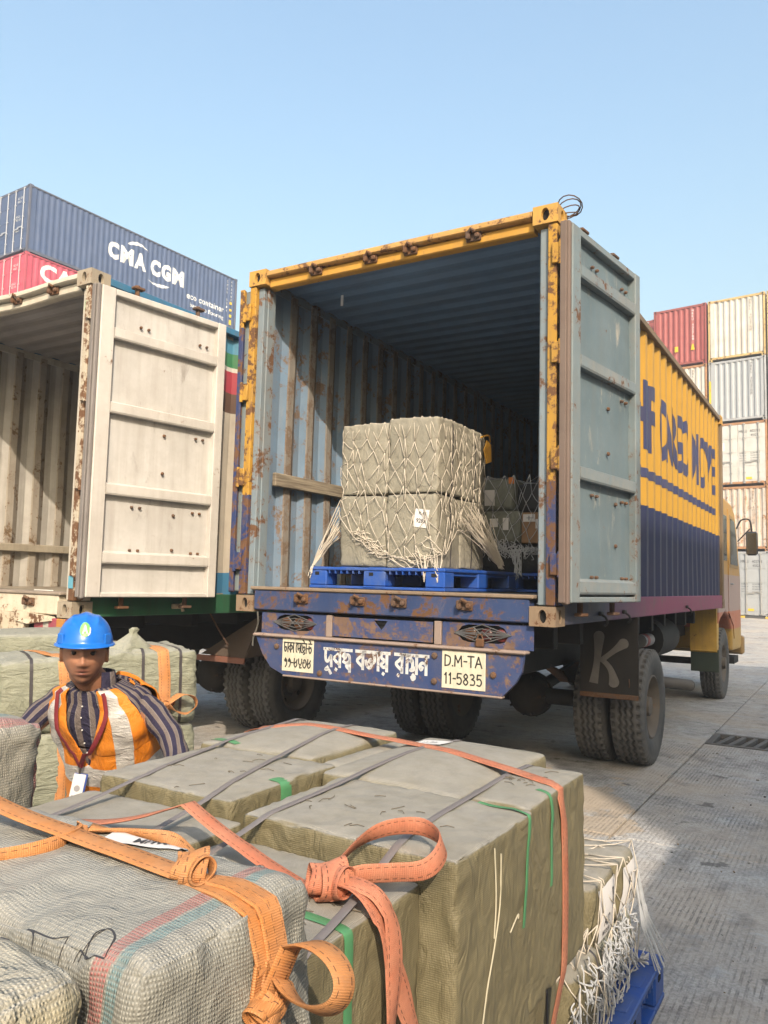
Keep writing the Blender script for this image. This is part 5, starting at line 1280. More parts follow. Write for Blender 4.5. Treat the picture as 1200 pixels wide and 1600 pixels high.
# coral strap with the knot, loop and tails on the near bale
S = thing('lashing_strap', 'coral webbing strap tied in a big knot with a loop on the near olive bale', 'strap', RT(-.83, 1.25, 1.0), 0, 'coral lashing straps')
bpy.context.view_layer.update(); SI = S.matrix_world.inverted()
def sp(o): o.parent = S; o.matrix_parent_inverse = SI; return o
sp(strap_on('webbing', pile, [g(-1.86, 1.20, .70, RA), g(-1.84, 1.21, .9, RA+DN*.6), g(-1.7, 1.22, 1.05, DN), (RT(-1.311, 1.286, 1.05), DN), g(-1.063, 1.278, 1.05, DN), g(-.90, 1.256, 1.05, DN), g(-.85, 1.253, 1.05, DN)], .042, .004, coral_m, smooth=40))
KX = Matrix.Rotation(-.35, 3, 'Z')
sp(knot('knot', RT(-.835, 1.245, .985), KX, .062, coral_m))
k0 = RT(-.80, 1.30, 1.0); q = [(-.85, 1.26, .985), (-.86, 1.38, 1.012), (-.83, 1.44, 1.03), (-.775, 1.475, 1.035), (-.715, 1.445, 1.03), (-.688, 1.395, 1.02), (-.695, 1.345, 1.005), (-.745, 1.31, 1.0), (-.79, 1.285, .995), (-.83, 1.25, .985)]
pts = catmull([RT(*p) for p in q], 6); N = len(pts)
side = []
for i in range(N):
    t = i/(N-1); side.append((Vector((0, 0, 1))*(.9)+RA*(.5*math.sin(t*6.28+.6))+FB*(.45*math.cos(t*5))).normalized())
mb = MB(); mb.ribbon(pts, side, .036, .004); sp(mb.build('loop', coral_m, None, smooth=60))
for k, q in enumerate(([(-.815, 1.235, .985), (-.775, 1.235, .985), (-.74, 1.235, .968), (-.716, 1.245, .925), (-.708, 1.27, .85), (-.705, 1.31, .77), (-.70, 1.345, .70), (-.70, 1.36, .6)],
                        [(-.815, 1.245, .992), (-.77, 1.25, .99), (-.735, 1.255, .975), (-.712, 1.26, .935), (-.706, 1.262, .86), (-.704, 1.255, .78), (-.702, 1.235, .66), (-.70, 1.22, .55)])):
    pts = catmull([RT(*p) for p in q], 6); N = len(pts)
    side = [(FB*(1.0)+RA*(.25*math.sin(i*.3+k))).normalized() if i > N*.35 else (FB*.8+Vector((0, 0, .45))*(1 if k else -1)*(1-i/(N*.35))).normalized() for i in range(N)]
    mb = MB(); mb.ribbon(pts, side, [.030+.014*min(1, i/(N*.5)) for i in range(N)], .0035); sp(mb.build('tail', coral_m, None, smooth=60))

# grey woven sacks at the lower left, amber webbing
GS = 'woven plastic sacks at the lower left'
s1 = fbale('large grey woven sack with marker scribble and red and blue thread stripe', -1.56, -.71, .668, 1.005, .56, 1.09, sack_m, 31, GS, name='woven_sack', cat='sack', n=96, r=.04, bulge=.008, wr=.012, sag=.028, drape_r=.04)
s2 = fbale('tan woven sack in the bottom left corner, closest to the camera', -1.45, -.748, .16, .650, .56, 1.092, sack_n, 32, GS, name='woven_sack', cat='sack', n=70, r=.045, bulge=.012, wr=.009, sag=.014, drape_r=.012)
s3 = fbale('woven sack with pink and teal threads at the left edge beside the worker', -2.42, -1.862, .96, 1.40, .64, 1.145, sack_b, 33, GS, name='woven_sack', cat='sack', n=40, r=.05, bulge=.03, wr=.014, sag=.016)
bots = [fbale('brown wrapped bale under the scribbled grey sack', -1.52, -.70, .62, 1.0, .15, .575, sack_n, 34, 'bales under the sacks', n=16),
        fbale('brown wrapped bale under the bottom left sack', -1.44, -.78, .16, .61, .15, .575, sack_n, 35, 'bales under the sacks', n=16),
        fbale('wrapped bale under the left edge sack', -2.42, -1.90, .96, 1.42, .15, .655, sack_n, 36, 'bales under the sacks', n=16)]
pallet('blue plastic pallet under the scribbled sacks', RT(-1.56, .14), -YAW, .90, .88, .148, 'pallets under the sacks'); pallet('blue plastic pallet under the left edge sack', RT(-2.44, .94), -YAW, .58, .5, .148, 'pallets under the sacks')
sk = bvh([s1, s2] + bots)
paper(s1, sk, RT(-1.0, .955, 1.1), (RA*.93+FB*.37).normalized(), (FB*.93-RA*.37).normalized(), DN, .135, .062, (('MHW', .38, .2, .06, .024), ('WZ', .5, .62, .035, .014)))
MARKS = [[(-0.4647, 1.0335), (-0.4556, 1.0096), (-0.4377, 0.9963), (-0.4278, 1.0262), (-0.4299, 1.0492), (-0.4457, 1.0684)], [(-0.4457, 1.0684), (-0.4109, 1.0425), (-0.3788, 1.0329)], [(-0.3797, 1.0309), (-0.386, 0.9869)], [(-0.3548, 1.0011), (-0.3449, 1.0273), (-0.3316, 1.0396), (-0.317, 1.0178), (-0.3202, 0.9907), (-0.3324, 0.9883), (-0.3458, 0.9998), (-0.3462, 1.031), (-0.3371, 1.0392)], [(-0.3614, 1.0043), (-0.3565, 1.0118), (-0.3409, 0.9948)], [(-0.3674, 0.988), (-0.331, 0.968), (-0.3026, 0.9548)]]
mb = MB()
for st in MARKS:
    q = []
    for p in catmull([(x, y, 1.3) for x, y in st], 5) if len(st) > 2 else [Vector((*st[0], 1.3)).lerp(Vector((*st[1], 1.3)), k/8) for k in range(9)]:
        h = sk.ray_cast(p, DN, 1); q.append((h[0] if h[0] else p)+Vector((0, 0, .0008)))
    mb.ribbon(q, Vector((.2, 1, 0)), .0032, .0004)
p = mb.build('marker_scribble', ink_m); p.parent = s1; p.matrix_parent_inverse = s1.matrix_world.inverted()
# ------------------------------------------------------------ cargo nets
cord_w = plain('cream net cord', (.62, .55, .45), .85, var=.15); cord_g = plain('grey white net cord', (.52, .53, .54), .85, var=.15)
def cargo_net(label, T, hx, hy, zt, zb, tree, mat, nc=56, nt=5, ns=9, r=.003, ties=(), hem=None, seed=1, lift=.006, pull=.85, sagj=.010, tails=True, cat='cargo net', group=None, flare=.0, hemz=None, jit=.2):
    # T: local (x, y, z) -> world; box half sizes hx, hy about the local origin; ties: perimeter positions (0..1) with (out, z)
    rr = random.Random(seed); mb = MB(); per = [(-hx, -hy), (hx, -hy), (hx, hy), (-hx, hy)]; seg = [2*hx, 2*hy, 2*hx, 2*hy]; tot = sum(seg)
    C = T(0, 0, (zt+zb)/2); up = Vector((0, 0, 1))
    def perim(p):
        d = (p % 1)*tot
        for i in range(4):
            if d <= seg[i]:
                a, b_ = per[i], per[(i+1) % 4]; t = d/seg[i]; n = ((0, -1), (1, 0), (0, 1), (-1, 0))[i]
                return a[0]+(b_[0]-a[0])*t, a[1]+(b_[1]-a[1])*t, n
            d -= seg[i]
        return per[0][0], per[0][1], (0, -1)
    def near(p):
        best = None
        for (tp, out, z) in ties:
            dd = ((tp-p+.5) % 1)-.5
            if best is None or abs(dd) < abs(best[0]): best = (dd, out, z)
        return best
    rows = nt+ns; grid = []
    for j in range(rows+1):
        row = []
        for i in range(nc):
            p = (i+(.5 if j % 2 else 0)+rr.uniform(-jit, jit))/nc
            if j <= nt:
                s = .12+.86*j/nt; x, y, n = perim(p); q = T(x*s+rr.uniform(-.01, .01), y*s+rr.uniform(-.01, .01), zt)
                h = tree.ray_cast(q+up*.3, -up, .8); q = (h[0] if h[0] else q)+up*lift
            else:
                t = (j-nt)/ns; nr_ = near(p) if ties else None; zh = zb; pp = p; out = lift+flare*t*t
                if nr_:
                    dd, o_, z_ = nr_; half = .5/len(ties); k = min(1, abs(dd)/half); zh = z_+(hem(p) if hem else 0)*math.sin(k*math.pi/2)**1.3; w = pull*t**2.2; pp = p+dd*w; out = lift+o_*t**3*(1-.6*k)
                if hemz: zh = hemz(p)
                x, y, n = perim(pp); z = zt-.01+(zh-zt+.01)*(t**.93)+rr.uniform(-sagj, sagj)
                base = T(x, y, z); nw = (T(x+n[0], y+n[1], z)-base).normalized()
                h = tree.ray_cast(base+nw*.3, -nw, .45); q = (h[0] if h[0] else base)+nw*(out+rr.uniform(0, sagj*.6))
                if not h[0]: q = base+nw*(out-.004)
            row.append(q)
        grid.append(row)
    def cord(a, b_, rad=r):
        m = (a+b_)/2; d = C-m; d.z *= .25; d.normalize()
        h = tree.ray_cast(m-d*.3, d, .3-.0)
        pts = [a, m+Vector((0, 0, -rr.uniform(0, sagj*.5))), b_]
        if h[0]: pts[1] = h[0]-d*(lift*.7)
        mb.tube(pts, rad, 4)
    for j in range(rows):
        for i in range(nc):
            a = grid[j][i]; o = 0 if j % 2 == 0 else 1
            if j < 2 and i % 2: continue
            cord(a, grid[j+1][i]); cord(a, grid[j+1][(i-1+2*o) % nc] if True else None)
    for i in range(nc): cord(grid[rows][i], grid[rows][(i+1) % nc], r*1.3)
    for (tp, out, z) in ties:          # gathered ends and loose tails at each tie
        x, y, n = perim(tp); k = T(x, y, z); nw = (T(x+n[0], y+n[1], z)-k).normalized(); kk = k+nw*(out+.01)+Vector((0, 0, -.01))
        for i in range(nc):
            dd = (((i/nc)-tp+.5) % 1)-.5
            if abs(dd) < .5/len(ties)*.55: mb.tube([grid[rows-1][i], grid[rows][i].lerp(kk, .5)+Vector((0, 0, rr.uniform(-.01, .02))), kk], r, 4)
        for i in range(6 if tails else 0):
            e = kk+nw*rr.uniform(0, .03)+Vector((rr.uniform(-.03, .03), rr.uniform(-.03, .03), -rr.uniform(.03, .10))); mb.tube([kk, (kk+e)/2+nw*.012, e], r*1.2, 4)
        mb.tube([kk+Vector((.012*math.cos(a), .012*math.sin(a), .006*math.sin(2*a))) for a in [6.283*q/8 for q in range(8)]], r*2.6, 5, closed=True)
    return tag(mb.build('cargo_net', mat, None, smooth=180), label, cat, group)

# ------------------------------------------------------------ load in the yellow truck
FZ = ZC+.182
def TW(u, v, z=0): return O0+RT(u, v, ZC+z)
def tbale(label, u0, u1, v0, v1, z0, z1, mat, seed, group, **k):
    return bale(label, u1-u0, v1-v0, z1-z0, TW((u0+u1)/2, (v0+v1)/2, z0), -YAW+k.pop('tilt', 0), mat, seed, group, **k)
pallet('blue plastic pallet at the truck door carrying the tan netted bales', TW(.56, .13, .182), -YAW, 1.09, 1.27, .15)
pallet('blue plastic pallet farther inside the truck behind the tan netted bales', TW(1.0, 1.47, .182), -YAW, 1.1, 1.1, .15)
GT = 'tan bales under the white net'
tb = []
nm = {(0, 0, 1): 'upper front left tan bale under the white net in the truck', (1, 0, 1): 'upper front right tan bale under the white net, highest corner', (0, 0, 0): 'lower front left tan bale resting on the blue pallet', (1, 0, 0): 'lower front right tan bale carrying the white paper label',
      (0, 1, 1): 'upper rear left tan bale hidden behind the front one', (1, 1, 1): 'upper rear right tan bale with the yellow tag at its corner', (0, 1, 0): 'lower rear left tan bale hidden under the net', (1, 1, 0): 'lower rear right tan bale with a dark band, bottom of the load'}
for (i, j, k), lb in nm.items():
    u0, u1 = ((.755, 1.14), (1.145, 1.535))[i]; v0, v1 = ((.225, .62), (.625, 1.03))[j]; z0, z1 = ((.335, .845), (.85, 1.365+.015*i))[k]
    if k == 0: u0 += .0; u1 -= .01*i
    tb.append(tbale(lb, u0, u1, v0, v1, z0, z1, wrap_t, 40+i+2*j+4*k, GT, n=28, r=.018, bulge=.012, wr=.010, sag=.014, tilt=rnd.uniform(-.03, .03)))
tt = bvh(tb)
def tside(o, uv, z0, z1, m=band_m):     # dark band down the right side of a bale
    d = -RA; return part_strip(o, bvh([o]), [(TW(uv[0]+.3, uv[1], z1), d), (TW(uv[0]+.3, uv[1], z0), d)], .016, m, 'band', .002, .0015)
tside(tb[1], (1.3, .43), .87, 1.36); tside(tb[5], (1.3, .83), .87, 1.36); tside(tb[3], (1.3, .45), .35, .83); tside(tb[7], (1.3, .80), .35, .83)
for o, u in ((tb[0], .95), (tb[1], 1.33), (tb[2], .95), (tb[3], 1.30)):
    part_strip(o, bvh([o]), [(TW(u, .1, 1.36 if o in tb[:2] else .83), FB), (TW(u, .1, .87 if o in tb[:2] else .35), FB)], .012, wrap_t, 'seam', .004, .001)
paper(tb[3], tt, TW(1.42, .2, .675), (RA*.985+Vector((0, 0, -.13))).normalized(), (Vector((0, 0, 1))*.985+RA*.16).normalized(), FB, .105, .125, (('PLAT', .3, .68, .055, .022), ('9288', .18, .24, .07, .03)))
Tn = lambda x, y, z: TW(1.145+x, .627+y, z)
def lerp_table(tb_):
    def f(p):
        p %= 1
        for (x0, y0), (x1, y1) in zip(tb_, tb_[1:]):
            if x0 <= p <= x1: return y0+(y1-y0)*(p-x0)/(x1-x0)
        return tb_[-1][1]
    return f
def slack(mb, rr, p0, p1, wob, r, n=4):      # one loose cord between two points, wandering a little
    q = [p0]+[p0.lerp(p1, k/n)+Vector((rr.uniform(-wob, wob), rr.uniform(-wob, wob), rr.uniform(-wob, wob))) for k in range(1, n)]+[p1]
    mb.tube(catmull(q, 3), r, 4)
net1 = cargo_net('white knotted cargo net over the tan bales at the truck door', Tn, .39, .405, 1.37, .33, tt, cord_w, nc=38, nt=4, ns=9, r=.0024, seed=3, flare=.012, jit=.45, sagj=.026,
    hemz=lerp_table([(0, .70), (.03, .60), (.09, .47), (.16, .37), (.235, .36), (.27, .45), (.33, .62), (.42, .64), (.49, .45), (.75, .4), (.95, .6), (1, .70)]))
# the corner bundle of gathered mesh on the right side
mb = MB(); r3 = random.Random(5)
for k in range(64):
    v = .50+r3.random()*.52; slack(mb, r3, TW(1.56+r3.random()*.03, v, .74-.30*abs(v-.70)+r3.uniform(-.10, .10)), TW(1.665+r3.random()*.03, 1.02+r3.uniform(-.03, .03), .35+r3.random()*.05), .014, .0028)
for k in range(22):
    slack(mb, r3, TW(.735, .21+r3.random()*.14, .72+r3.uniform(-.12, .12)), TW(.585+r3.uniform(-.01, .01), .14, .345), .010, .0030)
for k in range(54):       # the doubled hem that sags along the front
    t = r3.random()**.8; zz = .37+.30*max(0, 1-t/.55)**1.3+.10*max(0, (t-.88)/.12)+r3.uniform(-.02, .06); p0 = TW(.79+.78*t, .195, zz); d = RA*r3.uniform(.04, .09)+Vector((0, 0, r3.uniform(-.07, .03)))
    slack(mb, r3, p0-d, p0+d*.6, .012, .0028)
for (u, v) in ((1.50, .16), (1.60, .16)):
    for k in range(7): slack(mb, r3, TW(u-.05+r3.uniform(-.06, .06), .19, .42+r3.uniform(-.05, .05)), TW(u, v-.035, .33-r3.random()*.09), .008, .003)
for k in range(5): slack(mb, r3, TW(.585, .135, .345), TW(.58+r3.uniform(-.02, .02), .11, .25+r3.random()*.05), .006, .003)
gm_ = mb.build('gathered_mesh', cord_w); gm_.parent = net1; gm_['kind'] = 'stuff'
mb = MB(); mb.prism([TW(1.56, .98, 1.33), TW(1.575, 1.02, 1.30), TW(1.575, 1.03, 1.17), TW(1.565, .97, 1.15), TW(1.56, .93, 1.25)], RA*.01); mb.tube(catmull([TW(1.55, .9, 1.34), TW(1.57, 1.0, 1.37), TW(1.56, 1.06, 1.33)], 4), .006, 5)
tag(mb.build('cloth_tag', plain('amber tag cloth', (.62, .31, .03), .7)), 'small amber yellow tag hanging at the rear top corner of the tan bales', 'tag')
# second load
GD = 'dim bales deeper in the truck'
b2 = [tbale('dull green bale with a paper slip, upper left of the inner load', .98, 1.575, 1.52, 2.0, .845, 1.11, wrap_d, 61, GD, n=16),
      tbale('dull green bale with printed slips below the upper one in the inner load', 1.0, 1.645, 1.50, 2.0, .575, .84, wrap_d, 62, GD, n=16),
      tbale('black wrapped bale beside the upper green one in the inner load', 1.585, 1.80, 1.56, 2.0, .83, 1.06, wrap_k, 63, GD, n=12),
      tbale('black wrapped bale at the bottom of the inner load', 1.02, 1.98, 1.52, 2.05, .335, .565, wrap_k, 64, GD, n=16),
      tbale('dull green bale at the right back of the inner load', 1.70, 2.1, 1.75, 2.2, .56, .92, wrap_d, 65, GD, n=12)]
mb = MB(); mb.box(1.655, 2.02, 1.49, 1.72, ZC+.572, ZC+.82, .006); cb_ = tag(mb.build('carton', card_m, None, O0, rot=(0, 0, -YAW)), 'brown cardboard carton with two white labels deeper in the truck', 'carton')
for (a, b_, z0, z1) in ((1.67, 1.77, .745, .805), (1.775, 1.86, .69, .765)):
    mb = MB(); mb.box(a, b_, 1.4885, 1.4898, ZC+z0, ZC+z1, .0005); mb.build('paper_label', paper_m, cb_)
    mb = MB(); mb.box((a+b_)/2-.003, (a+b_)/2+.003, 1.4872, 1.4884, ZC+z0+.01, ZC+z1-.012, .0003); mb.box(a+.03, b_-.015, 1.4872, 1.4884, ZC+(z0+z1)/2-.002, ZC+(z0+z1)/2+.002, .0003); mb.build('writing', ink_m, cb_)
t2 = bvh(b2+[cb_])
for k, (c, w, h) in enumerate(((TW(1.37, 1.45, .95), .09, .13), (TW(1.42, 1.45, .74), .07, .07), (TW(1.52, 1.45, .73), .05, .10))):
    paper(b2[0] if k == 0 else b2[1], t2, c, RA, Vector((0, 0, 1)), FB, w, h)
mb = MB(); mb.box(1.53, 1.585, 1.515, 1.525, ZC+1.06, ZC+1.115, .004); tag(mb.build('cloth_tag', plain('orange tag', (.6, .18, .02), .7), None, O0, rot=(0, 0, -YAW)), 'tiny orange tag on the corner of the dull green bale inside the truck', 'tag')
Tn2 = lambda x, y, z: TW(1.5+x, 1.78+y, z)
cargo_net('grey cargo net thrown over the inner load of the truck', Tn2, .50, .30, 1.12, .38, t2, cord_g, nc=30, nt=3, ns=6, r=.0026, seed=8, flare=.03, jit=.3, sagj=.02, hemz=lerp_table([(0, .5), (.12, .52), (.25, .5), (.5, .45), (1, .5)]))
mb = MB()
for k in range(90):      # slack mesh hanging in folds in front of the dark bottom bale
    t = r3.random(); slack(mb, r3, TW(1.40+.60*t, 1.455, .60-.10*t+r3.uniform(-.05, .02)), TW(1.44+.54*t+r3.uniform(-.08, .08), 1.42+r3.uniform(0, .03), .48+.02*t+r3.uniform(-.06, .05)), .022, .0026)
for k in range(18): slack(mb, r3, TW(1.62+r3.uniform(-.06, .06), 1.43, .52), TW(1.66+r3.uniform(-.03, .03), 1.42, .27+r3.uniform(0, .08)), .010, .0026)
f_ = mb.build('gathered_mesh', cord_g); f_['kind'] = 'stuff'; f_.parent = [o for o in COL.objects if o.name == 'cargo_net.001'][0]

# ------------------------------------------------------------ netted pile at the right, behind the strapped one
GN = 'small bales under the near net'
nb = [fbale('small netted bale with a big white label on its right face', -1.25, -.755, 2.64, 2.925, .345, .56, wrap_m, 71, GN, n=26, r=.03, bulge=.02, wr=.006),
      fbale('small netted bale at the far end with a folded white label', -1.25, -.75, 2.935, 3.17, .345, .555, wrap_m, 72, GN, n=24, r=.03, bulge=.02),
      fbale('lower netted bale sticking out in front of the labelled one', -1.2, -.735, 2.375, 2.66, .15, .385, wrap_m, 73, GN, n=22, r=.03, bulge=.02),
      fbale('lower netted bale under the labelled pair on the blue pallet', -1.25, -.755, 2.67, 3.16, .15, .34, wrap_g, 74, GN, n=22, r=.03, bulge=.02),
      fbale('netted bale at the back left, hidden behind the strapped pile', -1.74, -1.26, 2.66, 3.16, .15, .55, wrap_m, 75, GN, n=14)]
pallet('blue plastic pallet at the right with the netted small bales', RT(-.655, 2.36), -YAW+math.pi/2, .89, 1.10, .15)
nt_ = bvh(nb)
UPZ = Vector((0, 0, 1))
paper(nb[0], nt_, RT(-.745, 2.785, .455), FB, (UPZ*.98+FB*.1).normalized(), -RA, .20, .16, (('P', .72, .55, .028, .045), ('A12', .18, .28, .06, .03), ('MADE IN', .15, .1, .07, .016)), seed=1)
paper(nb[1], nt_, RT(-.745, 3.05, .445), FB, (UPZ*.97+FB*.2).normalized(), -RA, .17, .17, (('N', .3, .62, .03, .035), ('T 1', .35, .3, .05, .03)))
paper(nb[0], nt_, RT(-.89, 2.70, .56), RA, FB, DN, .05, .035, (('24 7', .2, .3, .025, .008),))
part_strip(nb[2], bvh([nb[2]]), [g(-.80, 2.60, .5, DN), g(-.66, 2.60, .40, TR), g(-.62, 2.60, .30, -RA), g(-.62, 2.60, .18, -RA)], .012, band_m, 'band', .002)
Tn3 = lambda x, y, z: RT(-1.26+x, 2.77+y, z)
netN = cargo_net('cream cargo net draped over the small labelled bales at the right', Tn3, .53, .40, .57, .16, nt_, cord_w, nc=36, nt=4, ns=5, r=.0023, seed=11, flare=.02, sagj=.016, jit=.28, hemz=lambda p: .19)
mb = MB(); r4 = random.Random(9)
for k in range(120):
    b_ = 2.38+.62*r4.random(); z0 = .20+.16*r4.random()**1.3; p0 = RT(-.735+.02*r4.random(), b_, z0+.05); an = r4.uniform(-1.1, 1.1); L = r4.uniform(.06, .15)
    p2 = p0+FB*(math.sin(an)*L)+Vector((0, 0, -math.cos(an)*L))+RA*r4.uniform(.0, .03); p2.z = max(p2.z, .158); slack(mb, r4, p0, p2, .016, .0025)
for k in range(13):       # strands fanning out to the pallet corner
    mb.tube([RT(-.745, 3.10+.08*r4.random(), .47+.06*r4.random()), RT(-.70, 3.09+.009*k, .30), RT(-.655+.03*r4.random(), 3.06+.015*k, .165)], .0026, 4)
for k in range(40):
    an = r4.uniform(0, 6.28); mb.tube([RT(-.70, 3.04, .20), RT(-.697, 3.04, .205)+Vector((math.cos(an)*.032, math.sin(an)*.02, r4.uniform(-.02, .04)))], .0028, 4)
gg = mb.build('gathered_mesh', cord_g); gg['kind'] = 'stuff'; gg.parent = netN

# ------------------------------------------------------------ banded bales behind the worker
BY = math.atan2(.48, .82)      # direction of their front face
BX = Vector((math.cos(BY), math.sin(BY), 0)); BN = Vector((math.sin(BY), -math.cos(BY), 0))       # along the face, and out of it towards the camera
BO = Vector((-1.82, 3.905, 0))
GB = 'pale green banded bales behind the worker'
bk = []
def bbale(label, s0, s1, z0, z1, seed, dep=.62, **k):
    c = BO+BX*((s0+s1)/2)-BN*(dep/2)+Vector((0, 0, z0)); o = bale(label, s1-s0, dep, z1-z0, c, BY, wrap_g, seed, GB, n=40, r=.035, bulge=.022, wr=.016, sag=.016, **k); bk.append(o); return o
bbale('pale green banded bale left of the worker, front of the back pile', -.02, .345, .735, 1.09, 81)
bbale('pale green banded bale right of the worker with a tied tuft on its corner', .35, .955, .74, 1.135, 82)
bbale('lower pale green bale left of the worker', -.03, .345, .36, .73, 83)
bbale('lower pale green bale right of the worker', .35, .95, .36, .735, 84)
bbale('bottom pale green bale at the left of the back pile', -.03, .345, .0, .355, 85)
bbale('bottom pale green bale at the right of the back pile', .35, .95, .0, .355, 86)
c = BO+BX*.30-BN*.95+Vector((0, 0, .73)); bk.append(bale('pale green bale behind the front pair, its top just showing', .62, .6, .45, c, BY, wrap_g, 87, GB, n=18)); bk.append(bale('pale green bale supporting the one just showing behind', .62, .6, .725, BO+BX*.30-BN*.95, BY, wrap_g, 88, GB, n=14))
kt = bvh(bk)
def bp(s, z, off=.2): return BO+BX*s+BN*off+Vector((0, 0, z))
def bband(o, s, mat=band_m, w=.016, name='band', z0=.74, z1=1.05):
    if z1 < 1: return part_strip(o, bvh([o]), [(bp(s, z1), -BN), (bp(s+.01, z0), -BN)], w, mat, name, .0025, .002)
    return part_strip(o, bvh([o]), [(BO+BX*s-BN*.5+UPZ*1.3, DN), (BO+BX*s-BN*.04+UPZ*1.3, DN), (BO+BX*s+BN*.05+UPZ*1.2, DN-BN*.8), (bp(s, z1), -BN), (bp(s+.01, z0), -BN)], w, mat, name, .0025, .002)
bband(bk[0], .12); bband(bk[1], .37); bband(bk[1], .66); bband(bk[1], .86)
bband(bk[2], .12, z0=.37, z1=.7); bband(bk[3], .86, z0=.37, z1=.7)
def bstrap(label, s, w=.05):
    o = strap_on('lashing_strap', kt, [(BO+BX*(s-.12)-BN*.55+UPZ*1.3, DN), (BO+BX*(s-.05)-BN*.1+UPZ*1.3, DN), (BO+BX*s+BN*.05+UPZ*1.2, DN-BN*.8), (bp(s+.01, 1.0), -BN), (bp(s+.02, .74), -BN), (bp(s+.02, .4), -BN)], w, .004, amber_m, smooth=30)
    return tag(o, label, 'strap', 'amber straps on the back pile')
bstrap('amber strap down the left bale of the back pile, left of the worker', .265); st2 = bstrap('amber strap with a tied bow, right of the worker on the back pile', .765, .062)
c = bp(.785, .86, .05); KX = Matrix((BX, -BN, UPZ)).transposed()
kn = knot('knot', c, KX, .045, amber_m); kn.parent = st2
pts = catmull([c+BX*p[0]+BN*p[1]+UPZ*p[2] for p in ((.0, .01, .0), (.06, .03, .045), (.13, .03, .03), (.145, .02, -.02), (.10, .02, -.05), (.04, .03, -.035), (.0, .02, .0))], 5)
mb = MB(); mb.ribbon(pts, [(BN+BX*.5*math.sin(i*.25)).normalized() for i in range(len(pts))], .055, .004); l_ = mb.build('loop', amber_m, None, smooth=60); l_.parent = st2
mb = MB()     # tied tuft of cloth on the top corner
cx = BO+BX*.60-BN*.1+UPZ*1.12
prof = [(.11, 0), (.085, .03), (.055, .06), (.03, .085), (.016, .10), (.022, .118), (.010, .13)]
P = []
for (r_, h_) in prof:
    P.append([cx+BX*(r_*1.15*math.cos(a)*(1+.22*math.sin(5*a+h_*9)))+BN*(r_*.8*math.sin(a)*(1+.2*math.sin(4*a)))+UPZ*h_+BX*(.25*h_) for a in [2*math.pi*k/20 for k in range(21)]])
mb.grid(P, flip=False); tf = mb.build('tied_tuft', wrap_g, None, smooth=60); tf.parent = bk[1]; tf.matrix_parent_inverse = bk[1].matrix_world.inverted()

# ------------------------------------------------------------ amber webbing on the grey sack
A = thing('lashing_strap', 'amber webbing strap knotted over the grey woven sack with a big open loop', 'strap', RT(-.84, .88, 1.1), 0, 'amber straps on the sacks')
bpy.context.view_layer.update(); AI = A.matrix_world.inverted()
def ap(o): o.parent = A; o.matrix_parent_inverse = AI; return o
ap(strap_on('webbing', sk, [g(-1.6, .83, 1.25, DN), g(-1.5, .835, 1.25, DN), g(-1.256, .862, 1.25, DN), g(-1.114, .880, 1.25, DN), g(-.966, .884, 1.25, DN), g(-.85, .880, 1.25, DN)], .046, .0045, amber_m, None, .006, 80))
pts = catmull([RT(*p) for p in ((-1.75, .665, 1.088), (-1.5, .685, 1.09), (-1.35, .70, 1.093), (-1.2, .74, 1.096), (-1.117, .79, 1.098), (-1.09, .865, 1.104), (-1.115, .915, 1.108), (-1.08, .945, 1.103), (-1.03, .985, 1.093), (-.99, 1.01, 1.083), (-.97, 1.05, 1.038))], 7); N = len(pts)
mb = MB(); mb.ribbon(pts, [(UPZ*(.5+.5*math.cos(i*.21))+FB*.7*math.sin(i*.21)).normalized() for i in range(N)], .03, .006); ap(mb.build('twisted_end', amber_m, None, smooth=60))
hk = sk.ray_cast(RT(-.828, .880, 1.4), DN, 1)[0]; ap(knot('knot', hk+UPZ*.016, Matrix.Rotation(-.5, 3, 'Z'), .045, amber_m, None, 2))
for k in range(3):
    o_ = (k-1)*.019
    gd = [g(-.83, .88+o_*.5, 1.2, DN), g(-.76, .885+o_, 1.2, DN), g(-.70, .882+o_, 1.16, DN-RA*.5), g(-.62, .876+o_, 1.10, TR), g(-.55, .870+o_*.9, 1.03, -RA), g(-.55, .862+o_*.7, .98, -RA), g(-.55, .855+o_*.4, .92, -RA), g(-.55, .85, .80, -RA)]
    ap(strap_on('strand', sk, gd, .025, .006, amber_m, None, .004+.003*(k == 1), 12))
h_ = sk.ray_cast(RT(-.4, .848, .985), -RA, .6); kc = h_[0]+RA*.022
X = Matrix((FB, UPZ, RA)).transposed()
ap(knot('knot', kc, X, .042, amber_m, None, 4))
lc = kc+RA*.058+FB*.012+UPZ*.048; ax = (Vector((-.62, -.70, .36))).normalized(); e1 = ax.cross(UPZ).normalized()*-1; e2 = ax.cross(e1).normalized()
if e1.dot(RA) < 0: e1 = -e1
if e2.z < 0: e2 = -e2
q = []
for k in range(40):
    a = -2.6+k/39*5.2; q.append(lc+e1*(.058*math.cos(a)*1.0)+e2*(.036*math.sin(a)))
q = [kc+e1*-.005+e2*-.006]+q+[kc+UPZ*.01]
mb = MB(); mb.ribbon(q, [(ax+.25*e2*math.sin(i*.15)).normalized() for i in range(len(q))], .040, .004); ap(mb.build('loop', amber_m, None, smooth=60))
pts = catmull([kc, kc-UPZ*.03+RA*.012, kc-UPZ*.08+RA*.016, kc-UPZ*.16+RA*.012, kc-UPZ*.25], 5); mb = MB(); mb.ribbon(pts, FB, .036, .005); ap(mb.build('tail', amber_m, None, smooth=60))
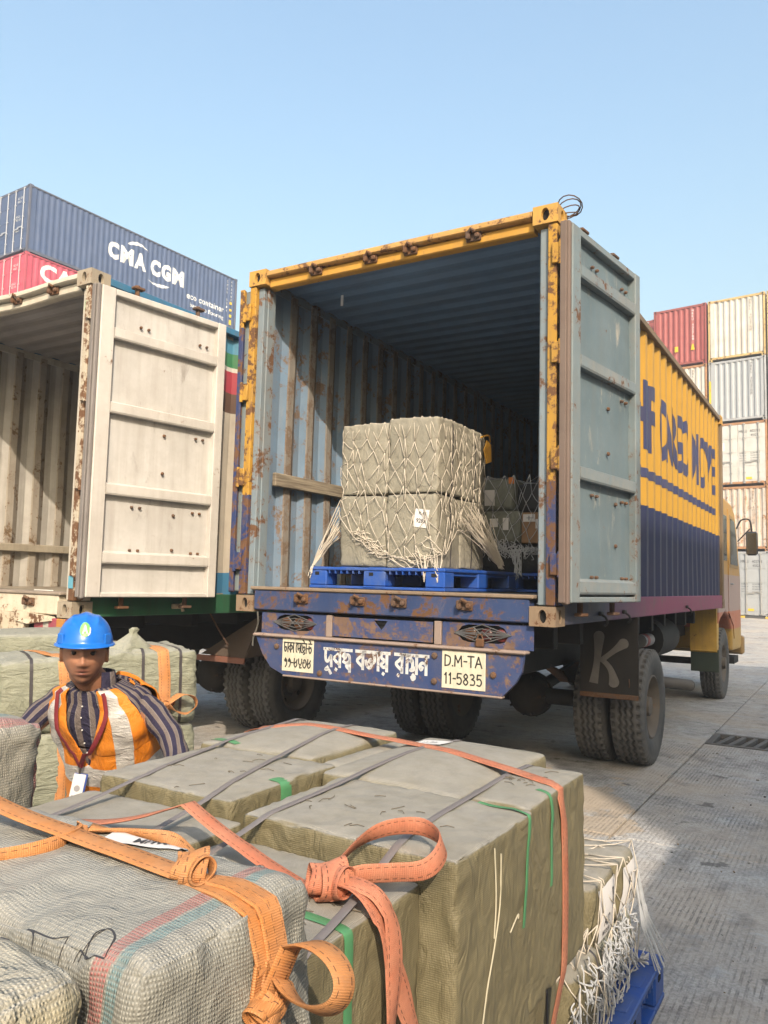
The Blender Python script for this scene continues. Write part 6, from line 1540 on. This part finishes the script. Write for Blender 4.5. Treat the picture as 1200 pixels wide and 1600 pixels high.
# ------------------------------------------------------------ the worker
WK = Vector((-1.02, 3.02, 0))
HEAD_C = Vector((-1.052, 2.86, 1.250)); HEAD_Y = .12       # head centre, turned slightly
person = thing('person', 'worker in blue hard hat and orange reflective vest leaning between the bales', 'person', (WK.x, WK.y+.12, 0))
bpy.context.view_layer.update(); PI_ = person.matrix_world.inverted()
def pp(o): o.parent = person; o.matrix_parent_inverse = PI_; return o
def smooth_pairs(mb_pts): return catmull(mb_pts, 5)
# head frame: x = his left (image right), y = face direction (towards the camera), z up
hy = Vector((.30, -.95, -.06)).normalized(); hx_ = Vector((-hy.y, hy.x, 0)).normalized(); hz_ = hy.cross(hx_).normalized()
hx_ = (hx_*.995-hz_*.02).normalized()
def HP(x, y, z): return HEAD_C+(hx_*x+hy*y+hz_*z)*.94
def gs(x, s): return math.exp(-(x/s)**2)
def head_pt(th, ph):
    # ph: elevation, th: 0 = face direction, positive = his left
    cp = math.cos(ph); x = math.sin(th)*cp; y = math.cos(th)*cp; z = math.sin(ph)
    X = x*.076; Y = y*.096; Z = z*.118
    jaw = max(0, -Z-.02)/.1
    X *= 1-.30*jaw**1.4; Y = Y*(1-.10*jaw)+(.010*jaw if y > 0 else .02*jaw)
    if y > 0:
        f = min(1, y*1.6)
        Y -= .012*f*(1-gs(X, .05))*.6
        nose = gs(X, .0085+.006*gs(Z+.028, .016))*(.012*gs(Z-.004, .022)+.024*gs(Z+.026, .017))
        Y += nose*f
        Y += .006*gs(X-.016, .007)*gs(Z+.032, .008)*f + .006*gs(X+.016, .007)*gs(Z+.032, .008)*f
        for s in (-1, 1):
            Y -= .013*gs(X-s*.031, .017)*gs(Z-.010, .010)*f
            Y += .009*gs(X-s*.031, .024)*gs(Z-.029, .009)*f
            Y += .005*gs(X-s*.040, .018)*gs(Z+.018, .018)*f
        Y += .009*gs(X, .024)*gs(Z+.052, .007)*f + .010*gs(X, .021)*gs(Z+.067, .008)*f - .007*gs(X, .020)*gs(Z+.0595, .0035)*f
        Y += .009*gs(X, .022)*gs(Z+.098, .015)*f - .004*gs(X, .03)*gs(Z+.080, .008)*f
        Y -= .003*gs(X, .006)*gs(Z+.043, .006)*f
    return (X, Y, Z)
bm_ = MB(); NU, NV = 120, 96; P = []
for i in range(NU):
    th = -math.pi+2*math.pi*i/NU
    P.append([HP(*head_pt(th, -math.pi/2*.98+math.pi*.98*j/NV)) for j in range(NV+1)])
bm_.grid(P, closed_u=True, flip=True)
for s in (-1, 1):       # ears
    bm_.tube([HP(s*(.074+.010*math.sin(a)*0+.008), -.006+.017*math.cos(a), -.002+.029*math.sin(a)) for a in [6.283*k/14 for k in range(14)]], .0062, 7, closed=True)
    bm_.lathe([(.0, 0), (.016, .003), (.013, .008)], 10, Matrix.Translation(HP(s*.070, -.004, -.004)) @ (hx_*s).to_track_quat('Z', 'Y').to_matrix().to_4x4())
NECK0 = Vector((-1.030, 2.955, 1.118)); PEL = Vector((-.995, 3.14, .70)); CH = Vector((-1.01, 3.05, .955))
bm_.tube([NECK0+Vector((0, .02, -.06)), NECK0, HP(0, -.022, -.07), HP(0, -.015, -.03)], [.062, .056, .054, .05], 20)
# arms, hands
SHR = Vector((-1.212, 3.055, 1.045)); SHL = Vector((-.835, 2.945, 1.035))       # his right (image left), his left (image right)
ELR = Vector((-1.275, 2.83, .935)); WRR = Vector((-1.205, 2.60, .855)); ELL = Vector((-.715, 2.84, .945)); WRL = Vector((-.66, 2.65, .835))
def limb(p, r, n=14): bm_.tube(catmull(p, 5), [v for v in [r[0]+(r[-1]-r[0])*k/((len(p)-1)*5) for k in range((len(p)-1)*5+1)]], n)
limb([SHR, ELR, WRR], [.046, .026]); limb([SHL, ELL, WRL], [.046, .026])
def hand(w, d, up_, s):
    d = d.normalized(); n = (up_-d*up_.dot(d)).normalized(); sd_ = d.cross(n)*s
    bm_.tube([w-d*.02, w+d*.015, w+d*.05, w+d*.085], [.024, .029, .037, .034], 12, ry=.017, up=n)
    for k, L in enumerate((.068, .078, .073, .058)):
        b_ = w+d*.078+sd_*(-.028+.0187*k); q = [b_, b_+d*L*.45+n*.004, b_+d*L*.75-n*.012, b_+d*L*.92-n*.034]
        bm_.tube(catmull(q, 3), [.0092-.0022*i/9 for i in range(10)], 8)
    t0 = w+d*.03-sd_*.030; q = [t0, t0+d*.022-sd_*.020, t0+d*.05-sd_*.026-n*.008]; bm_.tube(catmull(q, 3), [.0125, .012, .011, .0105, .010, .009, .0085], 8)
hand(WRR, Vector((-.10, -.75, -.35)), Vector((0, -.3, 1)), 1); hand(WRL, Vector((.18, -.85, -.12)), Vector((-.3, -.2, 1)), -1)
# legs
HR, HLg = PEL+Vector((-.09, 0, -.04)), PEL+Vector((.09, 0, -.04))
KR, KL = Vector((-1.14, 2.90, .42)), Vector((-.90, 2.92, .42)); AR, AL = Vector((-1.15, 3.12, .09)), Vector((-.88, 3.15, .09))
limb([HR, KR, AR], [.085, .042]); limb([HLg, KL, AL], [.085, .042])
bm_.tube([PEL, CH, NECK0], [.12, .13, .06], 18)
for a in (AR, AL): bm_.tube([a+Vector((0, .05, -.045)), a+Vector((0, -.05, -.05)), a+Vector((.01, -.15, -.06))], [.038, .042, .03], 12, ry=.035)
body = bm_.build('body', plain('x', (.2, .1, .06)), None, smooth=180)
rm = body.modifiers.new('rm', 'REMESH'); rm.mode = 'VOXEL'; rm.voxel_size = .0042; rm.use_smooth_shade = True
bpy.context.view_layer.update(); me = bpy.data.meshes.new_from_object(body.evaluated_get(bpy.context.evaluated_depsgraph_get())); body.modifiers.clear(); body.data = me
# skin tone with lips, stubble, brows and hair as the man's own colouring
ca = me.color_attributes.new('tone', 'FLOAT_COLOR', 'POINT'); cl_ = []
for v in me.vertices:
    d = (v.co-HEAD_C)/.94; X, Y, Z = d.dot(hx_), d.dot(hy), d.dot(hz_); c = Vector((.42, .195, .112))
    nz = noise.noise(v.co*60)
    if abs(X) < .1 and abs(Y) < .14 and -.14 < Z < .14:
        if Y > .03:
            lip = gs(X, .021)*max(gs(Z+.052, .006), gs(Z+.067, .0065)); c = c.lerp(Vector((.30, .10, .08)), min(1, lip*.95))
            line = gs(X, .020)*gs(Z+.0595, .0026); c = c.lerp(Vector((.05, .02, .018)), min(1, line*1.1))
            st = max(1.3*gs(X, .032)*gs(Z+.043, .007), .95*gs(Z+.095, .026)*gs(X, .055), .6*gs(abs(X)-.052, .014)*gs(Z+.06, .035))*(.6+.4*nz); c = c.lerp(Vector((.055, .035, .028)), max(0, min(.6, st)))
            for s in (-1, 1):
                br = gs(X-s*.032, .017)*gs(Z-.034+.12*abs(X-s*.028), .0052); c = c.lerp(Vector((.018, .012, .01)), min(1, br*1.2))
            c = c.lerp(Vector((.40, .18, .105)), .5*gs(X, .014)*gs(Z+.024, .018))
        if Z > .012+.35*max(0, Y) and Y < .055 and abs(X) > .0: c = Vector((.012, .010, .009))
        if Z < .03 and Y < -.045 and Z > -.05: c = Vector((.012, .010, .009))
    cl_ += [c.x, c.y, c.z, 1]
ca.data.foreach_set('color', cl_)
sk_ = NB('skin'); at = sk_.n.new('ShaderNodeAttribute'); at.attribute_name = 'tone'
c = sk_.mix(.35, at.outputs[0], sk_.mix(1, at.outputs[0], sk_.ramp(sk_.noise(40, 5, .6), [(.3, .7), (.7, 1.25)]), 'MULTIPLY'))
me.materials.clear(); me.materials.append(sk_.out(c, .56, 0, sk_.bump(sk_.noise(220, 4), .25, .0015), .4)); body.name = 'body'; pp(body)
sk_.b.inputs['Subsurface Weight'].default_value = .08; sk_.b.inputs['Subsurface Radius'].default_value = (.01, .004, .002)
for s in (-1, 1):
    mb = MB(); X = Matrix.Translation(HP(s*.031, .0712, .0115)) @ hy.to_track_quat('Z', 'Y').to_matrix().to_4x4(); r = .0108
    mb.lathe([(r*math.sin(a), r*math.cos(a)) for a in [3.14*k/12 for k in range(12, -1, -1)]], 16, X, mis=[0]*8+[1, 1, 2, 2])
    pp(mb.build('eye', [plain('eye white', (.36, .31, .28), .2, var=.05), plain('iris', (.03, .015, .008), .2), plain('pupil', (.005, .005, .005), .1)], None, smooth=60))
    mb = MB(); q = [HP(s*(.019+.024*t), .083-.004*abs(t-.4)-.010*t*t, .0165+.004*math.sin(t*3.1)) for t in [k/6 for k in range(7)]]; mb.tube(q, .0034, 6); pp(mb.build('eyelid', plain('eyelid skin', (.17, .085, .05), .5), None, smooth=60))
    mb = MB()
    for t in [k/14 for k in range(15)]:
        p = HP(s*(.013+.034*t), .0945-.016*t*t, .0285+.005*math.sin(t*2.4)); mb.tube([p, p+hx_*(s*.007)+hz_*.0025*(1-t)], [.0022, .0008], 5)
    pp(mb.build('eyebrow', plain('black hair', (.012, .010, .009), .6), None))
# helmet
hel = NB('blue helmet plastic'); hel_m = hel.out(hel.mix(hel.ramp(hel.noise(12, 6, .7), [(.4, 0), (.8, .35)]), (.008, .15, .60), (.05, .22, .62)), .28, 0, hel.bump(hel.noise(60, 3), .04, .002), .5)
hzz = (hz_*.995-hy*.06).normalized(); hyy = (hy-hzz*hy.dot(hzz)).normalized(); hxx = hyy.cross(hzz)*-1
if hxx.dot(hx_) < 0: hxx = -hxx
HC_ = HP(0, -.002, .040)
def EP(x, y, z): return HC_+(hxx*x+hyy*y+hzz*z)*.935
def dome(th, t):
    # th angle round (0 = front), t 0 rim .. 1 crown
    a = t*math.pi/2; rx_, ry_ = .098*math.cos(a)**.82, .118*math.cos(a)**.82; z = .108*math.sin(a)**.95
    x, y = rx_*math.sin(th), ry_*math.cos(th)
    b = 0
    if t > .22: b = .0085*gs(x, .016)*min(1, (t-.22)*5)+(.0045*gs(abs(x)-.045, .007) if t > .45 else 0)
    if t < .2: k = 1+.035*(1-t/.2); x *= k; y *= k
    k = 1+b/.12; return x*k, y*k, z+b*.8
mb = MB(); P = []
for i in range(72):
    th = 2*math.pi*i/72; col = []
    fr = max(0, math.cos(th)); br = .009+.026*fr**2.2
    x, y, z = dome(th, 0); n = Vector((math.sin(th), math.cos(th), 0))
    col.append(EP(x-n.x*.008, y-n.y*.008, -.002)); 
    col.append(EP(x+n.x*br*.98, y+n.y*br*.98, -.009-.006*fr)); col.append(EP(x+n.x*br, y+n.y*br, -.005-.006*fr)); col.append(EP(x+n.x*br*.5, y+n.y*br*.5, -.001-.003*fr))
    for j in range(25): col.append(EP(*dome(th, j/24*.995)))
    P.append(col)
mb.grid(P, closed_u=True); hm = pp(mb.build('hard_hat', hel_m, None, smooth=48)); sdm = hm.modifiers.new('s', 'SUBSURF'); sdm.levels = 1; sdm.render_levels = 1
mb = MB()
for s in (-1, 1):      # slot bosses at the sides
    for th in (s*.95,):
        x, y, z = dome(th, .10); q = EP(x*1.02, y*1.02, z); nn = (hxx*math.sin(th)+hyy*math.cos(th)); tt_ = hzz.cross(nn)
        mb.obox((0, 0, 0), (.034, .007, .036), Matrix.Translation(q) @ Matrix((tt_, nn, hzz)).transposed().to_4x4(), .003)
k_ = mb.build('slot_boss', hel_m, None); k_.parent = hm
def decal(poly, mat, name, off):
    # a flat sticker wrapped onto the front of the helmet; poly in metres around the sticker centre
    bm2 = MB(); V = []
    for (u, w) in poly[0]:
        th = (u+.004)/.112; t = .31+w/.15; x, y, z = dome(th, t); n = Vector((x/.0096, y/.0139, z/.0117)).normalized(); V.append(EP(x+n.x*off, y+n.y*off, z+n.z*off))
    bm2.add(V, poly[1]); o = bm2.build(name, mat, None); o.parent = hm; return o
def disc(cu, cw, r, a0=0, a1=6.2832, n=28, r0=0): 
    V = [(cu+q*math.cos(a0+(a1-a0)*k/n), cw+q*math.sin(a0+(a1-a0)*k/n)) for q in (r0, (r0+r)/2, r) for k in range(n+1)]
    return V, [(j*(n+1)+k, (j+1)*(n+1)+k, (j+1)*(n+1)+k+1, j*(n+1)+k+1) for j in range(2) for k in range(n)]
grn = plain('sticker green', (.22, .55, .16), .4, var=.05); whs = plain('sticker white', (.75, .78, .74), .4, var=.05)
decal(disc(0, 0, .0235), grn, 'sticker', .0012); decal(disc(0, 0, .0245, -1.0, .35, 12, .0195), whs, 'sticker_crescent', .0016)
vs, fs = fit('A', .024, .026, .045); decal(([(x-.012, y-.013) for x, y in vs], fs), whs, 'sticker_letter', .0022)
# ---------------------------------------------------------------- clothes
shirt = NB('striped shirt'); uvn = shirt.n.new('ShaderNodeUVMap'); uvn.uv_map = 'uv'; s_ = shirt.sep(uvn.outputs[0])
fr_ = shirt.math('FRACT', shirt.math('MULTIPLY', s_[0], 1.0)); stp = shirt.math('GREATER_THAN', fr_, .57)
thin = shirt.math('LESS_THAN', shirt.math('ABSOLUTE', shirt.math('SUBTRACT', fr_, .57)), .035)
c = shirt.mix(stp, (.032, .028, .055), (.175, .14, .125)); c = shirt.mix(shirt.math('MULTIPLY', thin, .6), c, (.3, .26, .24)); c = shirt.mix(.3, c, shirt.mix(1, c, shirt.ramp(shirt.noise(30, 6, .7), [(.3, .6), (.7, 1.3)]), 'MULTIPLY'))
w1 = shirt.noise(14, 5, .6, dist=1.5); shirt_m = shirt.out(c, .85, 0, shirt.bump(shirt.math('ABSOLUTE', shirt.math('SUBTRACT', w1, .5)), .6, .03), .2)
org = NB('orange vest fabric'); w1 = org.noise(11, 5, .6, vec=org.mapv(org.co(), (1.6, 1.6, .7)), dist=1.4); org_c = org.mix(org.ramp(org.noise(8, 6, .7), [(.35, 0), (.7, 1)]), (.66, .195, .012), (.72, .25, .03)); org_m = org.out(org_c, .6, 0, org.bump(org.math('ABSOLUTE', org.math('SUBTRACT', w1, .5)), .55, .03), .3)
rf = NB('silver reflective tape'); w1 = rf.noise(26, 5, .65, vec=rf.mapv(rf.co(), (.7, .7, 2.0)), dist=.8); rf_m = rf.out(rf.mix(rf.ramp(rf.noise(35, 6, .7), [(.35, 0), (.65, 1)]), (.48, .45, .42), (.66, .63, .58)), .35, .1, rf.bump(rf.math('ABSOLUTE', rf.math('SUBTRACT', w1, .5)), .8, .02), .5)
trim_m = plain('dark trim', (.03, .022, .02), .7)
# torso sections along the leaning spine: (point, half width, half depth)
SP = [(PEL+Vector((0, .01, -.13)), .168, .115), (PEL+Vector((0, 0, -.06)), .165, .115), (PEL, .158, .11), (PEL.lerp(CH, .5), .155, .108), (CH, .172, .118), (CH.lerp(NECK0, .40), .180, .114), (CH.lerp(NECK0, .72), .172, .096), (CH.lerp(NECK0, .95), .130, .076), (NECK0+Vector((0, -.0, .022)), .064, .062)]
TXr = Vector((.955, -.28, -.02)).normalized()
def torso(s, th, grow=0.0):
    # s 0..1 bottom to neck; th 0 = chest front, + = his left (image right)
    f = s*(len(SP)-1); i = min(int(f), len(SP)-2); t = f-i; t2 = t
    def cr(k): return SP[max(0, min(len(SP)-1, k))]
    def ch(a, b, c, d): return .5*((2*b)+(c-a)*t2+(2*a-5*b+4*c-d)*t2*t2+(3*b-a-3*c+d)*t2**3)
    p = ch(cr(i-1)[0], cr(i)[0], cr(i+1)[0], cr(i+2)[0]); w = ch(cr(i-1)[1], cr(i)[1], cr(i+1)[1], cr(i+2)[1])+grow; d = ch(cr(i-1)[2], cr(i)[2], cr(i+1)[2], cr(i+2)[2])+grow
    tg = (cr(i+1)[0]-cr(i)[0]).normalized(); fr = TXr.cross(tg).normalized(); fr = -fr if fr.y > 0 else fr
    c_, s__ = math.cos(th), math.sin(th); ex = .78
    X = math.copysign(abs(s__)**ex, s__)*w; Y = math.copysign(abs(c_)**ex, c_)*d
    q = p+TXr*X+fr*Y
    q = q+(TXr*s__+fr*c_)*(.006*noise.noise(q*17+Vector((3, 1, 2)))+.010*noise.noise(Vector((th*2.2, s*9, 4))))
    return q
def shell(name, mats, grow, s0, s1, ns, nth, keep=None, mi=None, uv=None, hole=None):
    mb = MB(); P = [[torso(s0+(s1-s0)*j/ns, -math.pi+2*math.pi*i/nth, grow) for j in range(ns+1)] for i in range(nth+1)]
    mb.grid(P, uv=(lambda i, j: uv(-math.pi+2*math.pi*i/nth, s0+(s1-s0)*j/ns)) if uv else None)
    fs, ms = [], []
    k = 0
    for i in range(nth):
        for j in range(ns):
            th, s = -math.pi+2*math.pi*(i+.5)/nth, s0+(s1-s0)*(j+.5)/ns
            if keep is None or keep(th, s): fs.append(mb.f[k]); ms.append(mi(th, s) if mi else 0)
            k += 1
    mb.f, mb.m = fs, ms
    cnt = {}
    for f in fs:
        for a_, b_ in zip(f, f[1:]+f[:1]): k_ = (min(a_, b_), max(a_, b_)); cnt[k_] = cnt.get(k_, 0)+1
    nb_ = {}
    for (a_, b_), n_ in cnt.items():
        if n_ == 1: nb_.setdefault(a_, []).append(b_); nb_.setdefault(b_, []).append(a_)
    for it in range(14 if keep else 0):
        new = {k_: (Vector(mb.v[k_])*.5+(Vector(mb.v[q_[0]])+Vector(mb.v[q_[1]]))*.25) for k_, q_ in nb_.items() if len(q_) == 2}
        for k_, p_ in new.items(): mb.v[k_] = tuple(p_)
    o = mb.build(name, mats, None, smooth=180); so_ = o.modifiers.new('thick', 'SOLIDIFY'); so_.thickness = .004; so_.offset = 0; return pp(o)
su = lambda th, s: (th*.165/.034+.2, s)
def neck_open(th, s): return not (s > .90 and abs(th) < .75*(s-.90)/.1)
o = shell('shirt', [shirt_m], .012, .12, .985, 46, 72, keep=lambda th, s: not (s > .93 and abs(th) < .30+2.2*(s-.93)), uv=su)
def vest_keep(th, s):
    a = abs(th)
    if s > .965: return False
    vw = .02+.40*max(0, (s-.42)/.53)**1.15 if s > .42 else 0
    if s > .42 and a < vw: return False
    if s > .56 and 1.24+.26*(1-min(1, (s-.56)/.14)) < a < 2.05-.4*(1-min(1, (s-.56)/.14)): return False
    return True
def vest_mi(th, s):
    a = abs(th)
    if .355 < s < .425: return 1
    if .045 < s < .10: return 1
    if s > .42 and .50 < a < .90: return 1
    return 0
shell('safety_vest', [org_m, rf_m], .030, .03, .965, 150, 230, keep=vest_keep, mi=vest_mi)
# sleeves with stripes running down the arm
def sleeve(p, r0, r1):
    P = catmull(p, 10); N = len(P); G = []; prev = None
    for i, q in enumerate(P):
        t = (P[min(i+1, N-1)]-P[max(i-1, 0)]).normalized()
        nn = (TXr-t*TXr.dot(t)).normalized() if prev is None else (prev-t*prev.dot(t)).normalized(); prev = nn; bn = t.cross(nn)
        r = r0+(r1-r0)*i/(N-1); G.append([q+(nn*math.cos(a)+bn*math.sin(a))*(r*(1+.10*noise.noise(Vector((i*.45, 2*math.cos(a), 2*math.sin(a)))))+.003*math.sin(i*1.1+math.sin(a)*2)) for a in [2*math.pi*k/32 for k in range(33)]])
    mb = MB(); mb.grid(G, uv=lambda i, j: (j/32*9, i*.02)); o = mb.build('sleeve', shirt_m, None, smooth=180); so_ = o.modifiers.new('thick', 'SOLIDIFY'); so_.thickness = .003; so_.offset = 0; return pp(o)
sleeve([SHR+Vector((.02, -.01, .0)), SHR+Vector((-.005, 0, .005)), ELR, WRR+Vector((-.005, .03, .005))], .050, .038)
sleeve([SHL+Vector((-.02, .01, .0)), SHL+Vector((.005, 0, .005)), ELL, WRL+Vector((0, .03, .005))], .050, .038)
# collar
mb = MB(); G = []
for k in range(33):
    a = -2.55+5.1*k/32+math.pi; c_ = NECK0+Vector((0, .0, .0)); G.append([c_+TXr*(math.sin(a)*(.066+.012*q))+Vector((0, -1, 0))*(math.cos(a)*(.062+.010*q))+Vector((0, -.014, .064))*(1-q)+Vector((0, -.02*max(0, math.cos(a)), -.012-.02*max(0, math.cos(a))))*q for q in (0, .33, .66, 1)])
mb.grid(G, uv=lambda i, j: (i/6, j*.1)); o = mb.build('collar', shirt_m, None, smooth=180); so_ = o.modifiers.new('t', 'SOLIDIFY'); so_.thickness = .004; pp(o)
trous = plain('grey trousers', (.06, .06, .065), .85, var=.3)
for nm, p in (('trouser_leg', [HR+Vector((0, 0, .06)), HR, KR, AR+Vector((0, 0, .02))]), ('trouser_leg', [HLg+Vector((0, 0, .06)), HLg, KL, AL+Vector((0, 0, .02))])):
    mb = MB(); P = catmull(p, 7); mb.tube(P, [.108-.045*i/(len(P)-1) for i in range(len(P))], 20); pp(mb.build(nm, trous, None, smooth=180))
for a in (AR, AL):
    mb = MB(); mb.tube(catmull([a+Vector((0, .065, -.04)), a+Vector((0, .02, -.038)), a+Vector((0, -.07, -.045)), a+Vector((.01, -.19, -.055))], 4), [.040, .044, .047, .049, .049, .05, .05, .05, .05, .049, .046, .04, .028], 14, ry=None); mb.box(a.x-.05, a.x+.055, a.y-.21, a.y+.08, .0, .025, .008); pp(mb.build('shoe', plain('black shoe leather', (.02, .02, .02), .5), None, smooth=60))
# lanyard, badge
lan = plain('red lanyard', (.20, .022, .028), .6, var=.25)
BG = torso(.43, -.06, .05)
for k, (s0, th0) in enumerate(((.95, -.62), (.95, .62))):
    q = [torso(s0, th0, .045)]+[torso(s0+(.43-s0)*t, th0+(-.06-th0)*t, .040+.012*t) for t in [i/10 for i in range(1, 11)]]+[BG]
    N = len(q); mb = MB(); mb.ribbon(q, [(TXr*.9+Vector((0, 0, .3 if k else -.3))).normalized() for i in range(N)], .017, .0015); o = mb.build('lanyard', lan, None, smooth=60); pp(o)
mb = MB(); X = Matrix.Translation(BG+Vector((0, -.012, -.075))) @ Matrix.Rotation(R(6), 4, 'Y') @ Matrix.Rotation(R(-12), 4, 'X')
mb.obox((0, 0, 0), (.050, .006, .112), X, .003, 1); mb.obox((-.003, -.0036, .0), (.044, .003, .106), X, .002, 0); bd = pp(mb.build('id_badge', [plain('badge white', (.70, .68, .66), .4, var=.05), plain('badge blue', (.04, .08, .30), .5)], None))
mb = MB(); mb.lathe([(.011, 0), (.011, .0008)], 16, X @ Matrix.Translation((-.003, -.0056, .004)) @ Matrix.Rotation(R(90), 4, 'X'))
for k in range(4): mb.obox((-.003, -.0056, -.022-.007*k), (.030-.004*(k % 2), .0006, .002), X, .0001)
o = mb.build('badge_print', plain('badge grey print', (.30, .29, .30), .5), None); o.parent = bd
mb = MB(); mb.tube([BG, BG+Vector((0, -.006, -.02))], .004, 6); mb.ribbon([BG+Vector((.002, -.006, -.13)), BG+Vector((-.004, -.004, -.17)), BG+Vector((-.012, .0, -.20)), BG+Vector((-.012, .005, -.24))], TXr, .014, .0015); pp(mb.build('badge_strap', trim_m, None))
# shirt button row
mb = MB()
for s in (.86, .76, .66, .56, .47): mb.lathe([(.003, 0), (.003, .0015)], 8, Matrix.Translation(torso(s, -.02, .017)) @ Matrix.Rotation(R(75), 4, 'X'))
pp(mb.build('button', plain('pale button', (.5, .48, .45), .4), None))
# ------------------------------------------------------------ the hazy air of the yard
mb = MB(); mb.box(-75, 75, -35, 100, -1.4, 21, .0)
hz_o = mb.build('haze', None or (lambda m: m)(bpy.data.materials.new('hazy air')))
hm_ = hz_o.data.materials[0]; hm_.use_nodes = True; hn = hm_.node_tree; hn.nodes.remove(hn.nodes['Principled BSDF'])
pv = hn.nodes.new('ShaderNodeVolumePrincipled'); pv.inputs['Color'].default_value = (.86, .90, .95, 1); pv.inputs['Density'].default_value = .0032; pv.inputs['Anisotropy'].default_value = .2
hn.links.new(pv.outputs[0], hn.nodes['Material Output'].inputs['Volume']); hz_o['kind'] = 'stuff'; hz_o['label'] = 'thin pale haze over the whole yard'
